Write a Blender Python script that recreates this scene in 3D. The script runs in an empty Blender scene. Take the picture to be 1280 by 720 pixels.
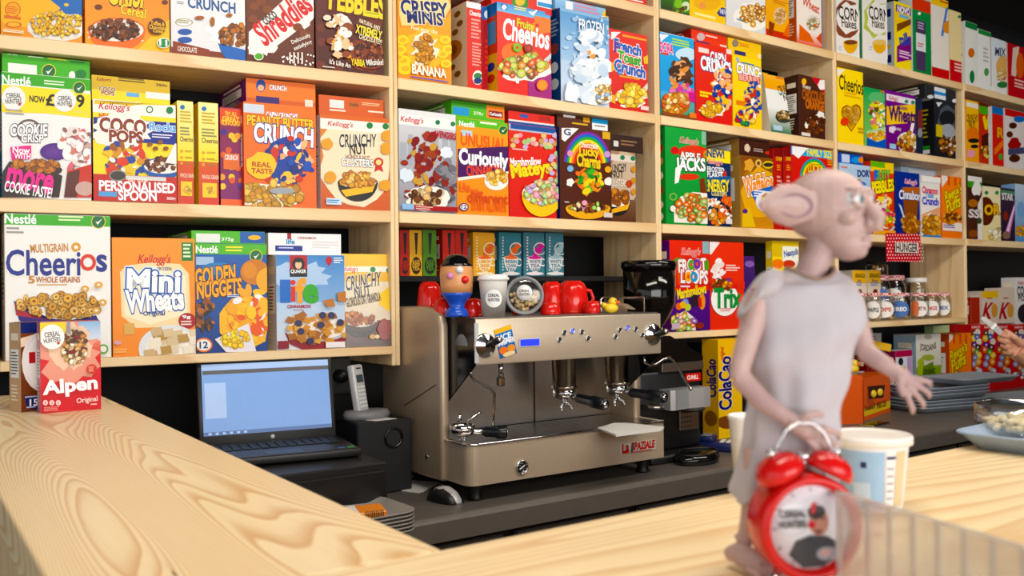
import bpy, bmesh, math, random
from mathutils import Vector, Matrix

# ---------------------------------------------------------------- camera, world, lights, exposure
SC = bpy.context.scene
COL = SC.collection
CAMZ = 1.335
F_PX, YAW, PITCH, ROLL = 1128.6, 0.6046, 0.0042, -0.0113
CAMPOS = Vector((0, 0, CAMZ))
_F = Vector((math.sin(YAW) * math.cos(PITCH), math.cos(YAW) * math.cos(PITCH), math.sin(PITCH)))
_R = Vector((math.cos(YAW), -math.sin(YAW), 0))
_U = _R.cross(_F)
_c, _s = math.cos(ROLL), math.sin(ROLL)
RX = _R * _c + _U * _s
UX = _U * _c - _R * _s
camd = bpy.data.cameras.new('camera')
camd.sensor_width = 36.0
camd.lens = 36.0 * F_PX / 1280
camd.clip_start = 0.02
camd.dof.use_dof = True
camd.dof.focus_distance = 2.35
camd.dof.aperture_fstop = 6.0
cam = bpy.data.objects.new('camera', camd)
m = Matrix((RX, UX, -_F)).transposed().to_4x4()
m.translation = CAMPOS
cam.matrix_world = m
COL.objects.link(cam)
SC.camera = cam
SC.view_settings.view_transform = 'Standard'
SC.view_settings.look = 'None'
SC.view_settings.gamma = 1
SC.view_settings.use_curve_mapping = False
SC.view_settings.exposure = 0.22

w = bpy.data.worlds.new('world'); SC.world = w; w.use_nodes = True
bg = w.node_tree.nodes['Background']
bg.inputs[0].default_value = (0.93, 0.96, 1.0, 1)
bg.inputs[1].default_value = 0.85

def area(name, loc, target, sx, sy, power, col):
    l = bpy.data.lights.new(name, 'AREA'); l.shape = 'RECTANGLE'; l.size = sx; l.size_y = sy
    l.energy = power; l.color = col
    o = bpy.data.objects.new(name, l); o.location = loc
    o.rotation_euler = (Vector(target) - Vector(loc)).to_track_quat('-Z', 'Y').to_euler()
    COL.objects.link(o); return o
# daylight through the shop front behind the camera, and the ceiling lamps over the bar
area('shop_window_light', (0.6, -3.3, 2.0), (1.6, 2.4, 1.3), 4.5, 2.4, 150, (1.0, 0.97, 0.93))
area('ceiling_lamp_light', (1.0, 0.7, 2.86), (1.15, 1.3, 0.8), 1.8, 0.5, 40, (1.0, 0.91, 0.78))
area('ceiling_lamp_light', (3.2, 0.7, 2.86), (3.35, 1.3, 0.8), 1.8, 0.5, 40, (1.0, 0.91, 0.78))

# ---------------------------------------------------------------- helpers
def ray(px, py):
    return _F + RX * ((px - 640) / F_PX) - UX * ((py - 360) / F_PX)
def on_y(px, py, Y):
    d = ray(px, py); return CAMPOS + d * (Y / d.y)
def on_z(px, py, Z):
    d = ray(px, py); return CAMPOS + d * ((Z - CAMZ) / d.z)
def at_depth(px, py, dep):
    return CAMPOS + ray(px, py) * dep
def hx(s, a=1.0):
    s = s.lstrip('#')
    if len(s) == 3: s = ''.join(c * 2 for c in s)
    r = []
    for i in (0, 2, 4):
        c = int(s[i:i + 2], 16) / 255
        r.append(c / 12.92 if c <= 0.04045 else ((c + 0.055) / 1.055) ** 2.4)
    return (r[0], r[1], r[2], a)

# ---------------------------------------------------------------- materials
MATS = {}
def mat(name, col='#888888', rough=0.5, metal=0.0, noise=0.06, nscale=40, bump=0.0, **kw):
    if name in MATS: return MATS[name]
    m = bpy.data.materials.new(name); m.use_nodes = True
    nt = m.node_tree; b = nt.nodes['Principled BSDF']
    c = hx(col) if isinstance(col, str) else col
    tc = nt.nodes.new('ShaderNodeTexCoord')
    n = nt.nodes.new('ShaderNodeTexNoise'); n.inputs['Scale'].default_value = nscale; n.inputs['Detail'].default_value = 3
    nt.links.new(tc.outputs['Object'], n.inputs['Vector'])
    mix = nt.nodes.new('ShaderNodeMix'); mix.data_type = 'RGBA'
    mix.inputs[6].default_value = tuple(x * (1 - noise) for x in c[:3]) + (1,)
    mix.inputs[7].default_value = tuple(min(1, x * (1 + noise)) for x in c[:3]) + (1,)
    nt.links.new(n.outputs['Fac'], mix.inputs[0])
    nt.links.new(mix.outputs[2], b.inputs['Base Color'])
    b.inputs['Roughness'].default_value = rough; b.inputs['Metallic'].default_value = metal
    if bump:
        bp = nt.nodes.new('ShaderNodeBump'); bp.inputs['Strength'].default_value = bump; bp.inputs['Distance'].default_value = 0.002
        nt.links.new(n.outputs['Fac'], bp.inputs['Height']); nt.links.new(bp.outputs[0], b.inputs['Normal'])
    for k, v in kw.items(): b.inputs[k.replace('_', ' ')].default_value = v
    MATS[name] = m; return m

def print_mat(name='printed_card', rough=0.36, spec=0.3):
    if name in MATS: return MATS[name]
    m = bpy.data.materials.new(name); m.use_nodes = True
    nt = m.node_tree; b = nt.nodes['Principled BSDF']
    a = nt.nodes.new('ShaderNodeAttribute'); a.attribute_name = 'ink'
    tc = nt.nodes.new('ShaderNodeTexCoord'); n = nt.nodes.new('ShaderNodeTexNoise'); n.inputs['Scale'].default_value = 25
    nt.links.new(tc.outputs['Object'], n.inputs['Vector'])
    mr = nt.nodes.new('ShaderNodeMapRange'); mr.inputs[3].default_value = rough - 0.06; mr.inputs[4].default_value = rough + 0.08
    nt.links.new(n.outputs['Fac'], mr.inputs[0]); nt.links.new(mr.outputs[0], b.inputs['Roughness'])
    hs = nt.nodes.new('ShaderNodeHueSaturation'); hs.inputs['Saturation'].default_value = 1.16
    nt.links.new(a.outputs['Color'], hs.inputs['Color']); nt.links.new(hs.outputs[0], b.inputs['Base Color'])
    b.inputs['Specular IOR Level'].default_value = spec
    MATS[name] = m; return m

def wood_mat(name, light, dark, stretch, rings, lineamt=0.8, axis=0, fine=0.25, rough=0.42, seed=0.0, nsc=4.2):
    """plain-sawn pine: growth rings are the contour lines of a noise field drawn out along the grain"""
    if name in MATS: return MATS[name]
    m = bpy.data.materials.new(name); m.use_nodes = True
    nt = m.node_tree; N = nt.nodes; L = nt.links; b = N['Principled BSDF']
    tc = N.new('ShaderNodeTexCoord'); mp = N.new('ShaderNodeMapping')
    sc = [1.0, 1.0, 1.0]; sc[axis] = stretch
    mp.inputs['Scale'].default_value = sc; mp.inputs['Location'].default_value = (seed, seed * 1.7, seed * 0.3)
    L.new(tc.outputs['Object'], mp.inputs['Vector'])
    n1 = N.new('ShaderNodeTexNoise'); n1.inputs['Scale'].default_value = nsc; n1.inputs['Detail'].default_value = 1.2; n1.inputs['Roughness'].default_value = 0.35
    n1.inputs['Distortion'].default_value = 0.25
    L.new(mp.outputs[0], n1.inputs['Vector'])
    n3 = N.new('ShaderNodeTexNoise'); n3.inputs['Scale'].default_value = 22; n3.inputs['Detail'].default_value = 2
    L.new(mp.outputs[0], n3.inputs['Vector'])
    wob = N.new('ShaderNodeMath'); wob.operation = 'MULTIPLY_ADD'; wob.inputs[1].default_value = 1.1 / rings
    L.new(n3.outputs['Fac'], wob.inputs[0]); L.new(n1.outputs['Fac'], wob.inputs[2])
    mul = N.new('ShaderNodeMath'); mul.operation = 'MULTIPLY'; mul.inputs[1].default_value = rings
    L.new(wob.outputs[0], mul.inputs[0])
    fr = N.new('ShaderNodeMath'); fr.operation = 'FRACT'; L.new(mul.outputs[0], fr.inputs[0])
    cr = N.new('ShaderNodeValToRGB')
    e = cr.color_ramp.elements
    e[0].position = 0.0; e[0].color = (0, 0, 0, 1); e[1].position = 0.45; e[1].color = (0.12, 0.12, 0.12, 1)
    for p, v in ((0.80, 0.8), (0.90, 1.0), (0.97, 0.3), (1.0, 0.0)):
        x = cr.color_ramp.elements.new(p); x.color = (v, v, v, 1)
    L.new(fr.outputs[0], cr.inputs[0])
    mp2 = N.new('ShaderNodeMapping'); sc2 = [220.0, 220.0, 220.0]; sc2[axis] = 6.0
    mp2.inputs['Scale'].default_value = sc2; L.new(tc.outputs['Object'], mp2.inputs['Vector'])
    n2 = N.new('ShaderNodeTexNoise'); n2.inputs['Scale'].default_value = 1.0; n2.inputs['Detail'].default_value = 2
    L.new(mp2.outputs[0], n2.inputs['Vector'])
    am = N.new('ShaderNodeMath'); am.operation = 'MULTIPLY'; am.inputs[1].default_value = lineamt; L.new(cr.outputs[0], am.inputs[0])
    am2 = N.new('ShaderNodeMath'); am2.operation = 'MULTIPLY_ADD'; am2.inputs[1].default_value = fine
    L.new(n2.outputs['Fac'], am2.inputs[0]); L.new(am.outputs[0], am2.inputs[2])
    sb = N.new('ShaderNodeMath'); sb.operation = 'SUBTRACT'; sb.inputs[1].default_value = fine * 0.5; sb.use_clamp = True
    L.new(am2.outputs[0], sb.inputs[0])
    mix = N.new('ShaderNodeMix'); mix.data_type = 'RGBA'
    mix.inputs[6].default_value = hx(light); mix.inputs[7].default_value = hx(dark)
    L.new(sb.outputs[0], mix.inputs[0]); L.new(mix.outputs[2], b.inputs['Base Color'])
    b.inputs['Roughness'].default_value = rough
    bp = N.new('ShaderNodeBump'); bp.inputs['Strength'].default_value = 0.08; bp.inputs['Distance'].default_value = 0.001
    L.new(n2.outputs['Fac'], bp.inputs['Height']); L.new(bp.outputs[0], b.inputs['Normal'])
    MATS[name] = m; return m

def glass_mat(name, tint=(1, 1, 1, 1), gloss=0.12, milk=0.0, milkcol=(0.8, 0.8, 0.8, 1)):
    """thin clear plastic or glass: transparent with a fresnel sheen and optional haze"""
    if name in MATS: return MATS[name]
    m = bpy.data.materials.new(name); m.use_nodes = True
    nt = m.node_tree; N = nt.nodes; L = nt.links
    for n in list(N): N.remove(n)
    out = N.new('ShaderNodeOutputMaterial')
    tr = N.new('ShaderNodeBsdfTransparent'); tr.inputs[0].default_value = tint
    gl = N.new('ShaderNodeBsdfGlossy'); gl.inputs['Roughness'].default_value = 0.06
    lw = N.new('ShaderNodeLayerWeight'); lw.inputs[0].default_value = 0.35
    mr = N.new('ShaderNodeMapRange'); mr.inputs[3].default_value = gloss * 0.5; mr.inputs[4].default_value = min(1, gloss * 5)
    L.new(lw.outputs['Facing'], mr.inputs[0])
    mx = N.new('ShaderNodeMixShader'); L.new(mr.outputs[0], mx.inputs[0]); L.new(tr.outputs[0], mx.inputs[1]); L.new(gl.outputs[0], mx.inputs[2])
    last = mx
    if milk:
        df = N.new('ShaderNodeBsdfDiffuse'); df.inputs[0].default_value = milkcol
        tl = N.new('ShaderNodeBsdfTranslucent'); tl.inputs[0].default_value = milkcol
        m0 = N.new('ShaderNodeMixShader'); m0.inputs[0].default_value = 0.5; L.new(df.outputs[0], m0.inputs[1]); L.new(tl.outputs[0], m0.inputs[2])
        m2 = N.new('ShaderNodeMixShader'); m2.inputs[0].default_value = milk
        L.new(mx.outputs[0], m2.inputs[1]); L.new(m0.outputs[0], m2.inputs[2]); last = m2
    L.new(last.outputs[0], out.inputs['Surface'])
    MATS[name] = m; return m

PRINT = print_mat()
PLAST = print_mat('printed_film', 0.22, 0.6)
SHELFW = wood_mat('shelf_pine', '#f2d5a4', '#d8aa6c', 0.09, 12, 0.7, 0, 0.3, 0.45)
UPRW = wood_mat('upright_pine', '#efd2a2', '#d6aa70', 0.09, 12, 0.7, 2, 0.3, 0.45, 3.1)
BARX = wood_mat('bar_pine_long', '#fde6b8', '#daa462', 0.075, 36, 0.6, 0, 0.2, 0.34, 5.3, 4.4)
BARY = wood_mat('bar_pine_side', '#fde6b8', '#d2964e', 0.10, 96, 0.74, 1, 0.2, 0.34, 2.3, 5.2)
BLACKPL = mat('black_plastic', '#101012', 0.4)
BLACKGL = mat('gloss_black', '#07080a', 0.12)
DARKWALL = mat('charcoal_paint', '#0e0e10', 0.85)
CHROME = mat('chrome', '#d8d8da', 0.1, 1.0, 0.02)
STEEL = mat('brushed_steel', '#b3aca4', 0.28, 1.0, 0.08, 60)
DSTEEL = mat('worktop_steel', '#7d7771', 0.42, 0.55, 0.12, 30)
CHAMP = mat('champagne_metal', '#d6c4ac', 0.38, 0.55, 0.04, 80)
WHITEPL = mat('white_plastic', '#ecebe8', 0.35)

GREYPL = mat('grey_plastic', '#9ea3a8', 0.4)
REDGLAZE = mat('red_glaze', '#d8180f', 0.14, 0, 0.03)
SILVERPL = mat('silver_plastic', '#c4c4c6', 0.35, 0.15)
CLEAR = glass_mat('clear_glass', (0.97, 0.98, 0.98, 1), 0.14)

# ---------------------------------------------------------------- mesh builder
class MB:
    def __init__(s): s.v = []; s.f = []; s.mi = []; s.sm = []; s.mats = []; s.col = None
    def m(s, material):
        if material not in s.mats: s.mats.append(material)
        return s.mats.index(material)
    def add(s, vs, fs, material, smooth=False, M=None):
        o = len(s.v); k = s.m(material)
        for p in vs:
            p = Vector(p)
            if M is not None: p = M @ p
            s.v.append(tuple(p))
        for f in fs: s.f.append([i + o for i in f]); s.mi.append(k); s.sm.append(smooth)
        return s
    def box(s, x0, y0, z0, x1, y1, z1, material, c=0.0, M=None, seg=1):
        bm = bmesh.new(); bmesh.ops.create_cube(bm, size=1)
        for v in bm.verts:
            v.co = Vector(((x0 + x1) / 2 + v.co.x * (x1 - x0), (y0 + y1) / 2 + v.co.y * (y1 - y0), (z0 + z1) / 2 + v.co.z * (z1 - z0)))
        if c > 0: bmesh.ops.bevel(bm, geom=bm.edges[:], offset=c, segments=seg, profile=0.5, affect='EDGES')
        bm.normal_update()
        bm.verts.index_update()
        s.add([v.co[:] for v in bm.verts], [[v.index for v in f.verts] for f in bm.faces], material, seg > 1, M); bm.free(); return s
    def lathe(s, prof, material, n=24, M=None, smooth=True, a0=0.0, a1=2 * math.pi):
        full = abs(a1 - a0 - 2 * math.pi) < 1e-6
        vs = []; fs = []; k = len(prof); cols = n if full else n + 1
        for j in range(cols):
            a = a0 + (a1 - a0) * j / n; ca, sa = math.cos(a), math.sin(a)
            for r, z in prof: vs.append((max(r, 1e-5) * ca, max(r, 1e-5) * sa, z))
        for j in range(n):
            j2 = (j + 1) % cols
            for i in range(k - 1):
                fs.append([j * k + i, j2 * k + i, j2 * k + i + 1, j * k + i + 1])
        return s.add(vs, fs, material, smooth, M)
    def tube(s, pts, rad, material, n=10, M=None, caps=True, smooth=True):
        pts = [Vector(p) for p in pts]; vs = []; fs = []
        rs = rad if isinstance(rad, (list, tuple)) else [rad] * len(pts)
        up = None
        for i, p in enumerate(pts):
            t = (pts[min(i + 1, len(pts) - 1)] - pts[max(i - 1, 0)]).normalized()
            if up is None:
                up = Vector((0, 0, 1)) if abs(t.z) < 0.9 else Vector((0, 1, 0))
            u = (up - t * up.dot(t)).normalized(); w_ = t.cross(u); up = u
            for j in range(n):
                a = 2 * math.pi * j / n; vs.append(p + (u * math.cos(a) + w_ * math.sin(a)) * rs[i])
        for i in range(len(pts) - 1):
            for j in range(n):
                j2 = (j + 1) % n; fs.append([i * n + j, i * n + j2, (i + 1) * n + j2, (i + 1) * n + j])
        if caps:
            fs.append(list(range(n))[::-1]); fs.append([(len(pts) - 1) * n + j for j in range(n)])
        return s.add(vs, fs, material, smooth, M)
    def ball(s, c, r, material, n=16, k=10, M=None):
        r = r if isinstance(r, (tuple, list)) else (r, r, r)
        prof = [(math.sin(math.pi * i / k), -math.cos(math.pi * i / k)) for i in range(k + 1)]
        T = Matrix.Translation(Vector(c)) @ Matrix.Diagonal((r[0], r[1], r[2], 1))
        return s.lathe(prof, material, n, (M @ T) if M is not None else T)
    def prism(s, poly, d0, d1, material, axis='y', M=None, smooth=False):
        """extrude a 2-D outline; axis = direction of extrusion"""
        n = len(poly); vs = []
        for d in (d0, d1):
            for a, b in poly:
                vs.append({'y': (a, d, b), 'x': (d, a, b), 'z': (a, b, d)}[axis])
        fs = [list(range(n)), list(range(n, 2 * n))[::-1]]
        for i in range(n):
            j = (i + 1) % n; fs.append([i, i + n, j + n, j])
        return s.add(vs, fs, material, smooth, M)
    def loft(s, rings, material, caps=True, smooth=True, M=None):
        n = len(rings[0]); vs = [p for r in rings for p in r]; fs = []
        for i in range(len(rings) - 1):
            for j in range(n):
                j2 = (j + 1) % n; fs.append([i * n + j, i * n + j2, (i + 1) * n + j2, (i + 1) * n + j])
        if caps: fs.append(list(range(n))[::-1]); fs.append([(len(rings) - 1) * n + j for j in range(n)])
        return s.add(vs, fs, material, smooth, M)
    def mesh(s, name):
        me = bpy.data.meshes.new(name); me.from_pydata(s.v, [], s.f)
        for mt in s.mats: me.materials.append(mt)
        me.polygons.foreach_set('material_index', s.mi); me.polygons.foreach_set('use_smooth', s.sm)
        me.update()
        bm = bmesh.new(); bm.from_mesh(me); bmesh.ops.recalc_face_normals(bm, faces=bm.faces[:]); bm.to_mesh(me); bm.free()
        return me
    def obj(s, name, parent=None, origin=None, bevel=None, subsurf=0):
        """link as ONE object; vertices are in world space, the origin moves to `origin` (or the parent's)"""
        me = s.mesh(name)
        o = bpy.data.objects.new(name, me); COL.objects.link(o)
        if parent is not None:
            o.parent = parent
            me.transform(Matrix.Translation(-Vector(parent['_o'] if '_o' in parent else parent.location)))
        elif origin is not None:
            me.transform(Matrix.Translation(-Vector(origin))); o.location = origin
        if subsurf:
            md = o.modifiers.new('smooth', 'SUBSURF'); md.levels = subsurf; md.render_levels = subsurf
        return o

WORLD0 = {}
def tag(o, label=None, cat=None, group=None, kind=None):
    if label: o['label'] = label
    if cat: o['category'] = cat
    if group: o['group'] = group
    if kind: o['kind'] = kind
    return o
def empty(name, loc, label, cat, group=None, rotz=0.0):
    o = bpy.data.objects.new(name, None); COL.objects.link(o); o.location = loc; o.empty_display_size = 0.03
    o.rotation_euler = (0, 0, rotz)
    tag(o, label, cat, group); return o
def child(mb, name, root, label=None):
    """a part of `root`, built in world space"""
    me = mb.mesh(name); o = bpy.data.objects.new(name, me); COL.objects.link(o); o.parent = root
    off = Vector((0, 0, 0)); p = root
    while p is not None: off += p.location; p = p.parent
    me.transform(Matrix.Translation(-off))
    if label: o['label'] = label
    return o
def copy_tree(o, parent=None):
    c = o.copy(); COL.objects.link(c)
    if parent is not None: c.parent = parent
    for ch in list(o.children): copy_tree(ch, c)
    return c

# ---------------------------------------------------------------- flat print: ink shapes laid on a face
_GL = {}
def glyphs(txt, off):
    k = (txt, off)
    if k in _GL: return _GL[k]
    cu = bpy.data.curves.new('t', 'FONT'); cu.body = txt; cu.offset = off; cu.resolution_u = 3; cu.fill_mode = 'FRONT'
    ob = bpy.data.objects.new('t', cu)
    me = ob.to_mesh(); me.calc_loop_triangles()
    vs = [(v.co.x, v.co.y) for v in me.vertices]; ts = [tuple(t.vertices) for t in me.loop_triangles]
    ob.to_mesh_clear(); bpy.data.objects.remove(ob); bpy.data.curves.remove(cu)
    _GL[k] = (vs, ts); return _GL[k]

def clip(poly, W, H):
    """Sutherland-Hodgman of (x, y, colour) points against [0,W]x[0,H]"""
    for ax, lim, sg in ((0, 0.0, 1), (0, W, -1), (1, 0.0, 1), (1, H, -1)):
        out = []
        for i in range(len(poly)):
            a, b = poly[i], poly[(i + 1) % len(poly)]
            da, db = (a[ax] - lim) * sg, (b[ax] - lim) * sg
            if da >= 0: out.append(a)
            if (da >= 0) != (db >= 0):
                t = da / (da - db)
                out.append((a[0] + (b[0] - a[0]) * t, a[1] + (b[1] - a[1]) * t, tuple(p + (q - p) * t for p, q in zip(a[2], b[2]))))
        poly = out
        if len(poly) < 3: return None
    return poly

class Ink:
    """collects print on a face: layers numbered upward; parts front_print / cereal_picture / lettering"""
    LAY = 0.00012
    def __init__(s, to, W, H, seed=1):
        s.to, s.W, s.H, s.layer, s.parts = to, W, H, 1, {}
        s.rnd = random.Random(seed); s.z0 = 0.0
    def poly(s, part, pts, cols):
        p = clip([(x, y, c) for (x, y), c in zip(pts, cols)], s.W, s.H)
        if not p: return
        V, Fc, C = s.parts.setdefault(part, ([], [], []))
        o = len(V); h = s.layer * s.LAY
        for x, y, c in p: V.append((x, y, h)); C.append(c)
        Fc.append(list(range(o, o + len(p))))
    def fan(s, part, c, ring, col, cc=None):
        n = len(ring)
        for i in range(n): s.poly(part, [c, ring[i], ring[(i + 1) % n]], [cc or col, col, col])
    def R(s, x0, y0, x1, y1, col, col2=None, part='front_print'):
        a0, _ = s.to(x0, (y0 + y1) / 2); a1, _ = s.to(x1, (y0 + y1) / 2); xc = (x0 + x1) / 2
        _, h0 = s.to(xc, y1); _, h1 = s.to(xc, y0); c = hx(col); c2 = hx(col2) if col2 else c
        s.poly(part, [(a0, h0), (a1, h0), (a1, h1), (a0, h1)], [c2, c2, c, c]); s.layer += 1
    def BAND(s, f0, f1, col, col2=None, part='front_print'):
        """full-width band between fractions of the face height"""
        c = hx(col); c2 = hx(col2) if col2 else c
        s.poly(part, [(0, f0 * s.H), (s.W, f0 * s.H), (s.W, f1 * s.H), (0, f1 * s.H)], [c, c, c2, c2]); s.layer += 1
    def P(s, pts, col, part='front_print'):
        q = [s.to(x, y) for x, y in pts]; c = hx(col)
        n = len(q); cen = (sum(p[0] for p in q) / n, sum(p[1] for p in q) / n)
        s.fan(part, cen, q, c); s.layer += 1
    def E(s, cx, cy, rx, ry, col, col2=None, part='front_print', n=20, a0=0, a1=360):
        ring = [s.to(cx + rx * math.cos(math.radians(a0 + (a1 - a0) * i / n)), cy - ry * math.sin(math.radians(a0 + (a1 - a0) * i / n))) for i in range(n + (a1 - a0 < 360))]
        s.fan(part, s.to(cx, cy), ring, hx(col), hx(col2) if col2 else None); s.layer += 1
    def O(s, cx, cy, rx, ry, wd, col, part='front_print', n=22, a0=0, a1=360):
        c = hx(col)
        def pt(k, f): a = math.radians(a0 + (a1 - a0) * k / n); return s.to(cx + rx * f * math.cos(a), cy - ry * f * math.sin(a))
        f = 1 - wd / rx
        for k in range(n): s.poly(part, [pt(k, f), pt(k, 1), pt(k + 1, 1), pt(k + 1, f)], [c] * 4)
        s.layer += 1
    def S(s, cx, cy, rx, ry, col, n=22, jag=0.35, col2=None, part='front_print'):
        ring = []
        for i in range(n):
            a = 2 * math.pi * i / n; f = 1 - jag * s.rnd.random() if i % 2 else 1 - jag * 0.3 * s.rnd.random()
            ring.append(s.to(cx + rx * f * math.cos(a), cy - ry * f * math.sin(a)))
        s.fan(part, s.to(cx, cy), ring, hx(col), hx(col2) if col2 else None); s.layer += 1
    def C(s, cx, cy, rx, ry, cols, n=40, size=4.0, ring=None, top=True):
        """heap of cereal pieces inside an ellipse (dome); ring = colour of the hole"""
        for i in range(n):
            a = s.rnd.random() * 2 * math.pi; q = math.sqrt(s.rnd.random())
            x, y = cx + rx * q * math.cos(a), cy + ry * q * math.sin(a)
            z = size * (0.75 + 0.5 * s.rnd.random()); th = s.rnd.random() * 3.14; e = 0.55 + 0.45 * s.rnd.random()
            k = 7; col = s.rnd.choice(cols)
            def rr(f):
                o = []
                for j in range(k):
                    b = 2 * math.pi * j / k; u, v = f * z * math.cos(b), f * z * e * math.sin(b)
                    o.append(s.to(x + u * math.cos(th) - v * math.sin(th), y + u * math.sin(th) + v * math.cos(th)))
                return o
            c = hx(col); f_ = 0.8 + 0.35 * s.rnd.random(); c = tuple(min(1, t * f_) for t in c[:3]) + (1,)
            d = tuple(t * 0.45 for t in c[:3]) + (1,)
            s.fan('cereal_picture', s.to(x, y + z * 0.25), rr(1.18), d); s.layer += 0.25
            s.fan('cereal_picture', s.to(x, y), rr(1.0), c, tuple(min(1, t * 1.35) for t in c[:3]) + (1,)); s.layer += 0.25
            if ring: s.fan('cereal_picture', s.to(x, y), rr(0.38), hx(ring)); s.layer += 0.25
    def G(s, cx, cy, rx, ry, cols, n=30, size=5.0):
        """busy abstract illustration: overlapping soft blots"""
        for i in range(n):
            a = s.rnd.random() * 6.283; q = math.sqrt(s.rnd.random()); x, y = cx + rx * q * math.cos(a), cy + ry * q * math.sin(a)
            z = size * (.5 + .8 * s.rnd.random()); e = .35 + .5 * s.rnd.random(); th = s.rnd.random() * 3.14
            ring = [s.to(x + z * math.cos(b) * math.cos(th) - z * e * math.sin(b) * math.sin(th), y + z * math.cos(b) * math.sin(th) + z * e * math.sin(b) * math.cos(th)) for b in [2 * math.pi * j / 9 for j in range(9)]]
            s.fan('illustration', s.to(x, y), ring, hx(s.rnd.choice(cols))); s.layer += 0.3
    def BOWL(s, cx, cy, rx, ry, dp, col, rim=None, milk='#f4efe6'):
        q = [s.to(cx + rx * math.cos(math.radians(180 + 180 * i / 16)), cy - dp * math.sin(math.radians(180 + 180 * i / 16))) for i in range(17)]
        s.fan('front_print', s.to(cx, cy + dp * 0.3), q, hx(col)); s.layer += 1
        s.E(cx, cy, rx, ry, rim or col); s.E(cx, cy, rx * 0.93, ry * 0.86, milk)
    def T(s, txt, x0, y0, x1, y1, col, out=None, ow=0.07, out2=None, ow2=0.14, sh=0.0, rot=0.0, b=0.025, arc=0.0, vert=False):
        """lettering fitted into the pixel box (x0,y0)-(x1,y1)"""
        vs0, _ = glyphs(txt, 0.0)
        if not vs0: return
        gx0, gx1 = min(v[0] for v in vs0), max(v[0] for v in vs0); gy0, gy1 = min(v[1] for v in vs0), max(v[1] for v in vs0)
        xc, yc = (x0 + x1) / 2, (y0 + y1) / 2
        ax0, _ = s.to(x0, yc); ax1, _ = s.to(x1, yc); _, hy0 = s.to(xc, y1); _, hy1 = s.to(xc, y0)
        w_, h_ = ax1 - ax0, hy1 - hy0; cxm, cym = (ax0 + ax1) / 2, (hy0 + hy1) / 2
        cr, sr = math.cos(math.radians(rot)), math.sin(math.radians(rot))
        def tf(v):
            u, t = (v[0] - gx0) / (gx1 - gx0), (v[1] - gy0) / (gy1 - gy0)
            if vert: X, Y = -(t - 0.5) * w_, (u - 0.5) * h_
            else:
                X = (u - 0.5) * w_ + sh * (t - 0.5) * h_; Y = (t - 0.5) * h_ - arc * h_ * (2 * u - 1) ** 2
            return (cxm + X * cr - Y * sr, cym + X * sr + Y * cr)
        jobs = []
        b = 0.010 + b * 0.4
        if out2: jobs.append((out2, b + 0.03 + ow2 * 0.35))
        if out: jobs.append((out, b + 0.012 + ow * 0.35))
        jobs.append((col, b))
        for c, off in jobs:
            vs, ts = glyphs(txt, off); cc = hx(c); q = [tf(v) for v in vs]
            for t in ts: s.poly('lettering', [q[i] for i in t], [cc] * 3)
            s.layer += 1
    def lines(s, x0, y0, x1, y1, n, col, duty=0.5, part='lettering'):
        """rows of small print too fine to read"""
        st = (y1 - y0) / n
        for i in range(n):
            xe = x1 - (x1 - x0) * 0.35 * s.rnd.random(); s.R(x0, y0 + st * i, xe, y0 + st * (i + duty), col, part=part); s.layer -= 1
        s.layer += 1
    def build(s, root, M, material=PRINT):
        """M: (a, h, out) -> world"""
        off = root.location
        for part, (V, Fc, C) in s.parts.items():
            me = bpy.data.meshes.new(part)
            me.from_pydata([tuple(M @ Vector(p) - off) for p in V], [], Fc)
            ca = me.color_attributes.new('ink', 'FLOAT_COLOR', 'POINT'); ca.data.foreach_set('color', [t for c in C for t in c])
            me.materials.append(material); me.update()
            o = bpy.data.objects.new(part, me); COL.objects.link(o); o.parent = root

# ---------------------------------------------------------------- the room
WALL_Y, CEIL_Z = 2.82, 2.92
FRONT = [(0.205, 2.477), (1.221, 2.360), (2.289, 2.370), (3.369, 2.400), (4.448, 2.425), (6.10, 2.50)]   # fronts of the five shelving units
ROWZ = {'Z': CAMZ + 1.0188, 'A': CAMZ + 0.6326, 'B': CAMZ + 0.2398, 'C': CAMZ - 0.1538}
BAR_Z, TOP_Z = 1.10, 0.775
WORK_Y0 = 1.97

def structure(mb, name):
    return tag(mb.obj(name), kind='structure')
FLOORM = mat('floor_tile', '#6a6460', 0.5, 0, 0.2, 6)
CEILM = mat('ceiling_paint', '#2c2b2b', 0.8)
WHITEWALL = mat('plaster', '#c9c2b8', 0.8)
structure(MB().box(-3, -4, -0.1, 7.5, 3, 0, FLOORM), 'floor')
structure(MB().box(-3, -4, CEIL_Z, 7.5, 3, CEIL_Z + 0.1, CEILM), 'ceiling')
structure(MB().box(-3, WALL_Y, 0, 7.5, WALL_Y + 0.1, CEIL_Z, DARKWALL), 'wall_back')
structure(MB().box(7.4, -4, 0, 7.5, 2.82, CEIL_Z, DARKWALL), 'wall_right')
mb = MB()
for x0, y0, x1, y1 in ((-3, 0, 7.5, 0.5), (-3, 2.75, 7.5, CEIL_Z), (-3, 0.5, -2.4, 2.75), (3.4, 0.5, 4.2, 2.75), (6.8, 0.5, 7.5, 2.75)):
    mb.box(x0, -4.0, y0, x1, -3.9, y1, WHITEWALL)
structure(mb, 'wall_front')
mb = MB()
for x in (-2.4, 0.5, 3.36, 4.2, 6.76): mb.box(x, -3.98, 0.5, x + 0.05, -3.92, 2.75, BLACKPL)
structure(mb, 'window_1')
mb = MB().box(3.9, 0.2, 2.86, 7.3, 2.3, CEIL_Z, mat('soffit_grey', '#5b5a58', 0.7))
structure(mb, 'trim_1')
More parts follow.
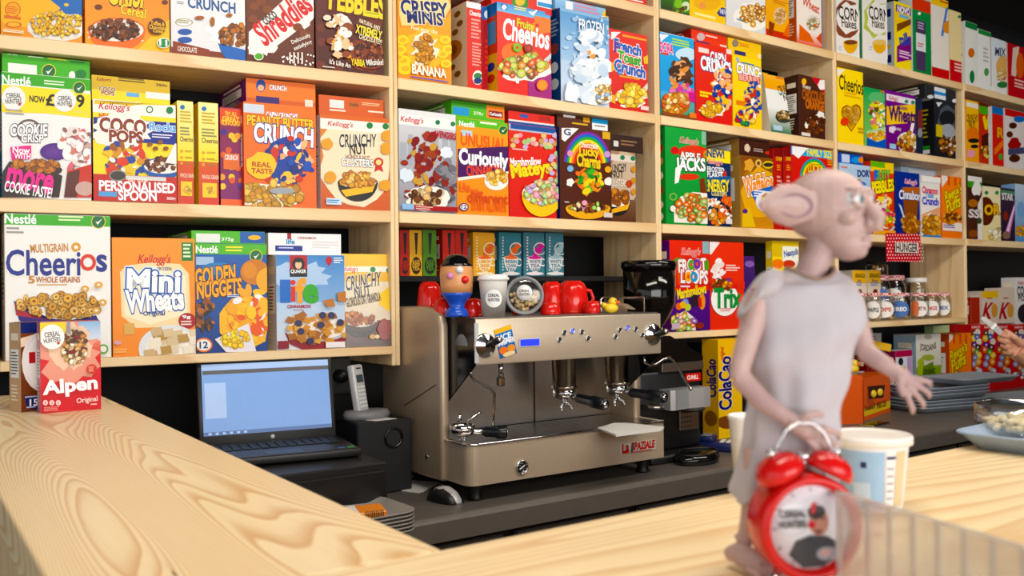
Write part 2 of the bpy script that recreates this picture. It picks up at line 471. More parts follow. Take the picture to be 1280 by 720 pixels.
for i, (x, lab) in enumerate(((1.0, 'long white ceiling lamp above the corner of the bar'), (3.2, 'long white ceiling lamp above the far length of the bar'))):
    r = empty('ceiling_lamp', (x, 0.7, CEIL_Z), lab, 'lamp', 'ceiling lamps over the bar')
    child(MB().box(x - 0.95, 0.42, 2.875, x + 0.95, 0.98, CEIL_Z, WHITEPL, 0.005), 'housing', r)

# ---------------------------------------------------------------- the bar
def plank(x0, y0, z0, x1, y1, z1, material, name, root, c=0.003):
    o = child(MB().box(x0, y0, z0, x1, y1, z1, material, c, seg=2), name, root)
    for p in o.data.polygons: p.use_smooth = False
    return o
XI, XO = 0.415, 0.106
YR = 0.7181
bar = empty('bar_counter', (1.5, 0.5, 0), 'pale pine bar counter with bold growth rings turning a corner', 'counter')
plank(XO, YR + 0.0004, BAR_Z - 0.045, XI, 2.48, BAR_Z, BARY, 'bar_top', bar)
plank(XO, 0.28, BAR_Z - 0.045, 4.4, YR, BAR_Z, BARX, 'bar_top', bar)
plank(XO + 0.04, 0.34, 0.002, 4.35, YR - 0.05, BAR_Z - 0.0452, UPRW, 'bar_front', bar)
plank(XO + 0.04, YR - 0.0498, 0.002, XI - 0.05, 2.47, BAR_Z - 0.0452, UPRW, 'bar_front', bar)
# small dark split in the side board
cr = [on_z(x, y, BAR_Z + 0.0003) for x, y in ((202, 701), (209, 708), (217, 718), (224, 721), (213, 711))]
child(MB().add([p[:] for p in cr], [[0, 4, 1], [4, 3, 2]], mat('split_brown', '#4a2a12', 0.8)), 'split', bar)

# ---------------------------------------------------------------- steel back counter
wk = empty('back_counter', (2.2, 2.2, 0), 'dark stainless steel work counter with drawers behind the bar', 'counter')
mb = MB(); mb.box(0.44, WORK_Y0, TOP_Z - 0.012, 6.2, 2.80, TOP_Z, DSTEEL)
nose = [(WORK_Y0 + 0.0, TOP_Z), (WORK_Y0 - 0.006, TOP_Z - 0.001), (WORK_Y0 - 0.012, TOP_Z - 0.005), (WORK_Y0 - 0.015, TOP_Z - 0.012), (WORK_Y0 - 0.015, TOP_Z - 0.062), (WORK_Y0, TOP_Z - 0.064)]
mb.prism([(y, z) for y, z in nose], 0.44, 6.2, DSTEEL, 'x')
wt_ = child(mb, 'worktop', wk)
child(MB().box(0.46, WORK_Y0 + 0.05, 0.1, 6.2, 2.60, TOP_Z - 0.0125, BLACKPL), 'body', wk)
child(MB().box(0.46, WORK_Y0 + 0.09, 0.002, 6.2, 2.55, 0.0995, BLACKPL), 'plinth', wk)
x = 0.5
while x < 5.6:
    d = child(MB().box(x, WORK_Y0 + 0.028, TOP_Z - 0.23, x + 0.40, WORK_Y0 + 0.0495, TOP_Z - 0.085, DSTEEL, 0.003), 'drawer', wk)
    child(MB().box(x + 0.02, WORK_Y0 + 0.010, TOP_Z - 0.112, x + 0.38, WORK_Y0 + 0.0275, TOP_Z - 0.098, STEEL, 0.003), 'handle', d)
    child(MB().box(x, WORK_Y0 + 0.028, 0.12, x + 0.40, WORK_Y0 + 0.0495, TOP_Z - 0.24, DSTEEL, 0.003), 'cabinet_door', wk)
    x += 0.445

# ---------------------------------------------------------------- shelving units
def frame(bay):
    (xa, ya), (xb, yb) = FRONT[bay], FRONT[bay + 1]
    a = Vector((xb - xa, yb - ya, 0)); L = a.length; a /= L
    return Vector((xa, ya, 0)), a, Vector((-a.y, a.x, 0)), L     # origin, along, inward, length
SHD, T_UP = 0.30, 0.0125
def board(root, name, M, x0, y0, z0, x1, y1, z1, material):
    """a board with its own local frame so the grain runs along it"""
    mb = MB(); bx, by, bz = (x1 - x0) / 2, (y1 - y0) / 2, (z1 - z0) / 2
    mb.box(-bx, -by, -bz, bx, by, bz, material, 0.0018)
    me = mb.mesh(name); o = bpy.data.objects.new(name, me); COL.objects.link(o); o.parent = root
    k = math.tan(root.rotation_euler.z)          # boards are cut on the skew so that every upright runs square to the wall
    me.transform(Matrix(((1, k, 0, 0), (0, 1, 0, 0), (0, 0, 1, 0), (0, 0, 0, 1))))
    o.location = ((x0 + x1) / 2 + k * (y0 + y1) / 2, (y0 + y1) / 2, (z0 + z1) / 2)
    return o
unit_lab = ['pale pine shelving unit at the bar end, its lowest shelf above the laptop',
            'pale pine shelving unit above the espresso machine',
            'pale pine shelving unit above the coffee grinder',
            'pale pine shelving unit with glass jars on its lowest shelf',
            'pale pine shelving unit nearest the hand with the knife']
UNITS = []
for bay in range(5):
    o, a, n, L = frame(bay)
    rz = math.atan2(a.y, a.x)
    root = empty('shelving_unit', (o.x, o.y, 0), unit_lab[bay], 'shelving', 'pine shelving units along the wall', rz)
    UNITS.append(root)
    zc = ROWZ['C']
    ztop = 2.84 if bay < 3 else ROWZ['Z'] + 0.004
    lo = zc - (0.05 if bay in (0, 2, 3) else 0.0)
    z0s = {0: zc - 0.058, 1: zc - 0.058, 2: zc - 0.03, 3: zc - 0.035, 4: zc - 0.035}[bay]
    fy = 0.006
    for k, x0 in ((0, 0.0006), (1, L - T_UP - 0.0006)):
        zl = z0s
        board(root, 'upright', None, x0, fy, zl, x0 + T_UP, SHD, ztop, UPRW)
    for r in 'ZABC':
        if r == 'C' and bay in (1, 4): continue
        th = 0.024 if r == 'C' else 0.034
        zz = ROWZ[r]
        board(root, 'shelf', None, T_UP + 0.0012, 0.0 if r != 'C' else -0.004, zz - th, L - T_UP - 0.0012, SHD - 0.01, zz, SHELFW)
# hanging rods that carry the units from the wall are hidden; a dark cleat joins each to the wall
for bay in range(5):
    o, a, n, L = frame(bay)
    p = o + a * (L / 2)
    root = UNITS[bay]
    board(root, 'wall_cleat', None, 0.05, SHD + 0.0005, ROWZ['A'] - 0.06, L - 0.05, WALL_Y - max(FRONT[bay][1], FRONT[bay + 1][1]) - 0.002, ROWZ['A'] - 0.02, DARKWALL)

# ---------------------------------------------------------------- cartons
def carton_mesh(name, W, H, D, a, n, base, side, top, ch=0.0012, lean=0.0, taper=0.0):
    bm = bmesh.new(); bmesh.ops.create_cube(bm, size=1)
    for v in bm.verts:
        x, y, z = v.co.x * W, (v.co.y + 0.5) * D, (v.co.z + 0.5) * H
        if v.co.z > 0 and lean: y = y * 0.12 + lean
        v.co = (x, y, z)
    bmesh.ops.bevel(bm, geom=bm.edges[:], offset=ch, segments=1, profile=0.5, affect='EDGES')
    bm.normal_update()
    cl = bm.verts.layers.float_color.new('ink')
    for f in bm.faces:
        nn = f.normal; f.smooth = False
        c = base if nn.y < -0.8 else (top if nn.z > 0.8 else (side if abs(nn.x) > 0.8 else None))
        if c:
            for v in f.verts: v[cl] = hx(c)
    me = bpy.data.meshes.new(name); 
    for v in bm.verts:
        p = v.co; v.co = a * p.x + n * p.y + Vector((0, 0, p.z))
    bm.to_mesh(me); bm.free(); return me

class Box: pass
_seed = [0]
def carton(O, a, n, W, H, D, base, label, art=None, side=None, top=None, name='cereal_box', cat='cereal box', group=None,
           sideart='auto', material=PRINT, lean=0.0, flap=True, nd=None):
    """O = front bottom corner on the side nearer the camera's left; a = along the front, n = inward"""
    side = side or base; top = top or base
    a = a.normalized(); n = n.normalized()
    pn = n; n = nd or n
    cen = O + a * (W / 2)
    me = carton_mesh(name, W, H, D, a, n, base, side, top, lean=lean)
    me.materials.append(material)
    root = bpy.data.objects.new(name, me); COL.objects.link(root); root.location = cen
    tag(root, label, cat, group)
    _seed[0] += 1
    up = Vector((0, 0, 1))
    nl = pn
    if lean:
        up = (Vector((0, 0, H)) + pn * lean)
        Hs = up.length; up /= Hs
        nl = a.cross(up) * -1
        if nl.dot(pn) < 0: nl = -nl
    else: Hs = H
    def to(px, py):
        d = ray(px, py); t = (O - CAMPOS).dot(nl) / d.dot(nl); p = CAMPOS + d * t - O
        return (p.dot(a), p.dot(up))
    M = Matrix((tuple(a), tuple(up), tuple(-nl))).transposed().to_4x4(); M.translation = O
    if art:
        ink = Ink(to, W, Hs, _seed[0]); 
        art(ink); ink.build(root, M, material)
    if sideart and not lean:
        # printed side panel on the flank that faces the camera
        M2 = Matrix((tuple(-n), (0, 0, 1), tuple(-a))).transposed().to_4x4(); M2.translation = O + n * D
        ink = Ink(lambda u, v: (u * D, (1 - v) * H), D, H, _seed[0] + 500)
        if callable(sideart): sideart(ink)
        else:
            ink.R(0.2, 0.12, 0.8, 0.2, '#f3e9d2', part='side_print'); ink.R(0.16, 0.3, 0.84, 0.62, '#f4f1ea', part='side_print')
            ink.lines(0.2, 0.33, 0.8, 0.6, 8, '#55504a', 0.4, 'side_print'); ink.lines(0.2, 0.7, 0.8, 0.9, 5, '#efe6cf', 0.4, 'side_print')
        ink.build(root, M2, material)
    if flap and not lean:
        # tucked lid flap on the carton's top
        mb = MB(); e = 0.0015
        q = [O + a * e + n * (D * 0.0), O + a * (W - e), O + a * (W - e) + n * D * 0.62, O + a * e + n * D * 0.62]
        vs = [p + Vector((0, 0, H + 0.0002)) for p in q] + [p + Vector((0, 0, H + 0.0011)) for p in q]
        mb.add([v[:] for v in vs], [[3, 2, 1, 0], [4, 5, 6, 7], [0, 1, 5, 4], [1, 2, 6, 5], [2, 3, 7, 6], [3, 0, 4, 7]], material)
        o = child(mb, 'top_flap', root)
        at = o.data.color_attributes.new('ink', 'FLOAT_COLOR', 'POINT'); at.data.foreach_set('color', list(hx(top)) * 8)
    b = Box(); b.root = root; b.O, b.a, b.n, b.W, b.H, b.D = O, a, n, W, H, D; b.top = O.z + H + (0.0014 if flap else 0.0004)
    return b

def on_front(bay, px, s=0.0):
    o, a, n, L = frame(bay); o = o + n * s
    d = ray(px, 360); t = (o - CAMPOS).dot(n) / d.dot(n); p = CAMPOS + d * t
    return Vector((p.x, p.y, 0))
def height_at(bay, px, py, s=0.0):
    o, a, n, L = frame(bay); o = o + n * s
    d = ray(px, py); t = (o - CAMPOS).dot(n) / d.dot(n); return (CAMPOS + d * t).z
GROUPS = {'Z': 'cereal packets on the topmost shelf', 'A': 'cereal packets on the second shelf from the top', 'B': 'cereal packets on the middle shelf', 'C': 'cereal packets on the lowest shelf'}
def sb(bay, row, xl, xr, yt, base, label, art=None, side=None, top=None, D=0.075, s=0.006, turn=0.0, zb=None, **k):
    """a packet standing on a shelf: xl, xr, yt are read off the photograph for its front face"""
    o, a, n, L = frame(bay)
    p0, p1 = on_front(bay, xl, s), on_front(bay, xr, s)
    z = ROWZ[row] + 0.0004 if zb is None else zb
    H = height_at(bay, (xl + xr) / 2, yt, s) - z
    p0.z = z
    k.setdefault('group', GROUPS[row])
    fo = o; u0, u1 = (p0 - fo).dot(a), (p1 - fo).dot(a)          # keep clear of the uprights and of the board above
    if u0 < T_UP + .0035: p0 += a * (T_UP + .0035 - u0)
    if u1 > L - T_UP - .003: p1 -= a * (u1 - L + T_UP + .003)
    lim = [ROWZ[r] - (.024 if r == 'C' else .034) for r in 'ZABC' if ROWZ[r] > z + .05]
    if lim: H = min(H, min(lim) - z - .004)
    W = (Vector((p1.x, p1.y, 0)) - Vector((p0.x, p0.y, 0))).length - 0.0006
    if turn:
        rm = Matrix.Rotation(math.radians(turn), 3, 'Z'); a, n = rm @ a, rm @ n
    if not turn: k['nd'] = Vector((0, 1, 0))
    return carton(p0, a, n, W, H, D, base, label, art, side, top, **k)
def lie(b, xl, xr, yt, base, label, art=None, side=None, D=0.25, s=0.02, bay=None, row='B', z=None, **k):
    """a packet lying flat on top of packet b, its end towards the room"""
    zb = b.top if z is None else z
    return sb(bay, row, xl, xr, yt, base, label, art, side, base, D, s, zb=zb, sideart=k.pop('sideart', 'auto'), flap=False, **k)

OAT = ['#d8a254', '#c98a3a', '#e3bb74', '#b97430']; CHOC = ['#5a2d18', '#6e3a20', '#3f1e10', '#81492a']; RINGS = ['#d7a65a', '#e2b873', '#c08d42']
FRUIT = ['#c8d26a', '#e8a24a', '#d86a4a', '#8a5a3a', '#f0d27a', '#9ab85a']; PUFF = ['#e9c98a', '#d9ae62', '#f0dcaa']; MARSH = ['#e8c9a8', '#c9a06a', '#e6a0b0', '#a9c98a', '#c8b0d8', '#dfc48a']
def ST(k, x, y, r):
    """round white cafe sticker"""
    k.E(x, y, r, r, '#f2f0ee'); k.T('CEREAL', x - r * .62, y - r * .42, x + r * .62, y - r * .02, '#2a2a2c', rot=6, b=0.02); k.T('HUNTERS', x - r * .68, y + r * .06, x + r * .66, y + r * .44, '#2a2a2c', rot=6, b=0.02)
    k.E(x + r * .5, y + r * .5, r * .12, r * .12, '#c03a2a')
def CHK(k, x, y, r):
    k.E(x, y, r, r, '#f0d84a'); k.E(x, y, r * .9, r * .9, '#176b38'); k.P([(x - r * .4, y), (x - r * .1, y + r * .45), (x + r * .6, y - r * .5), (x - r * .1, y + r * .12)], '#f4f4ee')
def KEL(k, x0, y0, x1, y1, c='#c8102e', out=None): k.T("Kellogg's", x0, y0, x1, y1, c, out, 0.05, sh=0.25, b=0.012)
def NES(k, yb0, yb1, xl, xr, tx0, tx1, g='#43a92f'):
    k.R(xl - 9, yb0 - 4, xr + 9, yb1, g); k.T('Nestlé', tx0, yb0 + (yb1 - yb0) * .18, tx1, yb1 - (yb1 - yb0) * .15, '#ffffff', b=0.035)

# ---------------------------------------------------------------- unit over the laptop, second shelf
def art(k):
    k.BAND(0, 1, '#e8941c', '#f5c43a'); k.E(92, 0, 32, 26, '#1d66b4'); k.S(30, 10, 46, 24, '#f2b630', 12, .2)
    k.E(83, 6, 3, 2, '#f0c030'); k.R(5, 20, 26, 24, '#d8702a'); k.E(16, 12, 10, 10, '#d9702c'); k.E(16, 12, 8.5, 8.5, '#f0a83c'); k.lines(9, 8, 23, 18, 4, '#d8702a'); k.O(17, 31, 10, 4, 2, '#c8602a')
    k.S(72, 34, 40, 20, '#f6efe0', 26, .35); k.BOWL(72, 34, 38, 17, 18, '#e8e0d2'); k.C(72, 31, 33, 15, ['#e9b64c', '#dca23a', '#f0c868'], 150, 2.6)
    k.lines(4, 39, 30, 43, 2, '#fff3d8')
sb(0, 'A', 4, 106, -62, '#eea42a', 'orange and yellow honey cereal box with blue disc and full bowl, first on its shelf', art, s=0.004)
def art(k):
    k.BAND(0, 1, '#f7a01c', '#f07a10'); k.P([(170, 64), (216, 64), (216, 20)], '#fbc22c')
    k.T('CRISP', 136, -28, 186, 7, '#f8d23c', '#6a2a10', .08, sh=.1, b=.05); k.T('Cereal', 151, 8, 182, 20, '#f8dc50', '#a04a10', .06, rot=-5, b=.03)
    k.E(123, 9, 5, 3.5, '#6a3018'); k.E(171, 31, 3, 5, '#7a3a1c'); k.E(206, 3, 4, 3, '#6a3018')
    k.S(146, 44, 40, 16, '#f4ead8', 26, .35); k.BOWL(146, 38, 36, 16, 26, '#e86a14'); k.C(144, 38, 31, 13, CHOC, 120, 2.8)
    k.E(196, 34, 11, 10.5, '#5a2a14'); k.T('Toffee &', 188, 28, 205, 33, '#f6c030'); k.T('Chocolate', 186, 33, 207, 38, '#f6c030'); k.T('Cereal', 191, 38, 203, 42, '#f6c030')
    k.E(204, 55, 8.5, 6.5, '#f2f0e4'); k.E(204, 55, 7.5, 5.5, '#1a8a3c'); k.T('11', 199, 51, 208, 58, '#ffffff', b=.05)
sb(0, 'A', 109.5, 215, -58, '#f39a1c', 'orange cereal box with chocolate pieces in a tilted bowl on the second shelf', art, s=0.004)
def art(k):
    k.BAND(0, 1, '#e3e2e6', '#f2f2f2'); k.BAND(0, .06, '#7a3a24'); k.P([(216, 64), (216, 51), (262, 62), (262, 74)], '#8a3c26')
    k.T('CRUNCH', 235, 0, 294, 13, '#2d5a94', b=.05); k.lines(221, 2, 231, 6, 2, '#8a8a92'); k.O(230, 28, 11, 5, 1.2, '#9a9460'); k.lines(221, 25, 239, 30, 2, '#a8a468')
    for y in (40, 50): k.O(231, y, 9, 4, 2.5, '#2b5aa8'); k.E(231, y, 7, 3, '#2b5aa8')
    k.T('CHOCOLATE', 222, 59, 246, 65, '#f2e8de'); k.S(288, 40, 34, 24, '#fbfaf6', 24, .4)
    k.P([(272, 54), (312, 64), (312, 80), (284, 76), (276, 64)], '#2a66b8')
    k.C(294, 44, 24, 13, ['#a8642e', '#8a4e22', '#c07a3c', '#6e3c1c'], 90, 3.0); k.E(249, 23, 6, 2.4, '#a0622e'); k.E(265, 28, 3, 6, '#a0622e'); k.E(286, 20, 4, 2.5, '#a0622e')
sb(0, 'A', 217, 310, -52, '#e9e8ea', 'white cereal box with blue capital lettering and blue bowl of chocolate sticks', art, s=0.004)
def art(k):
    k.BAND(0, 1, '#5c2a18', '#70351e'); k.P([(311, 40), (311, 68), (340, 62), (398, 18), (398, -40)], '#f3eeea'); k.S(328, 60, 20, 12, '#f3eeea', 20, .5); k.S(378, 24, 14, 14, '#f3eeea', 18, .5)
    k.T('Shreddies', 312, 8, 394, 36, '#d2141e', rot=42, b=.05, sh=.1); k.T('coco', 327, 18, 347, 27, '#3a3034', rot=42, b=.03)
    for x, y in ((318, 8), (326, 2), (334, 12), (372, 34), (380, 42), (316, 24)): k.E(x, y, 6, 5, '#7d452a')
    k.T('Deliciously', 363, 46, 389, 52, '#f0e8e0', rot=28); k.T('satisfying', 366, 54, 391, 60, '#f0e8e0', rot=28)
    for i in range(26): k.E(352 + k.rnd.random() * 40, 68 + k.rnd.random() * 14, 1.2, 1.2, '#f6f0ea')
    for x in (361, 366, 371, 376): k.R(x, 66, x + 2, 80, '#e8ded4')
    k.E(323, 71, 6, 5, '#f3eeea'); k.E(323, 71, 5, 4, '#5aa83c')
sb(0, 'A', 311, 396, -42, '#5c2a18', 'brown cereal box with diagonal red lettering on a white milk splash', art, s=0.004)
def art(k):
    k.BAND(0, 1, '#481a14', '#5e211a')
    for i in range(14): k.E(400 + k.rnd.random() * 82, 20 + k.rnd.random() * 70, 6, 5, '#6a2e20')
    k.T('PEBBLES', 412, -12, 481, 17, '#f6d21e', '#5a2a08', .09, rot=-3, b=.08); k.R(457, 16, 474, 18, '#9ab83a')
    k.S(456, 68, 26, 22, '#7a3826', 18, .2); k.C(462, 68, 22, 17, ['#5a2416', '#8a4a30', '#3e160e', '#9a5a3c'], 80, 2.8)
    k.O(462, 68, 25, 19, 2, '#8a4632'); k.E(408, 23, 5, 3.5, '#e8dcc8')
    k.T('NATURAL AND', 448, 29, 474, 34, '#f3e9c8', rot=-14); k.T('XTREMELY', 444, 36, 476, 46, '#f4e23a', '#2a2a50', .08, rot=-8, b=.05); k.T('CHOCOLATEY!', 448, 47, 476, 53, '#f3e9c8', rot=-8)
    k.T("It's Like An", 411, 77, 437, 83, '#f4efe4', rot=-6); k.T('YABBA', 438, 75, 455, 83, '#f0d83a', b=.05); k.T('Milkshake!', 457, 75, 478, 82, '#f4efe4', rot=8)
    k.G(424, 48, 15, 28, ['#e9c7a0','#f0ece6','#d8a878','#e8a03a','#f4efe4','#8a4a30'], 50, 6); k.lines(402, 84, 424, 87, 1, '#d8c8b8')
sb(0, 'A', 398, 482, -34, '#4f1c16', 'dark maroon cereal box with yellow block lettering and chocolate pieces beside the upright', art, s=0.004)

# ---------------------------------------------------------------- unit over the laptop, middle shelf
def art(k):
    NES(k, 92, 109, 0, 116, 3, 38); k.lines(55, 101, 90, 108, 2, '#dff2d0'); CHK(k, 99, 110, 8)
    k.R(-9, 109, 92, 139, '#fbe019'); k.P([(0, 136), (116, 141), (116, 148), (60, 142), (0, 140)], '#fbe019'); k.R(90, 117, 116, 140, '#fbe019')
    k.T('NOW', 37, 120, 56, 128, '#1a1a1c', b=.05); k.T('£', 58, 118, 68, 132, '#1a1a1c', b=.05); k.T('9', 96, 119, 105, 134, '#1a1a1c', b=.05)
    ST(k, 17, 123, 15); ST(k, 81, 126, 14); k.lines(7, 137, 32, 145, 2, '#a9a6a2')
    k.O(36, 164, 16, 15, 2.5, '#6a5a58'); k.T('COOKIE', 13, 156, 59, 170, '#ffffff', '#3a2c2c', .1, sh=.12, rot=4, b=.06); k.T('CRISP', 27, 168, 54, 178, '#ffffff', '#3a2c2c', .1, sh=.1, rot=3, b=.05)
    k.E(68, 190, 18, 11, '#51307c', '#6e4a9a'); k.G(94, 182, 18, 30, ['#f7f4f2','#e8dcd8','#d88a80','#d87a84','#c9a8a0','#f7f4f2','#8a6a64'], 46, 6)
    k.P([(84, 214), (116, 205), (116, 247), (84, 247)], '#c83a2a'); k.P([(84, 216), (100, 212), (96, 247), (80, 247)], '#5a2a20'); k.E(106, 236, 12, 9, '#c9a8a0')
    k.P([(13, 184), (39, 182), (39, 199), (15, 201)], '#e8348c'); k.T('Now', 16, 184, 37, 192, '#ffffff'); k.T('WITH', 18, 192, 38, 199, '#ffffff')
    k.P([(4, 214), (12, 202), (60, 213), (78, 220), (74, 247), (0, 247), (0, 228)], '#2c1812'); k.E(44, 213, 34, 9, '#3c221a'); k.C(44, 208, 30, 7, ['#b0703c', '#c98a50', '#8a5228'], 46, 4.2)
    k.T('more', 9, 216, 66, 238, '#ea3a94', rot=-9, b=.06); k.T('COOKIE TASTE!', 6, 231, 65, 244, '#ffffff', rot=-8, b=.03)
B1 = sb(0, 'B', 4, 116, 95, '#f3f1ef', 'tall green topped white cereal box with pink lettering, price band and two stickers', art, side='#6fb0dc')
def art(k):
    k.R(-9, 60, 125, 100, '#4cb034'); k.R(10, 80, 46, 93, '#f2f4ee'); k.T('375g', 9, 66, 22, 70, '#e8f4d8'); CHK(k, 61, 89, 9); k.E(101, 93, 7, 6, '#1a7a34'); k.E(90, 94, 4, 5, '#f0f0e8'); k.lines(35, 69, 55, 73, 2, '#e8f4d8'); k.lines(60, 72, 84, 76, 2, '#f2e24a'); k.lines(88, 74, 108, 80, 2, '#1a6a30')
lie(B1, 5, 115, 67, '#49ad33', 'green cereal box lying flat on the tall box with pink lettering', art, bay=0, s=.03)
def art(k):
    k.BAND(0, 1, '#fbdc12', '#fde11a'); k.R(110, 127, 230, 144, '#f6f2ea'); k.P([(118, 125), (160, 133), (200, 126), (223, 128), (223, 132), (118, 130)], '#e8c810'); KEL(k, 124, 129, 162, 140); k.E(187, 137, 4.5, 4.5, '#2a7a4a'); k.E(187, 137, 3, 3, '#f6f2ea'); k.E(212, 138, 4.5, 4.5, '#2a7a4a')
    k.T('NEW', 124, 142, 138, 148, '#e2301c', b=.05); k.R(117, 150, 223, 178, '#27358e'); k.S(152, 163, 42, 24, '#f6f0e6', 26, .35)
    k.T('COCO', 125, 149, 182, 166, '#8a3a1a', '#ffffff', .1, b=.09); k.T('POPS', 137, 164, 178, 178, '#8a3a1a', '#ffffff', .1, b=.09)
    k.T('Rocks', 187, 154, 220, 164, '#7fb4ea', '#ffffff', .08, b=.06); k.lines(190, 168, 219, 174, 2, '#e8e4f0')
    k.G(156, 200, 28, 20, ['#c9853c','#2c4c9c','#f2ece2','#9a5a22','#d89a50','#f0c23a','#d8402a'], 60, 6)
    k.BOWL(204, 208, 26, 11, 16, '#2c5ca8'); k.C(202, 206, 21, 8, CHOC + ['#e8dcc8'], 40, 3.0); k.P([(218, 180), (223, 180), (223, 206), (206, 204)], '#f4f0ea')
    for x, y in ((187, 181), (194, 186), (207, 186), (200, 178)): k.E(x, y, 3.5, 2.6, '#8a5228')
    k.R(110, 220, 230, 262, '#c22a24'); k.E(147, 220, 11, 7, '#8f8a86'); k.E(147, 220, 9.5, 5.6, '#3a3634'); k.R(157, 221, 207, 226, '#d8d4d0'); k.T('GET YOUR', 160, 224, 184, 228, '#fff1e0')
    k.T('PERSONALISED', 124, 228, 218, 240, '#ffffff', b=.06); k.T('SPOON', 148, 239, 195, 251, '#ffffff', b=.06); k.R(123, 240, 146, 246, '#6fa6d8'); k.T('350g', 208, 247, 219, 251, '#ffffff')
B2 = sb(0, 'B', 118, 222, 128, '#fbdd16', 'yellow cereal box with blue banner, brown lettering and a red spoon offer', art, side='#c22a24')
def art(k):
    k.BAND(0, .45, '#fbd916'); k.BAND(.45, 1, '#d8b414'); k.T("Kellogg's", 121, 97, 139, 103, '#a03018', sh=.2); k.T('COCO', 124, 109, 144, 114, '#7a3014', '#ffffff', .08, b=.05); k.T('POPS', 127, 114, 143, 119, '#7a3014', '#ffffff', .08, b=.05); k.R(158, 116, 174, 121, '#7fb4ea'); k.R(182, 116, 213, 124, '#f4f2ea'); k.lines(148, 98, 186, 104, 2, '#6a5410'); k.T('250g', 195, 105, 209, 109, '#3a2a10')
lie(B2, 117, 215, 98, '#f3cf18', 'yellow cereal box lying flat on the red spoon offer box', art, bay=0, s=.03)
def art4(xl, xr, y0):
    def f(k):
        k.BAND(0, .42, '#cf3a22', '#d8582a'); k.BAND(.42, 1, '#fbe05a', '#fdf0b0'); k.E(xl + 5, y0 + 7, 3, 3, '#3a7ab8'); k.lines(xl + 2, y0 + 12, xr - 3, y0 + 28, 4, '#c9a83a'); k.lines(xl + 2, y0 + 32, xr - 3, y0 + 44, 3, '#8a8a5a')
        k.T('Cheerios', xl + 2, y0 + 44, xr - 3, y0 + 50, '#5a4a2a', b=.02)
        for y in (62, 70, 77): k.E(xl + 4, y0 + y, 2, 2, '#e0a020'); k.lines(xl + 8, y0 + y - 1, xr - 3, y0 + y + 2, 2, '#a88c3a')
        k.T('WHOLE GRAIN', xl + 2, y0 + 90, xr - 2, y0 + 95, '#f6d8c0', b=.03); k.R(xl + 3, y0 + 100, xr - 4, y0 + 118, '#f3cf5a'); k.C((xl + xr) / 2, y0 + 110, 5, 5, RINGS, 12, 2)
    return f
sb(0, 'B', 223.5, 244, 127, '#f7dc60', 'narrow yellow and red cereal box spine touching the spoon offer box', art4(223, 244, 127), s=.012, D=.19)
sb(0, 'B', 250, 275, 129, '#f7dc60', 'narrow yellow and red cereal box spine with a gap on both flanks', art4(250, 275, 129), side='#e8c23a', s=.012, D=.19)
def art(k):
    k.BAND(0, 1, '#7a2a6a', '#8a2a4a'); k.R(270, 136, 310, 156, '#e0481c'); k.T('TRY ALL', 281, 140, 296, 145, '#f8d84a'); k.T('GREAT', 278, 146, 299, 152, '#f8d84a', b=.05); k.T('FLAVOURS!', 277, 151, 300, 157, '#f8d84a')
    for i in range(18): k.E(276 + k.rnd.random() * 26, 164 + k.rnd.random() * 70, 4, 4, k.rnd.choice(['#e8a03a', '#d85a2a', '#4a3a8a', '#e8c84a']))
    k.R(279, 192, 299, 212, '#e06a1c'); k.T('CRUNCH', 281, 194, 297, 200, '#f4f0f4', b=.04); k.BAND(0, .07, '#e8601c')
sb(0, 'B', 277, 304, 135, '#7a2a6a', 'purple and orange cereal box spine half behind the orange box', art, s=.03, D=.18)
def art(k):
    k.BAND(0, 1, '#f06414', '#f2731a'); k.R(300, 130, 330, 141, '#cfd8e4'); k.T("CAP'N CRUNCH'S", 333, 141, 372, 148, '#ffffff', '#2a4a9a', .08, b=.04)
    k.T('PEANUT BUTTER', 309, 147, 392, 159, '#f8c42c', '#7a3410', .1, b=.07); k.T('CRUNCH', 318, 158, 391, 180, '#ffffff', '#2a3c8c', .09, b=.08, rot=-2)
    k.S(358, 200, 28, 30, '#1f3f98', 16, .25); k.G(360, 206, 30, 34, ['#1f3f98','#2c52b0','#f0c23a','#f4f0ea','#eebd92','#e8b48a','#16307a','#c83a2a'], 70, 6)
    k.E(345, 225, 2.5, 2.5, '#f4cf4a'); k.E(360, 228, 2.5, 2.5, '#f4cf4a')
    k.S(326, 207, 20, 18, '#f4c22a', 14, .2); k.T('REAL', 315, 203, 338, 209, '#b03a10', b=.05); k.T('TASTE', 314, 211, 340, 217, '#b03a10', b=.05)
    k.S(336, 246, 44, 18, '#f4e9d0', 20, .3); k.C(336, 244, 40, 15, ['#c99a4a', '#b98436', '#dcb56a'], 60, 5); k.E(352, 239, 16, 4, '#9aa0a4')
B6 = sb(0, 'B', 306.5, 397, 131, '#f06a18', 'bright orange cereal box with white and yellow block lettering and blue figure patch', art, side='#c8401a')
def art(k):
    k.BAND(0, 1, '#f07820'); k.BAND(0, .25, '#c85a18'); k.E(326, 107, 6, 8, '#2a4a9a'); k.E(326, 110, 4, 4, '#e8b890'); k.T('CRUNCH', 337, 107, 358, 113, '#ffffff', '#2a3c7a', .08, b=.04); k.R(320, 121, 349, 129, '#3a2a6a'); k.R(381, 125, 391, 134, '#e8dccc')
lie(B6, 310, 397, 101, '#f0761f', 'orange cereal box lying flat on the bright orange box, purple on its flank', art, bay=0, s=.035, side='#6a2a68')
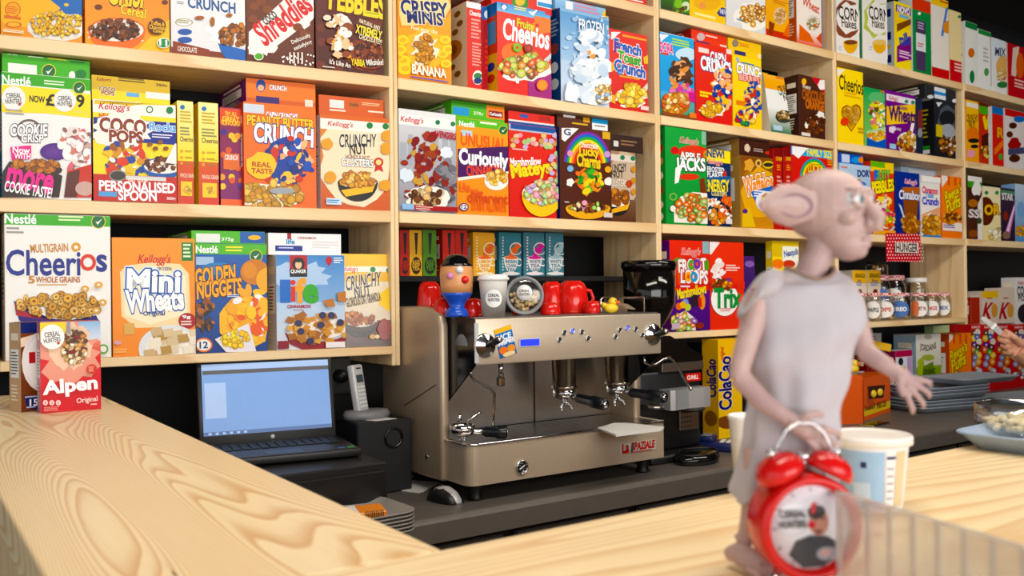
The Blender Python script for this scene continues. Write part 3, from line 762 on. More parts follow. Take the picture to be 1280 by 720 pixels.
def art(k):
    k.BAND(0, 1, '#c85420', '#e08a3c'); k.S(446, 195, 52, 66, '#f3e0c2', 18, .2); k.R(395, 151, 495, 164, '#f2ede4'); k.R(395, 143, 495, 151, '#d8641c'); KEL(k, 410, 152, 441, 160); k.E(462, 157, 4, 4, '#1f7a3c'); k.E(482, 158, 4, 4, '#1f7a3c')
    k.T('CRUNCHY', 424, 168, 470, 184, '#1e1a1a', '#f6efe4', .07, b=.02, rot=4, sh=.1); k.T('NUT', 437, 180, 458, 193, '#1e1a1a', b=.02, rot=4); k.T('HONEY & NUT', 432, 194, 462, 199, '#8a4a1c', '#ffffff', .06); k.T('CLUSTERS', 427, 199, 466, 208, '#ffffff', '#3a2418', .09, b=.03)
    k.E(473, 203, 6, 6, '#c8281c'); k.P([(469, 208), (477, 208), (479, 215), (473, 212), (468, 215)], '#c8281c'); k.E(473, 203, 3.5, 3.5, '#f0d890')
    k.BOWL(447, 228, 25, 8, 24, '#171412'); k.P([(426, 238), (469, 230), (465, 240), (432, 246)], '#f2b62a'); k.C(446, 224, 21, 9, OAT, 60, 3.4)
    for x, y in ((412, 222), (408, 180), (482, 186), (483, 170), (480, 232)): k.S(x, y, 8, 8, '#e0a040', 10, .2)
    k.R(407, 248, 426, 256, '#cfe0f0'); k.lines(408, 250, 425, 255, 2, '#4a86c0'); k.lines(432, 255, 452, 257, 1, '#f2d8b8')
B7 = sb(0, 'B', 402.5, 489, 146, '#d2672a', 'orange and cream nut cereal box with striped bowl beside the upright', art, side='#e8e0dc')
def art(k):
    k.BAND(0, 1, '#cf5a1a'); k.R(412, 125, 430, 135, '#ece8e4'); k.E(442, 131, 6, 4, '#b86a3a'); k.T('Crunchy', 437, 129, 448, 134, '#3a2418'); k.R(412, 137, 432, 139, '#f2e4d0'); k.R(460, 139, 480, 141, '#f2e4d0'); k.lines(452, 129, 478, 133, 2, '#f0cfa8')
lie(B7, 401, 482, 122, '#cf5c1c', 'dark orange cereal box lying flat on the nut cluster box', art, bay=0, s=.035)

# ---------------------------------------------------------------- unit over the laptop, lowest shelf
def art(k):
    NES(k, 265, 282, 0, 139, 6, 45, '#45ac31'); k.lines(73, 270, 111, 278, 2, '#e6f4c8'); CHK(k, 123, 277, 9); k.lines(8, 284, 32, 294, 2, '#9a9894')
    k.T('MULTIGRAIN', 38, 305, 85, 315, '#c98a3a', b=.03, rot=3); k.E(95, 309, 6, 6, '#d9a254'); k.E(95, 309, 2.5, 2.5, '#f4f0ea')
    k.T('Cheeri', 8, 313, 100, 344, '#1f2f86', '#f4f2ee', .06, b=.025); k.O(110, 328, 10, 10.5, 4.2, '#d8402e'); k.T('s', 121, 319, 133, 339, '#1f2f86', b=.03)
    k.T('5', 36, 345, 43, 354, '#c8842e', b=.05); k.T('WHOLE GRAINS', 45, 346, 100, 353, '#b8743a', b=.03); k.lines(46, 355, 98, 358, 1, '#d8b48a')
    k.S(76, 385, 60, 26, '#fbf8f2', 24, .3); k.P([(17, 376), (45, 396), (100, 402), (120, 394), (124, 402), (100, 430), (50, 424), (24, 400)], '#3a2a78'); k.P([(18, 378), (40, 396), (60, 400), (20, 394)], '#b8283a')
    k.C(74, 382, 52, 15, RINGS, 90, 5, '#8a5a26'); 
    for x, y in ((106, 361), (123, 356), (120, 388), (128, 378)): k.E(x, y, 5, 4, '#dcaa5c'); k.E(x, y, 2, 1.6, '#f2ede4')
    k.E(129, 436, 6, 6, '#5aa83c'); k.E(129, 436, 4, 4, '#f3f1ec')
sb(0, 'C', 6, 139, 266, '#f2f0ec', 'large white cereal box with green band and big navy lettering behind the muesli box', art, D=.08, side='#d8d6d2')
def art(k):
    k.BAND(0, 1, '#f28a1a', '#f4962a'); k.R(227, 303, 241, 326, '#2f7a3c'); k.lines(229, 305, 239, 324, 4, '#e4ecc8'); k.P([(150, 340), (158, 332), (190, 328), (225, 330), (236, 342), (238, 392), (232, 408), (170, 410), (152, 395)], '#f4ddb0'); k.P([(154, 345), (190, 332), (232, 345), (234, 392), (188, 406), (156, 394)], '#f9edcf')
    KEL(k, 173, 318, 213, 332); k.T('FROZEN', 197, 334, 214, 338, '#3a4a8a')
    k.T('Mini', 160, 338, 224, 364, '#ffffff', '#2a5cae', .1, '#dce8f4', .15, b=.07, rot=-2); k.T('Wheats', 158, 362, 229, 388, '#ffffff', '#2a5cae', .1, b=.07, rot=3); k.T('Original', 179, 389, 206, 396, '#2a4a8a', b=.03)
    k.E(234, 401, 11, 10, '#a81c28'); k.T('9g', 228, 394, 238, 399, '#ffffff', b=.04); k.lines(226, 401, 242, 408, 2, '#f0d8d0')
    k.R(155, 404, 168, 418, '#dcb070'); k.E(213, 436, 40, 30, '#dfe2e4', n=26); k.E(216, 436, 34, 25, '#f3efe6')
    for i in range(26):
        x, y = 186 + k.rnd.random() * 62, 412 + k.rnd.random() * 30; k.P([(x - 7, y - 4), (x + 6, y - 6), (x + 8, y + 4), (x - 5, y + 6)], k.rnd.choice(['#cbb189', '#e0d2b6', '#b8945c', '#d8c4a0', '#efe6d4']), 'cereal_picture')
    k.lines(142, 436, 165, 442, 2, '#f6c884'); k.E(147, 428, 5, 2.6, '#d8a8b0')
sb(0, 'C', 140.5, 244, 298, '#f28f20', 'orange cereal box with white wheat lettering outlined blue and a bowl of biscuits', art, side='#e07f18')
def art(k):
    k.BAND(0, 1, '#1d3f86', '#2a62b0'); NES(k, 305, 318, 240, 335, 245, 272, '#58b338'); k.lines(282, 308, 310, 316, 2, '#f4e44a'); CHK(k, 320, 320, 8); k.R(245, 321, 267, 331, '#a9c4e0')
    k.E(272, 336, 20, 8, '#4f86c0'); k.T('GOLDEN', 244, 334, 294, 354, '#f8a818', '#5a2408', .1, b=.07, rot=7, sh=.1); k.T('NUGGETS', 246, 351, 302, 370, '#f8a818', '#5a2408', .1, b=.07, rot=7, sh=.1); k.lines(284, 368, 302, 372, 2, '#cfe0f4')
    k.E(318, 340, 18, 16, '#c87a28'); k.E(312, 338, 9, 10, '#d98c34'); k.E(336, 350, 16, 16, '#f2a828')
    k.S(306, 404, 34, 36, '#f6b820', 18, .2); k.G(312, 396, 26, 36, ['#f6b820','#f8c84a','#e89a58','#e8602c','#f4f0ea','#f0a828'], 70, 7); k.G(256, 392, 12, 22, ['#4a3426','#8a5432','#2a2420','#b07040'], 30, 5)
    k.P([(268, 424), (310, 404), (320, 440), (282, 440)], '#e8e4ea'); k.C(294, 424, 16, 10, ['#f4c430', '#f8d858', '#e8b020'], 36, 3.4); k.E(254, 431, 11, 9, '#e87a34'); k.E(254, 431, 9, 7, '#f2efe6'); k.T('12', 249, 427, 259, 435, '#1f3f86', b=.05)
B9 = sb(0, 'C', 244.5, 334, 305, '#1f478f', 'blue cereal box with green band and golden lettering over yellow picture', art, side='#f0b028')
def art(k):
    k.BAND(0, 1, '#5ab63c'); k.R(245, 292, 275, 303, '#e8ece4'); k.T('375g', 277, 297, 292, 302, '#f2f8e8', b=.03); k.R(300, 290, 340, 304, '#2f62a8'); k.E(318, 297, 8, 3, '#f4b820')
lie(B9, 240, 332, 289, '#58b23a', 'green cereal box lying flat on the blue box with golden lettering', art, bay=0, s=.03, row='C')
def art(k):
    k.BAND(0, .5, '#d5dbe4', '#b9cfe8'); k.BAND(.5, 1, '#8fb2dc', '#5b8ec8'); k.S(376, 345, 40, 22, '#b4cdea', 24, .5)
    k.R(362, 319, 384, 346, '#b41e28'); k.E(373, 330, 8, 8, '#161314'); k.R(362, 336, 384, 346, '#161314'); k.E(373, 331, 4.2, 5, '#e8c4a0'); k.E(373, 325, 6, 3, '#161314'); k.T('QUAKER', 363.5, 337, 382.5, 342, '#ffffff', b=.04)
    k.E(411, 325, 4, 4.5, '#b83a44'); k.P([(407, 327), (415, 327), (411, 333)], '#b83a44'); k.lines(417, 322, 429, 330, 3, '#e4ecf6')
    k.R(353.5, 351, 359, 377, '#2f6cc0'); k.T('l', 353, 351, 360, 377, '#2f6cc0', b=.07); k.R(363.5, 358, 369, 377, '#d8382c'); k.E(366, 353, 3.4, 3.2, '#d8382c'); k.T('f', 370.5, 349, 381, 377, '#f0a020', b=.09); k.T('e', 380, 357, 396, 377.5, '#46a63a', b=.09)
    k.T('CINNAMON', 359, 381, 388, 385, '#b03030', b=.04); k.lines(366, 387, 382, 388.5, 1, '#b07060')
    k.P([(356, 416), (362, 430), (380, 438), (420, 434), (432, 430), (432, 406), (400, 418)], '#8e1624'); k.E(396, 412, 40, 15, '#b8bcc4'); k.E(396, 410, 37, 14, '#f0eadf')
    for i in range(64):
        x, y = 360 + k.rnd.random() * 72, 393 + k.rnd.random() * 34; d = 5 + 2 * k.rnd.random(); t = k.rnd.random() * 1.6
        if ((x - 396) / 40) ** 2 + ((y - 410) / 19) ** 2 < 1: k.P([(x + d * math.cos(t + q), y + d * .8 * math.sin(t + q)) for q in (0, 1.57, 3.14, 4.71)], k.rnd.choice(['#b97a36', '#cf9450', '#a3652a', '#dba862']), 'cereal_picture')
    for x, y in ((372, 404), (400, 406), (375, 414), (387, 426), (402, 394), (424, 403), (413, 394)): k.E(x, y, 4.5, 4.2, '#343458', part='cereal_picture')
    k.P([(402, 376), (415, 373), (418, 383), (408, 384)], '#b97a40'); k.P([(420, 366), (431, 364), (431, 378), (421, 376)], '#b97a40'); k.R(406, 427, 430, 434, '#f0eaea'); k.R(344, 426, 360, 436, '#8a1422')
B10 = sb(0, 'C', 345.5, 431, 319, '#c9d2de', 'pale blue and white cereal box with multicoloured lowercase lettering and red bowl of squares', art, side='#cdd0da')
def art(k):
    k.BAND(0, 1, '#efeef0'); k.R(359, 291, 364, 299, '#a02028'); k.T('life', 358, 299, 368, 305, '#2f8ac0', b=.06); k.T('CINNAMON', 372, 296, 395, 299, '#b04040'); k.R(344, 307, 378, 314, '#26348a'); k.lines(348, 309, 376, 312, 1, '#c8d0f0'); k.lines(390, 302, 424, 312, 3, '#dcdada')
lie(B10, 336, 427, 292, '#ecebee', 'white cereal box lying flat on the pale blue and white box', art, bay=0, s=.03, row='C')
def art(k):
    k.BAND(0, .28, '#3c2418', '#6a4426'); k.BAND(.28, .7, '#cfc2ae', '#e8dcc0'); k.BAND(.7, 1, '#e8b43a', '#f2c658'); k.R(430, 333, 500, 340, '#f2ece0'); KEL(k, 431, 333, 447, 341); k.E(466, 337, 3.5, 3.5, '#1f7a3c'); k.E(486, 338, 3.5, 3.5, '#1f7a3c')
    k.S(488, 374, 16, 16, '#f0c83a', 14, .4); k.T('CRUNCHY', 432, 343, 476, 360, '#1c1818', '#f4ecd8', .07, b=.03, rot=8, sh=.2); k.T('NUT', 443, 358, 463, 372, '#1c1818', '#f4ecd8', .06, b=.03, rot=8, sh=.1)
    k.T('GLORIOUS OAT GRANOLA', 432, 369, 476, 380, '#5a4630', rot=10, b=.03); k.BOWL(450, 402, 21, 9, 20, '#241c18', '#d8d0c4'); k.E(450, 405, 21, 10, '#3a2e26'); k.E(450, 400, 20, 9, '#cfc6b8'); k.C(448, 398, 18, 9, ['#a8622e', '#c98a50', '#8a4a22'], 50, 3)
    k.S(480, 412, 10, 14, '#8a2a24', 12, .3); k.E(465, 421, 4, 3, '#c9a060'); k.E(471, 421, 3, 2.5, '#e0c8a0')
sb(0, 'C', 432, 489, 317, '#d8b060', 'golden foil cereal pouch with black lettering leaning by the upright', art, name='cereal_pouch', cat='cereal pouch', D=.08, lean=.03, s=.004, material=PLAST)

# ---------------------------------------------------------------- unit over the espresso machine
def art(k):
    k.BAND(0, 1, '#f2941e', '#f6aa30'); k.S(533, 62, 28, 30, '#f6bc4c', 20, .2)
    k.P([(498, 2), (512, -4), (560, -8), (566, 6), (560, 22), (520, 34), (500, 34), (497, 18)], '#f08a1a'); k.P([(499, 2), (512, -2), (558, -6), (564, 8), (556, 22), (520, 32), (502, 32), (499, 18)], '#f7d99a')
    k.T('CRISPY', 501, 2, 559, 20, '#24306e', '#f7ecc8', .07, rot=6, b=.06); k.T('MINIS', 509, 15, 553, 30, '#24306e', '#f7ecc8', .07, rot=5, b=.06); k.T('Fuel your day', 514, 35, 547, 41, '#fff0d0', sh=.1)
    for x, y, r in ((503, 50, 8), (500, 62, 8), (504, 76, 9), (506, 86, 10), (556, 50, 7), (560, 62, 8), (553, 68, 7), (557, 80, 7), (499, 72, 6)): k.E(x, y, r, r * .75, '#f6d662'); k.E(x, y, r * .5, r * .35, '#e8b23a')
    k.S(530, 62, 20, 24, '#f6ead2', 22, .5); k.C(530, 62, 12, 18, ['#c98a3c', '#b0722a', '#dca858'], 60, 3.0)
    k.T('BANANA', 514, 84, 556, 95, '#fff6e4', '#c86a10', .05, b=.06); k.lines(512, 99, 562, 102, 1, '#6a6ac0')
sb(1, 'A', 497, 567.5, -6, '#f29a22', 'orange cereal box with navy slanted lettering and banana slices, first above the machine', art)
def art(k):
    k.BAND(0, 1, '#d8261e'); k.BAND(.93, 1, '#f0eef0'); k.T('Cheerios', 587, 14, 602, 20, '#ffffff', b=.03); k.lines(589, 24, 602, 50, 6, '#f0a8a0'); k.lines(590, 54, 602, 84, 8, '#f0a8a0'); k.E(597, 97, 6.5, 9, '#f0eee4'); k.E(597, 95, 5, 4, '#3a7a4a'); k.E(597, 101, 5, 4, '#2a3a7a')
def side7(k):
    k.R(0, 0, 1, 1, '#e6d6b4', part='side_print'); k.E(.5, .5, .35, .12, '#b5702e'); k.E(.5, .5, .2, .07, '#8a4a1c')
    for y in (.1, .22, .7, .8, .3): k.E(.3 + .5 * k.rnd.random(), y, .1, .035, '#8a5a2a')
    k.R(.1, .86, .5, .93, '#c07a2a', part='side_print')
sb(1, 'A', 587, 605, 4, '#d8261e', 'cereal box turned edge on, red spine and cream face with oat rings', art, side='#e6d6b4', D=.19, s=.006, sideart=side7)
def art(k):
    k.BAND(0, 1, '#b02028'); k.BAND(.85, 1, '#3a6ab0'); k.E(609, 18, 4, 5, '#dfe6f0'); k.lines(606, 50, 612, 90, 6, '#d86058')
sb(1, 'A', 605.5, 613, 9, '#b02028', 'dark red cereal box spine with blue top in a narrow gap', art, s=.05, D=.18)
def art(k):
    k.BAND(0, 1, '#e0221a', '#e8301c'); k.BAND(.9, 1, '#8ac0e8', '#5aa0dc'); k.P([(660, 14), (666, 20), (676, 8), (670, 12), (666, 16)], '#ffffff'); k.lines(643, 9, 662, 14, 2, '#f2e86a'); k.E(686, 16, 5, 3, '#d8404a')
    k.R(626, 5, 634, 12, '#2a62b4'); k.E(630, 9, 3, 3, '#ffffff'); k.R(668, 22, 691, 30, '#f07a2a'); k.E(678, 34, 16, 8, '#f07820')
    k.T('Fruity', 646, 26, 667, 39, '#c8e03a', b=.05, rot=-4); k.T('Cheerios', 629, 30, 686, 55, '#ffffff', b=.05, rot=-3, sh=.02); k.E(671, 32, 2.5, 2.5, '#d83a2a')
    k.E(640, 66, 14, 12, '#f0702a'); k.P([(660, 96), (700, 90), (700, 130), (660, 130)], '#a02a7a')
    k.S(655, 86, 36, 18, '#f6f2ea', 20, .3); k.P([(676, 78), (690, 65), (691, 69), (680, 84)], '#c9ccd0')
    k.C(654, 82, 28, 14, FRUIT, 60, 5, '#d8c8b0')
    for x, y, c in ((645, 60, '#7ab83a'), (659, 61, '#8a4030')): k.E(x, y, 5.5, 5.5, c); k.E(x, y, 2, 2, '#e8301c')
    k.E(676, 107, 7, 7, '#f07a1c'); k.E(676, 107, 5, 5, '#f6983a'); k.E(645, 103, 2, 2, '#fff')
def side9(k):
    k.R(0, 0, 1, .14, '#3a78c0', part='side_print'); k.R(0, .14, 1, .56, '#d84a2a', part='side_print'); k.R(0, .56, 1, 1, '#f0b62a', part='side_print'); k.R(.1, .2, .9, .45, '#6aa0d0', part='side_print'); k.E(.5, .7, .3, .05, '#3a4a9a'); k.E(.5, .83, .3, .05, '#c83a2a')
F1 = sb(1, 'A', 625, 692, 10, '#e0261c', 'red fruity ring cereal box with pale blue top band and white lettering', art, side='#e0a02a', sideart=side9)
def art(k):
    k.BAND(0, 1, '#d8281e'); k.R(640, -4, 660, 8, '#3a8a3a'); k.R(671, -2, 692, 10, '#e8ecf0'); k.R(672, 4, 692, 9, '#4a9ad0'); k.E(650, 2, 6, 5, '#f0c030')
lie(F1, 618, 694, -8, '#d42a20', 'red cereal box lying flat on the fruity ring box under the top shelf', art, bay=1, s=.035, row='A')
def art(k):
    k.BAND(0, 1, '#cfdcec', '#8fb8dc'); k.BAND(.45, .97, '#a3c4e4', '#6a9fd0')
    for i in range(60): k.E(706 + k.rnd.random() * 58, 20 + k.rnd.random() * 108, 1 + 3 * k.rnd.random(), 1 + 2.5 * k.rnd.random(), k.rnd.choice(['#bcd4ea', '#9cc0e0', '#dbe8f4']))
    k.T('FROZEN', 722, 27, 753, 41, '#f0f6fc', '#5a8ab8', .04, b=.02); k.T('Disney', 732, 23, 744, 27, '#44709c')
    k.G(736, 84, 20, 44, ['#eef3f8','#e0eaf4','#f8fafc','#d4e2f0','#c4d8ec','#f4f7fa'], 90, 8); k.G(738, 66, 10, 14, ['#3a4a5a','#f0a04a','#eef3f8','#dce8f4'], 12, 3); k.S(752, 118, 14, 14, '#f6f0e4', 14, .3); k.C(752, 118, 10, 11, ['#d8b880', '#b88a4a', '#f0e4cc', '#9ab0d0'], 34, 3); k.S(712, 120, 10, 20, '#e8f0f8', 14, .4); k.E(756, 18, 4, 5, '#f0c030'); k.R(707, 3, 717, 11, '#d8dce8')
def side10(k):
    k.R(0, 0, 1, 1, '#2f4a80', part='side_print'); k.E(.5, .42, .35, .06, '#8a4a4a'); k.E(.5, .62, .3, .06, '#d8e0ec'); k.E(.5, .8, .35, .06, '#c8d4e8'); k.lines(.1, .1, .9, .3, 5, '#9ab0d8', .5, 'side_print')
b = sb(1, 'A', 704, 765, 17, '#8fb4da', 'icy blue cereal box with pale lettering and snowy white shapes', art, side='#2f4a80', sideart=side10, D=.07)
def art(k):
    k.BAND(0, 1, '#7fb0d8', '#9cc4e6'); k.R(707, 2, 716, 15, '#e8e8ee'); k.lines(718, 4, 750, 18, 3, '#c890a8'); k.E(757, 18, 4, 5, '#f0c030')
lie(b, 698, 761, -1, '#83b2d8', 'pale blue cereal box lying flat on the icy blue box', art, bay=1, s=.02, row='A')
def art(k):
    k.BAND(0, 1, '#d4201c', '#dc2a20'); k.P([(764, 40), (776, 40), (764, 50)], '#f0f0f4'); k.lines(778, 46, 808, 51, 1, '#f0a030')
    for w_, y0, y1, cs in (('French', 53, 66, ['#3a62b8']), ('Toast', 67, 79, ['#4aa03a']), ('Crunch', 79, 93, ['#2f5cb4'])):
        k.T(w_, 768 if w_ != 'Toast' else 772, y0, 801 if w_ != 'Crunch' else 806, y1, cs[0], '#f4f0ee', .11, b=.09, rot=-4)
    k.T('F', 768, 53, 772.6, 65, '#6a3a9a', b=.09); k.T('C', 771, 81, 776, 93, '#3a8ac8', b=.09)
    k.lines(774, 96, 800, 100, 1, '#f0a030'); k.S(789, 122, 22, 14, '#f8f4ec', 22, .35); k.P([(802, 112), (812, 100), (812, 106), (806, 117)], '#d8d0cc'); k.C(788, 119, 17, 13, ['#f2c048', '#e0a030', '#f6d47a'], 40, 4.2)
    k.P([(803, 72), (811, 68), (812, 80), (804, 80)], '#f0b83a'); k.P([(763, 118), (769, 120), (768, 130), (763, 128)], '#e8a830'); k.E(764, 84, 3, 6, '#e8a830'); k.R(800, 133, 811, 138, '#f0d8d4')
sb(1, 'A', 764, 812.5, 41, '#d6241e', 'red toast cereal box with multicoloured stacked words and golden squares', art)

def art(k):
    k.BAND(0, 1, '#8d8a96', '#d6d8de'); k.R(490, 146, 580, 159, '#f1f0ee'); k.BAND(.95, 1, '#e4e4e6'); KEL(k, 501, 146, 529, 155); k.E(547, 153, 3, 3, '#1f7a4a'); k.E(566, 155, 3, 3, '#1f7a4a')
    for x, w_, y in ((500, 8, 178), (510, 6, 168), (540, 8, 172), (553, 7, 165), (563, 8, 172)): k.R(x, y, x + w_, 206, '#a9aeb8')
    k.G(528, 200, 24, 34, ['#7a2a2c','#8a2f2c','#9a4a34','#c8a05a','#5a1e20','#a04030'], 60, 6); k.S(557, 191, 9, 8, '#e4ecf8', 14, .3); k.S(507, 219, 10, 10, '#dce8f4', 14, .3); k.G(556, 230, 14, 26, ['#6a6a74','#84848e','#54545e','#8a3a34'], 40, 6)
    k.T('AVENGERS', 541, 165, 569, 173, '#b82030', b=.06, rot=-3); k.lines(505, 238, 520, 250, 2, '#9a3a34')
    k.S(533, 248, 30, 17, '#f2ede4', 22, .25); k.C(534, 248, 23, 12, ['#6a4026', '#c9a878', '#4a2a18', '#e0cba4'], 46, 4); k.R(501, 255, 516, 262, '#9cc0e4'); k.R(516, 258, 572, 264, '#a82a2c'); k.lines(518, 258.5, 540, 263, 2, '#e8c8c0')
sb(1, 'B', 499.5, 572, 140, '#c9cad0', 'grey and silver cereal box with dark red shapes over city towers', art)
def art(k):
    k.BAND(0, 1, '#f08a1a', '#f4a030'); NES(k, 150, 160, 572, 637, 574, 593, '#63bb3e'); k.lines(600, 153, 626, 158, 1, '#f0f4d8'); CHK(k, 629, 163, 6); k.R(576, 163, 590, 170, '#b9d2e8')
    k.T('UNUSUAL', 576, 170, 632, 185, '#e85a1c', b=.05, rot=-2); k.P([(572, 186), (637, 183), (637, 214), (572, 222)], '#45205a'); k.T('Curiously', 574, 189, 634, 213, '#ffffff', b=.08, rot=-1); k.T('CINNAMON', 583, 207, 625, 219, '#e8441c', '#45205a', .04, b=.05, rot=5); k.P([(572, 222), (637, 214), (637, 217), (572, 226)], '#f3ece0')
    k.E(620, 226, 15, 12, '#f2eee8'); k.C(621, 222, 12, 8, ['#e0a850', '#f0c880', '#c98a34'], 30, 3.2); k.T('Like...', 574, 229, 592, 237, '#e8641c', b=.03, rot=-4); k.T('Lively', 574, 235, 602, 243, '#ea6a1c', b=.03, rot=-4); k.T('different', 584, 241, 634, 254, '#d8480f', b=.05); k.T('START ALLWAYS', 589, 254, 632, 264, '#ea5c14', b=.06)
    k.E(579, 259, 6, 5, '#5a2a6a'); k.E(579, 259, 4.6, 3.6, '#f2f0ec'); k.T('12', 576, 256.5, 582, 261, '#45205a', b=.05)
b = sb(1, 'B', 572.5, 637, 151, '#f2942a', 'orange cereal box with green band and white lettering on a purple stripe', art)
def art(k):
    k.BAND(0, 1, '#58b43a'); k.BAND(.7, 1, '#3f8a2e'); k.R(566, 134, 586, 144, '#4a9ad0'); k.T('375g', 592, 140, 604, 145, '#eaf4d8'); k.R(608, 133, 631, 149, '#f08428'); k.R(611, 139, 628, 147, '#7a2a3a'); k.T('Curiously', 612, 141, 627, 146, '#ffffff', b=.05)
lie(b, 567, 633, 127, '#56b039', 'green cereal box lying flat on the purple striped orange box', art, bay=1, s=.03)
def art(k):
    k.BAND(0, 1, '#d4231c', '#de2c20'); k.lines(640, 186, 664, 189, 1, '#f0c8c0'); k.T('Marshmallow', 638, 197, 676, 207, '#ffffff', b=.04, rot=6); k.T('Mateys', 639, 203, 688, 224, '#f8dc38', '#a01a10', .05, b=.08, rot=10); k.BAND(.93, 1, '#b9c0d4')
    k.R(638, 157, 698, 164, '#3a5a9a')
    for i in range(34): 
        x = 640 + k.rnd.random() * 58; y = 168 + k.rnd.random() * 16; k.E(x, y, 3.4, 3, k.rnd.choice(MARSH)); 
    for i in range(14): k.E(686 + k.rnd.random() * 11, 186 + k.rnd.random() * 42, 3.4, 3, k.rnd.choice(MARSH))
    k.E(675, 242, 24, 14, '#f6f0ea'); k.BOWL(676, 244, 25, 12, 27, '#f2c42a'); k.C(676, 241, 21, 14, MARSH, 90, 3.4)
b = sb(1, 'B', 638, 697, 158, '#d6261e', 'red marshmallow cereal box with yellow slanted lettering and yellow bowl', art)
def art(k):
    k.BAND(0, 1, '#d4281e'); k.BAND(0, .28, '#3a5a9a'); k.BAND(.28, .4, '#e8e0da'); k.R(650, 143, 660, 147, '#3a62a8'); k.lines(640, 158, 660, 160, 1, '#c8d4f0'); k.R(674, 146, 688, 151, '#b02018')
lie(b, 638, 695.5, 142, '#d42a20', 'red cereal box lying flat on the red marshmallow box', art, bay=1, s=.03)
def art(k):
    k.BAND(0, 1, '#4a2216', '#532818'); k.P([(702, 160), (724, 160), (706, 177), (702, 174)], '#f2eeee'); k.T('G', 705, 161, 713, 169, '#3a4a7a', b=.05); k.R(753, 165, 764, 174, '#d8a83a')
    for r, c in ((30, '#8a3a9a'), (28, '#3a6ac8'), (25.5, '#3aa84a'), (23, '#f2d83a'), (20.5, '#f08a2a'), (18, '#d8342a')):
        k.O(734, 208, r, r * 1.45, 3, c, a0=8, a1=172)
    k.T('Chocolate', 724, 178, 747, 185, '#f2eeea', b=.04); k.T('Lucky', 724, 184, 748, 198, '#f4d03a', '#6a3a0c', .05, b=.07); k.T('Charms', 721, 194, 750, 209, '#f4d03a', '#6a3a0c', .05, b=.07, rot=-2)
    k.G(735, 226, 16, 20, ['#3a9a3a','#2f8a34','#e89a5a','#58b048','#e8702a','#f0d03a'], 44, 5); k.S(712, 228, 6, 6, '#f2eeea', 10, .4); k.S(760, 227, 6, 6, '#f2eeea', 10, .4); k.E(712, 192, 4, 4, '#e8a0b8'); k.E(712, 211, 4, 4, '#8ab8e0'); k.E(758, 193, 4, 4, '#c8a0d8'); k.E(759, 212, 4, 4, '#f0b060')
    k.BOWL(734, 260, 28, 6, 14, '#e8a820', '#f0bc34', '#b87818'); k.C(734, 258, 21, 6, CHOC + ['#9ac870', '#e8a0b0', '#f0e0b0'], 44, 2.8); k.R(753, 266, 764, 272, '#d8ccc4'); k.lines(704, 252, 710, 255, 1, '#c8b8a8')
b = sb(1, 'B', 701.5, 765, 162, '#4a2418', 'dark brown cereal box with a rainbow arch, yellow lettering and yellow bowl', art, side='#2a3468')
def art(k):
    k.BAND(0, 1, '#4e2618'); k.R(704, 141, 719, 147, '#efe8e4'); k.R(729, 143, 737, 153, '#d8a850'); k.R(740, 144, 762, 163, '#eef0f2'); k.R(740, 148, 762, 155, '#4aa0d8'); k.lines(743, 157, 760, 160, 1, '#6a6a6a'); k.lines(715, 154, 738, 158, 1, '#d8b040')
lie(b, 699, 762, 138, '#4e2819', 'dark brown cereal box lying flat on the rainbow arch box', art, bay=1, s=.03)
def art(k):
    k.BAND(0, 1, '#52301f', '#a58468'); k.S(780, 222, 20, 36, '#c4b09a', 14, .25); k.R(760, 194, 800, 202, '#d8cfc4'); k.E(778, 197, 3, 3, '#1f7a4a'); k.E(791, 198, 3, 3, '#1f7a4a'); k.T('CRUNCHY', 758, 205, 783, 215, '#1c1614', rot=6, b=.03); k.T('NUT', 764, 214, 779, 222, '#1c1614', rot=4, b=.03); k.T('CLUSTERS', 762, 224, 783, 233, '#efe6da', '#3a2418', .06); k.E(786, 230, 4, 5, '#b8401c')
    k.BOWL(772, 252, 16, 8, 18, '#1c1614', '#1c1614'); k.P([(764, 262), (787, 254), (784, 262), (764, 267)], '#e8a82a'); k.C(770, 247, 15, 8, ['#b0682a', '#c9823c', '#8a4a1c'], 40, 3.4)
    for y in (212, 226, 240): k.E(791, y, 3, 4, '#c98a3c')
b = sb(1, 'B', 765.5, 796, 190, '#5a3a26', 'brown nut cereal box with striped bowl tucked against the upright', art)
def art(k):
    k.BAND(0, 1, '#2e1c16'); k.R(767, 176, 773, 183, '#d8d4d0'); k.lines(776, 176, 800, 184, 2, '#8a6a54')
lie(b, 765, 806, 170, '#2e1d17', 'very dark cereal box lying flat on the brown nut box', art, bay=1, s=.02)
def art(k): k.BAND(0, 1, '#d8302a'); k.lines(782, -4, 806, 3, 2, '#f6e8e0')
sb(1, 'Z', 770, 812, -60, '#d0281e', 'red cereal box on the topmost shelf above the toast cereal', art)

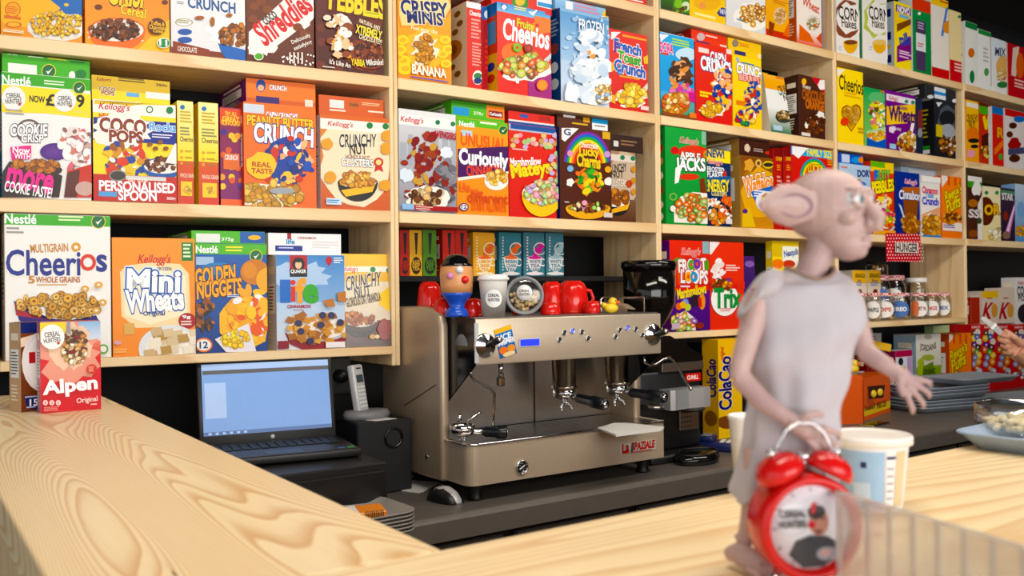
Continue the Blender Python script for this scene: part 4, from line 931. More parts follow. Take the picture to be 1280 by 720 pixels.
# tea boxes on a little back ledge behind the machine
LEDGE_Y, LEDGE_Z = 2.50, height_at(1, 600, 345, .13)
o, a_, n_, L_ = frame(1)
rl = UNITS[1]
board(rl, 'back_ledge', None, T_UP + .0012, .12, LEDGE_Z - .018, L_ - T_UP - .0012, SHD - .001, LEDGE_Z - .0006, DARKWALL)
def spoon(c, dk, xl, xr):
    def f(k):
        k.BAND(0, 1, c); x = (xl + xr) / 2; k.P([(x - 2.4, 291), (x + 2.4, 291), (x + .8, 318), (x - .8, 318)], dk); k.E(x, 332, (xr - xl) * .4, 11, dk)
        for j, w_ in enumerate(('BLACK', 'DEEP', 'TEA')): k.T(w_, x - 4.5, 325 + j * 4.5, x + 4.5, 329 + j * 4.5, c, b=.04)
    return f
def cup(c, ink, steam, words, xl, xr):
    def f(k):
        k.BAND(0, 1, c); x = (xl + xr) / 2 + .5; k.BOWL(x, 322, 9, 2.4, 19, ink, ink, steam); k.E(x, 342, 11, 2, ink); k.O(x + 10, 328, 4, 5, 1.3, ink); k.E(x + 4, 313, 5, 4, steam); k.E(x + 8, 307, 4, 4, steam); k.E(x + 1, 318, 4, 3, steam); k.O(x + 6, 311, 8, 8, 1.4, ink)
        for j, w_ in enumerate(words): k.T(w_, x - 7 + j, 325 + j * 5, x + 7 - j, 329 + j * 5, c, b=.03)
        k.lines(xl + 3, 296, xl + 5, 340, 12, ink, .5)
    return f
for xl, xr, c, dk, lab, g in ((500.5, 512, '#b3261c', '#2a0f10', 'dark red tea box with a black spoon at the ledge end', 1), (512.5, 528, '#d9a21f', '#2a1a10', 'mustard yellow tea box with a black spoon', 1), (529, 546, '#4f7f26', '#1a2410', 'olive green tea box with a black spoon', 1), (554, 569.5, '#c02a1c', '#2a0f10', 'red tea box with a black spoon after a gap on the ledge', 1), (570, 585, '#bb261c', '#2a0f10', 'red tea box with a black spoon next to the orange tea box', 1)):
    sb(1, 'B', xl, xr, 288, c, lab, spoon(c, dk, xl, xr), s=.125, D=.12, zb=LEDGE_Z, name='tea_box', cat='tea box', group='tea boxes behind the espresso machine')
for xl, xr, c, ink, st, ws, lab in ((592, 619, '#dfa01e', '#efe0c0', '#e8641c', ('LEMON', 'GINGER', 'TEA'), 'orange yellow tea box with a printed cup'), (624.5, 652, '#3f7684', '#d8d4d4', '#e8703a', ('INDIAN', 'CHAI', 'TEA'), 'teal tea box with a printed cup and orange steam'), (655, 681, '#4a7886', '#e4dade', '#d84a9a', ('WHITE', 'TEA', 'LEAF'), 'teal tea box with a printed cup and pink steam'), (683, 705, '#4a7a88', '#dcdcdc', '#a9c4cc', ('WHITE', 'TEA', 'LEAF'), 'teal tea box with a printed cup and pale steam, last on the ledge')):
    sb(1, 'B', xl, xr, 291, c, lab, cup(c, ink, st, ws, xl, xr), s=.125, D=.1, zb=LEDGE_Z, name='tea_box', cat='tea box', group='tea boxes behind the espresso machine')

# ---------------------------------------------------------------- unit over the grinder
def art(k):
    k.BAND(0, 1, '#e6ece0'); k.BAND(0, .25, '#27331a', '#3a6a24'); k.P([(840, 14), (862, 17), (862, -10), (844, -10)], '#4f8f35'); k.E(848, 5, 5, 7, '#83b84a'); k.E(857, 8, 5, 6, '#d0dcc0'); k.C(850, 12, 8, 4, ['#4a7a2a', '#9ac05a', '#6a3a2a'], 20, 2)
sb(2, 'Z', 830, 866, -50, '#e6ece2', 'green and white cereal box at the end of the topmost shelf', art)
def art(k):
    k.BAND(0, 1, '#f2c21e', '#f4c832'); k.E(884, 4, 17, 9, '#e8b02a'); k.E(878, 7, 4, 4, '#e8a070'); k.P([(896, 16), (902, 9), (911, 12), (911, 22), (899, 20)], '#3a4280'); k.T('NEW', 900, 12, 909, 18, '#e8e8f8', b=.03); k.lines(868, 18, 908, 25, 1, '#f6e6a0')
sb(2, 'Z', 866.5, 911, -46, '#f2c224', 'bright yellow cereal box with blue badge on the topmost shelf', art)
def art(k):
    k.BAND(0, 1, '#d8dadc', '#f0f0f0'); k.S(940, 20, 24, 20, '#f6f2ec', 18, .3); k.C(941, 18, 15, 14, ['#d8a050', '#c0803a', '#e6bc78'], 50, 3.2, '#f0ece4'); k.lines(920, 24, 930, 27, 1, '#8ab0d0')
sb(2, 'Z', 912, 961, -40, '#e6e6e8', 'silver grey cereal box with heaped oat rings on the topmost shelf', art, material=PLAST)
def art(k):
    k.BAND(0, 1, '#efae56', '#f3bf6e'); k.BAND(0, .1, '#c83a2a'); k.E(975, 20, 8, 11, '#e8c8a0'); k.C(975, 20, 6, 8, ['#d8b080', '#c89a60'], 20, 2); k.P([(961, 26), (968, 30), (965, 44), (961, 42)], '#8a3a20'); k.P([(990, 48), (990, 20), (978, 44)], '#e8703a'); k.lines(966, 2, 988, 6, 2, '#c8762a')
sb(2, 'Z', 961.5, 990.5, -36, '#efb060', 'soft orange cereal pouch box with red base on the topmost shelf', art, material=PLAST)
def art(k):
    k.BAND(0, 1, '#f1e6da', '#f6f0ea'); k.BAND(0, .2, '#e8705a', '#f1e6da'); k.P([(999, 50), (999, 30), (1012, 42), (1018, 54)], '#e07a58'); k.P([(1031, 60), (1031, 36), (1020, 48)], '#d8502a'); k.T('Wheat', 1003, 1, 1024, 12, '#d8503a', rot=-10, b=.03); k.E(1016, 29, 9, 10, '#e2ddd0'); k.C(1016, 29, 7, 7, ['#b0a890', '#8a9a6a', '#c86a4a', '#e8dcc0'], 30, 1.8)
sb(2, 'Z', 1000, 1031, -26, '#ece0d4', 'cream cereal box with red wheat lettering on the topmost shelf', art, side='#d8643a', material=PLAST)

def art(k):
    k.BAND(0, 1, '#3c94d8', '#5eb0e6'); k.BAND(0, .3, '#4a9a4a', '#6ab0dc'); k.P([(824, 40), (870, 50), (872, 41), (824, 30)], '#f4f6f2'); k.P([(824, 42), (836, 44), (826, 52)], '#f0f0f4'); k.T('DORA', 825, 54, 841, 66, '#e83a8a', '#ffffff', .1, b=.07); k.lines(826, 66, 840, 71, 1, '#d84a3a'); k.lines(840, 50, 866, 60, 3, '#b8e04a'); k.E(858, 68, 14, 8, '#c8e4f6')
    k.G(851, 92, 13, 18, ['#4a3024','#5a3a2a','#d89a62','#e8b080','#3a241a'], 46, 5); k.G(852, 114, 14, 9, ['#d86ab0','#e88ac4','#c85aa0','#d89a62'], 26, 4); k.R(860, 116, 871, 128, '#c83a8a')
    k.E(843, 130, 19, 15, '#b86a34'); k.C(842, 130, 16, 12, ['#e0b070', '#f0cc94', '#d86a4a', '#c9904a'], 70, 3); k.BAND(0, .04, '#8a4a2a'); k.R(860, 142, 872, 148, '#f07a2a')
sb(2, 'A', 826.5, 871, 45, '#4499da', 'sky blue cereal box with clouds and a round heap of flakes, next to the upright', art)
def art(k):
    k.BAND(0, 1, '#d8221c', '#e03422'); k.R(873, 60, 886, 66, '#f0dcd8'); k.R(908, 62, 918, 68, '#f0dcd8'); k.T("CAP'N", 888, 66, 907, 79, '#ffffff', '#3a3a8a', .09, b=.07); k.T('CRUNCH', 876, 75, 917, 91, '#ffffff', '#3a3a8a', .09, b=.09, rot=-2)
    k.G(903, 112, 13, 26, ['#1f3f98','#2c52b0','#f0c23a','#f4f0ea','#eebd92','#e8b48a','#16307a','#c83a2a'], 60, 4.5); k.lines(874, 115, 890, 122, 2, '#f4d03a', .8); k.S(890, 138, 18, 10, '#f4ead4', 16, .3); k.C(890, 137, 16, 9, ['#e8b040', '#d8982a', '#f4cc70'], 40, 3.2)
b = sb(2, 'A', 872.5, 918, 58, '#da261e', 'red cereal box with big white lettering and blue figure patch beside the sky blue box', art)
def art(k): k.BAND(0, 1, '#e85a48', '#d83a2a'); k.E(876, 46, 5, 5, '#c8b0b8'); k.lines(882, 45, 900, 48, 1, '#f4dcd4'); k.R(870, 52, 887, 56, '#4a3a6a'); k.R(900, 57, 912, 59, '#f2e0d8')
lie(b, 868, 912, 40, '#d63c2c', 'red cereal box lying flat on the red box with white lettering', art, bay=2, s=.02, row='A', side='#b02a1e')
def art(k):
    k.BAND(0, 1, '#f4c818', '#f8d830'); k.R(920, 72, 924, 77, '#a0b8d0'); k.lines(927, 79, 944, 82, 1, '#4a8ac0'); k.T('CRUNCH', 921, 82, 952, 95, '#ffffff', '#3a3a8a', .1, b=.08, rot=-2); k.R(923, 94, 950, 103, '#c83a2a'); k.T('BERRIES', 924, 95, 949, 102, '#f0c8c0', b=.04)
    k.G(942, 124, 12, 23, ['#1f3f98','#2c52b0','#f0c23a','#f4f0ea','#eebd92','#e8b48a','#16307a','#c83a2a'], 56, 4.2); k.lines(920, 126, 932, 132, 2, '#e87a2a', .8); k.S(932, 146, 13, 10, '#f4ead4', 16, .3); k.C(932, 146, 11, 9, ['#e8b040', '#c83a3a', '#3a8a4a', '#4a4aa0', '#f4cc70'], 30, 3)
b = sb(2, 'A', 919, 955, 73, '#f4ca20', 'yellow cereal box with white lettering and blue figure patch', art)
def art(k): k.BAND(0, 1, '#f6cc24', '#e8bc1c'); k.E(919, 54, 4, 5, '#8a7a6a'); k.T('CRUNCH', 923, 54, 936, 59, '#d8703a', b=.03); k.R(918, 64, 932, 69, '#3a3a6a'); k.R(947, 68, 953, 73, '#f0e4b0')
lie(b, 914, 955, 50, '#f2c822', 'yellow cereal box lying flat on the yellow box with white lettering', art, bay=2, s=.02, row='A')
def art(k):
    k.BAND(0, 1, '#9a7a34', '#e0b23c'); k.T('CRUNCHY', 955, 112, 966, 124, '#2a2018', rot=20); k.E(960, 140, 5, 9, '#5a3a1c')
sb(2, 'A', 956, 968, 90, '#c09a44', 'gold foil cereal pouch squeezed between yellow box and pale pouch', art, name='cereal_pouch', cat='cereal pouch', lean=.02, s=.105, material=PLAST)
def art(k):
    k.BAND(0, .42, '#2c6a48', '#e9ebe6'); k.BAND(.42, .75, '#eef0ee'); k.BAND(.75, 1, '#f2a84a', '#f6c070'); k.P([(966, 112), (992, 118), (992, 124), (966, 118)], '#e8eee8'); k.T('CRUNCHY', 972, 106, 991, 117, '#2a2420', rot=16, b=.02); k.T('NUT', 979, 117, 991, 125, '#2a2420', rot=14); k.T("Kellogg's", 970, 96, 980, 100, '#c83a2a')
    k.E(980, 146, 11, 8, '#3a3a2c'); k.C(980, 144, 9, 6, ['#a98a5c', '#8a6a3c', '#d8c8a0'], 30, 2); k.R(966, 157, 977, 163, '#b8d0e4')
sb(2, 'A', 966, 992, 93, '#eadfc8', 'orange, white and green cereal pouch beside the dark chocolate box', art, name='cereal_pouch', cat='cereal pouch', lean=.035, s=.012, material=PLAST)
def art(k):
    k.BAND(0, 1, '#40221a', '#4a2a20'); k.E(1005, 102, 3, 4, '#f0b83a'); k.T('Weetos', 1003, 106, 1013, 111, '#e8d8c8'); k.P([(1012, 94), (1035, 100), (1035, 116), (1026, 114)], '#c8202a'); k.S(1028, 106, 6, 7, '#f4eeee', 12, .2)
    k.T('CHOCOLATE', 1003, 114, 1032, 126, '#b5602a', b=.08); k.T('ORANGE', 1007, 126, 1030, 137, '#c86a22', b=.1); k.S(1025, 148, 9, 10, '#efe8e0', 14, .5); k.S(1014, 156, 9, 10, '#efe6dc', 14, .4); k.C(1018, 155, 12, 11, CHOC, 40, 3); k.R(1001, 166, 1012, 170, '#e0d8d0')
sb(2, 'A', 1001.5, 1034, 97, '#44261c', 'dark chocolate cereal box with orange lettering and red corner', art, side='#3a201a')

def art(k):
    k.BAND(0, 1, '#1c8f35', '#23a040'); k.R(877, 163, 885, 181, '#8ab8a0'); KEL(k, 850, 172, 873, 182, '#c8202a', '#f4f0ea'); k.E(866, 190, 20, 8, '#d8301f'); k.P([(846, 190), (858, 182), (872, 182), (884, 190), (866, 194)], '#e03a22'); k.E(861, 221, 13, 4, '#d83a22')
    k.T('APPLE', 850, 191, 875, 200, '#ffffff', '#16201a', .1, b=.05); k.T('JACKS', 845, 198, 881, 218, '#ffffff', '#16201a', .1, b=.08, rot=3); k.P([(844, 210), (852, 205), (848, 228), (843, 230)], '#f4f4f2'); k.E(843, 188, 5, 5, '#c82a2a'); k.P([(874, 224), (880, 222), (884, 250), (876, 250)], '#7a3a2a')
    k.E(882, 193, 3.5, 5, '#e0905a'); k.E(882, 193, 1.4, 2, '#1c8f35'); k.O(841, 246, 5, 5, 2, '#7ab05a'); k.P([(842, 264), (850, 246), (866, 240), (885, 242), (885, 280), (842, 278)], '#efeae0'); k.C(866, 260, 20, 17, ['#e08a54', '#d8744a', '#a8c070', '#8ab060'], 70, 4, '#e8d8c0'); k.E(839, 261, 3.5, 4, '#f0e8e0')
def side_aj(k):
    k.R(0, 0, 1, 1, '#1a8a34', part='side_print')
    for y, c in ((.1, '#2a5a3a'), (.22, '#b02a2a'), (.35, '#d8a070'), (.5, '#e8e4d8'), (.65, '#b83a3a'), (.8, '#e8e0d0'), (.92, '#dfe6da')): k.E(.5, y, .35, .05, c)
sb(2, 'B', 833.5, 885, 158, '#1f9638', 'bright green cereal box with white lettering over a red apple shape', art, side='#1a8a34', sideart=side_aj, s=.003)
def art(k):
    k.BAND(0, 1, '#1c2a50', '#24345e'); k.BAND(.84, 1, '#f6e02e'); k.T('NEW!', 884, 188, 905, 197, '#1c3a8a', b=.08); KEL(k, 885, 199, 903, 207, '#d82a2a', '#f4f0f0'); k.T('FROSTED', 884, 209, 905, 215, '#f0f2f6', b=.05); k.T('FLAKES', 884, 215, 903, 222, '#f0f2f6', b=.05); k.R(904, 214, 908, 222, '#c83a2a'); k.P([(884, 222), (915, 220), (915, 228), (884, 234)], '#34619a'); k.T('ENERGY', 881, 225, 911, 239, '#f4e03a', '#1c2a50', .05, b=.06, rot=3); k.T('CLUSTERS', 889, 239, 908, 245, '#e8e0a0', b=.04)
    k.G(892, 262, 9, 14, ['#e8dcd0','#e86a2c','#f0ece8','#d88a4a'], 30, 4); k.G(909, 262, 7, 17, ['#e0602a','#f0ece8','#e87a3a','#1c1c24','#f4f0ec'], 36, 4); k.C(894, 274, 11, 6, ['#c88a4a', '#e8c890', '#d86a3a'], 24, 3); k.R(906, 274, 915, 280, '#d8d4d8')
sb(2, 'B', 885.5, 915, 188, '#1f2e56', 'dark navy cereal box with yellow top strip beside the bright green box', art, s=.012)
def art(k):
    k.BAND(0, 1, '#c98a34', '#7a4a26'); k.S(948, 240, 24, 34, '#e0a94a', 16, .25); k.S(936, 207, 8, 10, '#dca860', 10, .45); k.E(948, 204, 4, 5, '#e0b878'); k.E(948, 204, 2, 2.6, '#6a4020'); k.E(960, 206, 7, 5, '#d8b83a'); k.E(960, 206, 6, 2.6, '#2a2420'); k.E(934, 219, 4, 5, '#b07840')
    k.T('Waffelos', 930, 219, 966, 241, '#f0902a', '#ffffff', .1, '#7a4a1c', .14, b=.07, rot=12); k.P([(938, 240), (966, 232), (966, 240), (944, 252)], '#3a6ab8'); k.lines(942, 238, 964, 248, 3, '#e8e4f4'); k.E(958, 252, 14, 13, '#e4e0ea'); k.C(957, 246, 5, 4, FRUIT, 14, 2.2); k.P([(927, 268), (936, 258), (944, 284), (927, 284)], '#e0b83a'); k.E(931, 264, 3, 3, '#5a3a8a')
b = sb(2, 'B', 927, 968, 197, '#b87c36', 'golden brown cereal box with orange slanted lettering and tan flank', art, side='#b8935a', D=.18, s=.008)
def art(k):
    k.BAND(0, 1, '#3e2018'); k.S(934, 185, 4, 6, '#d8c4b0', 10, .3); k.lines(942, 186, 954, 191, 2, '#a89890'); k.E(961, 191, 5, 2.2, '#c83a2a')
lie(b, 926, 963.5, 173, '#402219', 'dark brown cereal box lying flat on the golden brown box', art, bay=2, s=.02, side='#a88452')
def red_spine(xl, xr):
    def f(k): k.BAND(0, 1, '#b5221e'); k.BAND(.9, 1, '#7a1a1a'); k.T('CHARMS', xl + 1, 196, xr - 1, 201, '#e8b83a'); k.lines(xl + 2, 206, xr - 2, 214, 3, '#e09a40'); k.lines(xl + 2, 220, xr - 2, 240, 4, '#e0a090')
    return f
sb(2, 'B', 969, 979.5, 186, '#b5221e', 'narrow red cereal box spine next to the golden brown box', red_spine(969, 979), D=.19)
sb(2, 'B', 981.5, 990.5, 186, '#ad201e', 'narrow red cereal box spine next to the family size box', red_spine(981, 990), D=.19)
def art(k):
    k.BAND(0, 1, '#c82020', '#d02a22'); k.P([(990, 182), (1012, 185), (999, 197)], '#f0f0f2'); k.T('G', 996, 184, 1002, 191, '#3a5aa0'); k.BAND(.9, 1, '#5aa8dc'); k.T('FAMILY SIZE', 1009, 187, 1040, 196, '#f2e83a', b=.06); k.P([(990, 182), (1011, 184), (998, 198), (990, 192)], '#f0f0f2')
    for r, c in ((17, '#3a8ac8'), (15.5, '#4ab04a'), (13.5, '#f2d83a'), (11.5, '#e06a3a')): k.O(1017, 220, r, r * 1.3, 2.4, c, a0=0, a1=180)
    k.T('LUCKY', 1010, 206, 1028, 216, '#f4d03a', '#5a1a10', .08, b=.08); k.lines(1034, 199, 1042, 208, 3, '#e8a03a'); k.BOWL(1018, 258, 18, 6, 20, '#e8b030'); k.C(1018, 256, 14, 5, MARSH, 24, 3)
sb(2, 'B', 991, 1042, 186, '#ca2420', 'red family size cereal box with blue top band behind the figurine head', art, side='#b02020')

def art(k):
    k.BAND(0, .45, '#4a2a72', '#5c2f86'); k.BAND(.45, 1, '#d6201a', '#e2301c'); k.R(878, 302, 886, 317, '#8ab0b8'); KEL(k, 852, 310, 875, 321, '#d8202a', '#f4efe8')
    k.S(859, 341, 26, 18, '#d83020', 18, .15); k.P([(845, 330), (880, 324), (886, 352), (848, 356)], '#e8502a'); k.E(849, 326, 7, 4, '#5a9a3a'); k.E(883, 332, 3, 8, '#5a9a3a')
    k.T('FROOT', 848, 324, 882, 339, '#f2ecec', '#a81a1a', .1, b=.08, rot=3); k.T('LOOPS', 851, 338, 884, 354, '#f2ecec', '#a81a1a', .1, b=.08, rot=-2)
    for x, y, c in ((864, 331, '#5aa84a'), (871, 330, '#7a4aa8'), (860, 346, '#f0a830'), (867, 346, '#4a9ad0')): k.O(x, y, 4.4, 6.4, 2.6, c)
    k.lines(850, 357, 862, 361, 1, '#e8d8f0'); k.T('Marshmallows', 846, 358, 882, 370, '#f6d83a', b=.07, rot=8); k.E(868, 376, 6, 8, '#2a1c2a'); k.E(877, 377, 4, 10, '#e0902a'); k.P([(872, 372), (876, 372), (877, 384), (873, 384)], '#d8302a')
    for x, y, c in ((848, 383, '#e8703a'), (856, 378, '#8a9ad8'), (859, 384, '#b8c85a'), (853, 381, '#e8b040')): k.E(x, y, 4, 4.5, c)
    k.P([(838, 412), (845, 394), (856, 388), (868, 398), (869, 413)], '#e9e2e4'); k.C(853, 402, 14, 10, ['#e8a04a', '#d8704a', '#8ab85a', '#e8d06a', '#9a7ac0', '#e8b0b8'], 44, 3.4, '#efe6dc'); k.R(838, 404, 848, 411, '#c8b0c0'); k.E(873, 407, 5, 4, '#8a3020')
sb(2, 'C', 837.5, 887, 301, '#d8241c', 'red over purple cereal box with multicoloured ring lettering behind the grinder', art, side='#5a2a78', s=.004)
def art(k):
    k.BAND(0, 1, '#de2a14', '#e63418'); k.P([(887, 302), (900, 303), (889, 318), (887, 318)], '#ece8e8'); k.G(897, 336, 7, 13, ['#f0e8e6','#f4f0ee','#e8dcd8'], 26, 4); k.lines(907, 331, 926, 340, 3, '#f6d8d0')
    k.C(903, 357, 13, 8, ['#e8a83a', '#7a4a9a', '#d8382a', '#5aa04a', '#f0d87a'], 36, 3); k.E(905, 374, 17, 21, '#f2f2ee'); k.R(884, 352, 930, 361, '#de2c16'); k.C(903, 356, 12, 6, ['#e8a83a', '#6a3a2a', '#d8602a', '#c8a04a'], 36, 3); k.T('Trix', 892, 361, 924, 384, '#1f8a3a', b=.07); k.E(918, 358, 2.5, 3, '#d8302a'); k.lines(899, 385, 914, 390, 2, '#e8a0a0')
sb(2, 'C', 887.5, 930, 303, '#e02e16', 'scarlet cereal box with green lettering on a white bowl shape', art, s=.01)
def art(k): k.BAND(0, 1, '#3a2458', '#4c3470'); k.E(937, 330, 6, 4, '#8a6ab0')
sb(2, 'C', 931, 948, 320, '#432c66', 'dull purple cereal pouch half hidden by the figurine shoulder', art, name='cereal_pouch', cat='cereal pouch', lean=.02, s=.05, material=PLAST)
def art(k):
    k.BAND(0, 1, '#f2d21c'); k.BAND(.82, 1, '#d8b818'); k.R(978, 308, 998, 334, '#f0f2e8'); k.T('Nesquik', 980, 312, 998, 322, '#2a4aa0', b=.05, rot=8); k.E(986, 330, 8, 5, '#c8402a'); k.E(972, 330, 8, 6, '#f07a2a')
sb(2, 'C', 966, 999, 302, '#f0d020', 'yellow tub of drink powder beyond the figurine shoulder', art, name='powder_box', cat='powder box', group=None, s=.03, D=.035)

# ---------------------------------------------------------------- unit with the jars
def art(k):
    k.BAND(0, 1, '#8a86a0'); k.P([(1031, 26), (1043, 20), (1043, 34), (1031, 42)], '#6a3a2a'); k.R(1032, 34, 1042, 48, '#2a2a5a'); k.E(1038, 42, 4, 4, '#e8b83a'); k.R(1032, 0, 1042, 16, '#3a3438')
sb(2, 'Z', 1031.5, 1043, -18, '#8f8ba6', 'slim violet grey cereal box by the upright of the topmost shelf', art, s=.05)
def corn(title, xl, xr, c1, c2):
    def f(k):
        k.BAND(0, 1, '#f0ece6'); k.S((xl + xr) / 2 - 2, 24, 18, 26, c1, 14, .3); k.S((xl + xr) / 2, 22, 16, 22, '#f3f0ec', 14, .3)
        k.T('CORN', xl + 4, 10, xr - 3, 25, '#2a2220', b=.02, rot=2); k.T(title, xl + 8, 24, xr - 8, 35, '#4a342c', b=.02, rot=4); k.BOWL((xl + xr) / 2 + 2, 53, 9, 3.4, 14, '#eeb030', '#f0bc48', c2); k.lines(xl + 4, 58, xl + 9, 64, 2, '#b8c4d8'); k.P([(xr - 6, 74), (xr - 6, 20), (xr, 10), (xr, 74)], '#faf8f4')
    return f
sb(3, 'Z', 1047, 1078, -16, '#efebe6', 'glossy white corn flake box with brown swirl and yellow bowl', corn('Flakes', 1044, 1078, '#8a5240', '#7a4a38'), material=PLAST)
sb(3, 'Z', 1082, 1113, -8, '#efece6', 'glossy white corn flake box with green swirl and red top edge', corn('Flakes', 1082, 1113, '#b8c860', '#e8c880'), side='#4a8a5a', material=PLAST)
def art(k):
    k.BAND(0, 1, '#f4d81f'); k.BAND(.62, .9, '#f0c82c'); k.R(1120, 9, 1144, 18, '#5a2a6a'); k.T('NOVO', 1122, 9, 1137, 17, '#f4f0f6', b=.08); k.R(1124, 19, 1136, 23, '#7ab8d8'); k.P([(1121, 30), (1143, 22), (1143, 28), (1121, 40)], '#7a4a2a'); k.P([(1121, 58), (1143, 42), (1143, 74), (1121, 78)], '#7a2a7a'); k.T('milk', 1124, 42, 1137, 56, '#2a4aa8', b=.08, rot=14); k.lines(1124, 64, 1141, 74, 3, '#e8c8e4')
def sidest(k):
    k.R(0, 0, 1, 1, '#b8c4cc', part='side_print')
    for y in (.1, .45, .8): k.R(.1, y, .9, y + .12, '#2a2a6a', part='side_print')
    k.E(.5, .68, .4, .05, '#e8c04a')
sb(3, 'Z', 1122, 1143, 6, '#f3d824', 'yellow and purple cocoa milk packet on the topmost shelf', art, side='#b8c4cc', sideart=sidest, D=.16)
def art(k):
    k.BAND(0, 1, '#1f7a3e', '#2a8a48'); k.BAND(.84, 1, '#d8402a'); k.R(1145, 26, 1157, 42, '#4a3a5a'); k.R(1145, 42, 1157, 64, '#d8dce0'); k.R(1145, 64, 1157, 88, '#4a3a5a'); k.E(1149, 17, 2, 2, '#f2f4f0'); k.lines(1147, 28, 1155, 38, 3, '#b8a8c8'); k.lines(1147, 54, 1155, 60, 2, '#c87a6a')
sb(3, 'Z', 1145, 1168, 1, '#24803f', 'green packet with red top and violet label squares on the topmost shelf', art, side='#dfe6e2')
def art(k):
    k.BAND(0, .12, '#c82a2a'); k.BAND(.12, .9, '#e8e2da'); k.BAND(.9, 1, '#f0c83a'); k.lines(1175, 2, 1188, 6, 1, '#c83a2a'); k.P([(1176, 44), (1182, 10), (1185, 10), (1179, 46)], '#6a8ac8'); k.E(1184, 34, 5, 8, '#e09a5a'); k.E(1186, 10, 2, 2, '#2a8a4a')
sb(3, 'Z', 1168.5, 1190, 0, '#e6ded4', 'cream packet with yellow top and red foot on the topmost shelf', art)
def art(k):
    k.BAND(0, .3, '#c8262a'); k.BAND(.3, 1, '#ead8a8'); k.E(1199, 21, 2, 2, '#2a7a4a'); k.lines(1193, 80, 1208, 92, 3, '#f0c8c0')
sb(3, 'Z', 1191, 1207, 16, '#e8d4a4', 'beige packet with red foot at the end of the jar unit', art)
# ---- next unit, topmost shelf
def art(k):
    k.BAND(0, 1, '#e9e9e4'); k.BAND(.9, 1, '#2f7a44'); k.R(1216, 40, 1222, 100, '#e0e8e0'); k.E(1215, 96, 3, 8, '#2f7a4a'); k.E(1214, 66, 4, 6, '#d87a4a')
sb(4, 'Z', 1211, 1226, 30, '#e8e8e2', 'white packet with green lid strip on the far topmost shelf', art)
def art(k):
    k.BAND(0, 1, '#efefec'); k.BAND(.92, 1, '#3a8a4a'); k.R(1238, 46, 1243, 108, '#b8a8b8'); k.E(1233, 90, 3, 5, '#5a9a5a'); k.lines(1229, 60, 1236, 80, 4, '#b8bcc0')
sb(4, 'Z', 1227, 1243, 40, '#eeeeea', 'plain white packet on the far topmost shelf', art)
def art(k):
    k.BAND(0, 1, '#f0eee8', '#dfe8f0'); k.T('MIX', 1244, 60, 1257, 70, '#2a3a5a', b=.03, rot=6, sh=.2); k.E(1253, 84, 8, 14, '#e8b87a'); k.C(1254, 96, 7, 9, ['#e0b070', '#f0d8a8', '#d86a4a'], 20, 2.2); k.E(1253, 106, 7, 4, '#3a7a4a')
sb(4, 'Z', 1244, 1262, 51, '#efeee8', 'pale blue topped muesli packet on the far topmost shelf', art)
def art(k):
    k.BAND(0, 1, '#c8242a', '#b81f26'); k.P([(1266, 60), (1274, 58), (1270, 96), (1264, 94)], '#e8d0c0'); k.E(1275, 82, 5, 16, '#e06a3a'); k.lines(1268, 100, 1282, 112, 3, '#f0c8c0')
sb(4, 'Z', 1263.5, 1284, 58, '#c4252b', 'red packet at the far end of the topmost shelf', art, side='#d8b8a8')

# ---------------------------------------------------------------- jar unit, second shelf
def art(k):
    k.BAND(0, 1, '#fbd514', '#fddc22'); k.P([(1046, 86), (1056, 87), (1047, 96)], '#f0ece4'); k.T('Cheerios', 1049, 97, 1079, 115, '#2a2010', b=.015, rot=-2); k.lines(1055, 116, 1076, 124, 2, '#e0a81a')
    def heart(s, c): k.P([(1064 + s * x, 146 - s * y) for x, y in ((0, -19), (-6, -10), (-11, -2), (-12.5, 6), (-11, 12), (-6, 15), (-2, 13), (0, 9), (2, 13), (6, 16), (11, 13), (12.5, 6), (11, -2), (6, -10))], c)
    heart(1.0, '#8a3a14'); heart(.9, '#e0ac58'); k.C(1064, 144, 8, 12, RINGS, 50, 2.6, '#9a6a2a'); k.E(1055, 152, 5, 5, '#e0402a'); k.lines(1072, 160, 1081, 168, 2, '#c89a1a')
sb(3, 'A', 1047.5, 1082, 88, '#fad41a', 'plain bright yellow cereal box with a heart of oat rings', art, side='#e8c418')
def art(k):
    k.BAND(0, 1, '#8ac06a', '#3aa060'); k.R(1101, 112, 1109, 116, '#e8602a'); k.S(1096, 122, 12, 8, '#6ab87a', 12, .3); k.G(1096, 144, 10, 17, ['#e8d850','#f0e468','#d8c43a','#f4f0ea','#6a4a2a','#d88a8a'], 44, 4); k.P([(1083, 164), (1109, 158), (1109, 176), (1083, 176)], '#b8d8a8'); k.E(1096, 171, 13, 6, '#e4e6f0'); k.C(1096, 170, 11, 5, ['#e8a030', '#f4c850', '#d88a2a'], 30, 2.2); k.P([(1083, 172), (1096, 178), (1109, 172), (1109, 190), (1083, 190)], '#3a62b8')
sb(3, 'A', 1083, 1109, 112, '#6ab266', 'green cereal box with yellow patch and blue bowl beside the heart box', art)
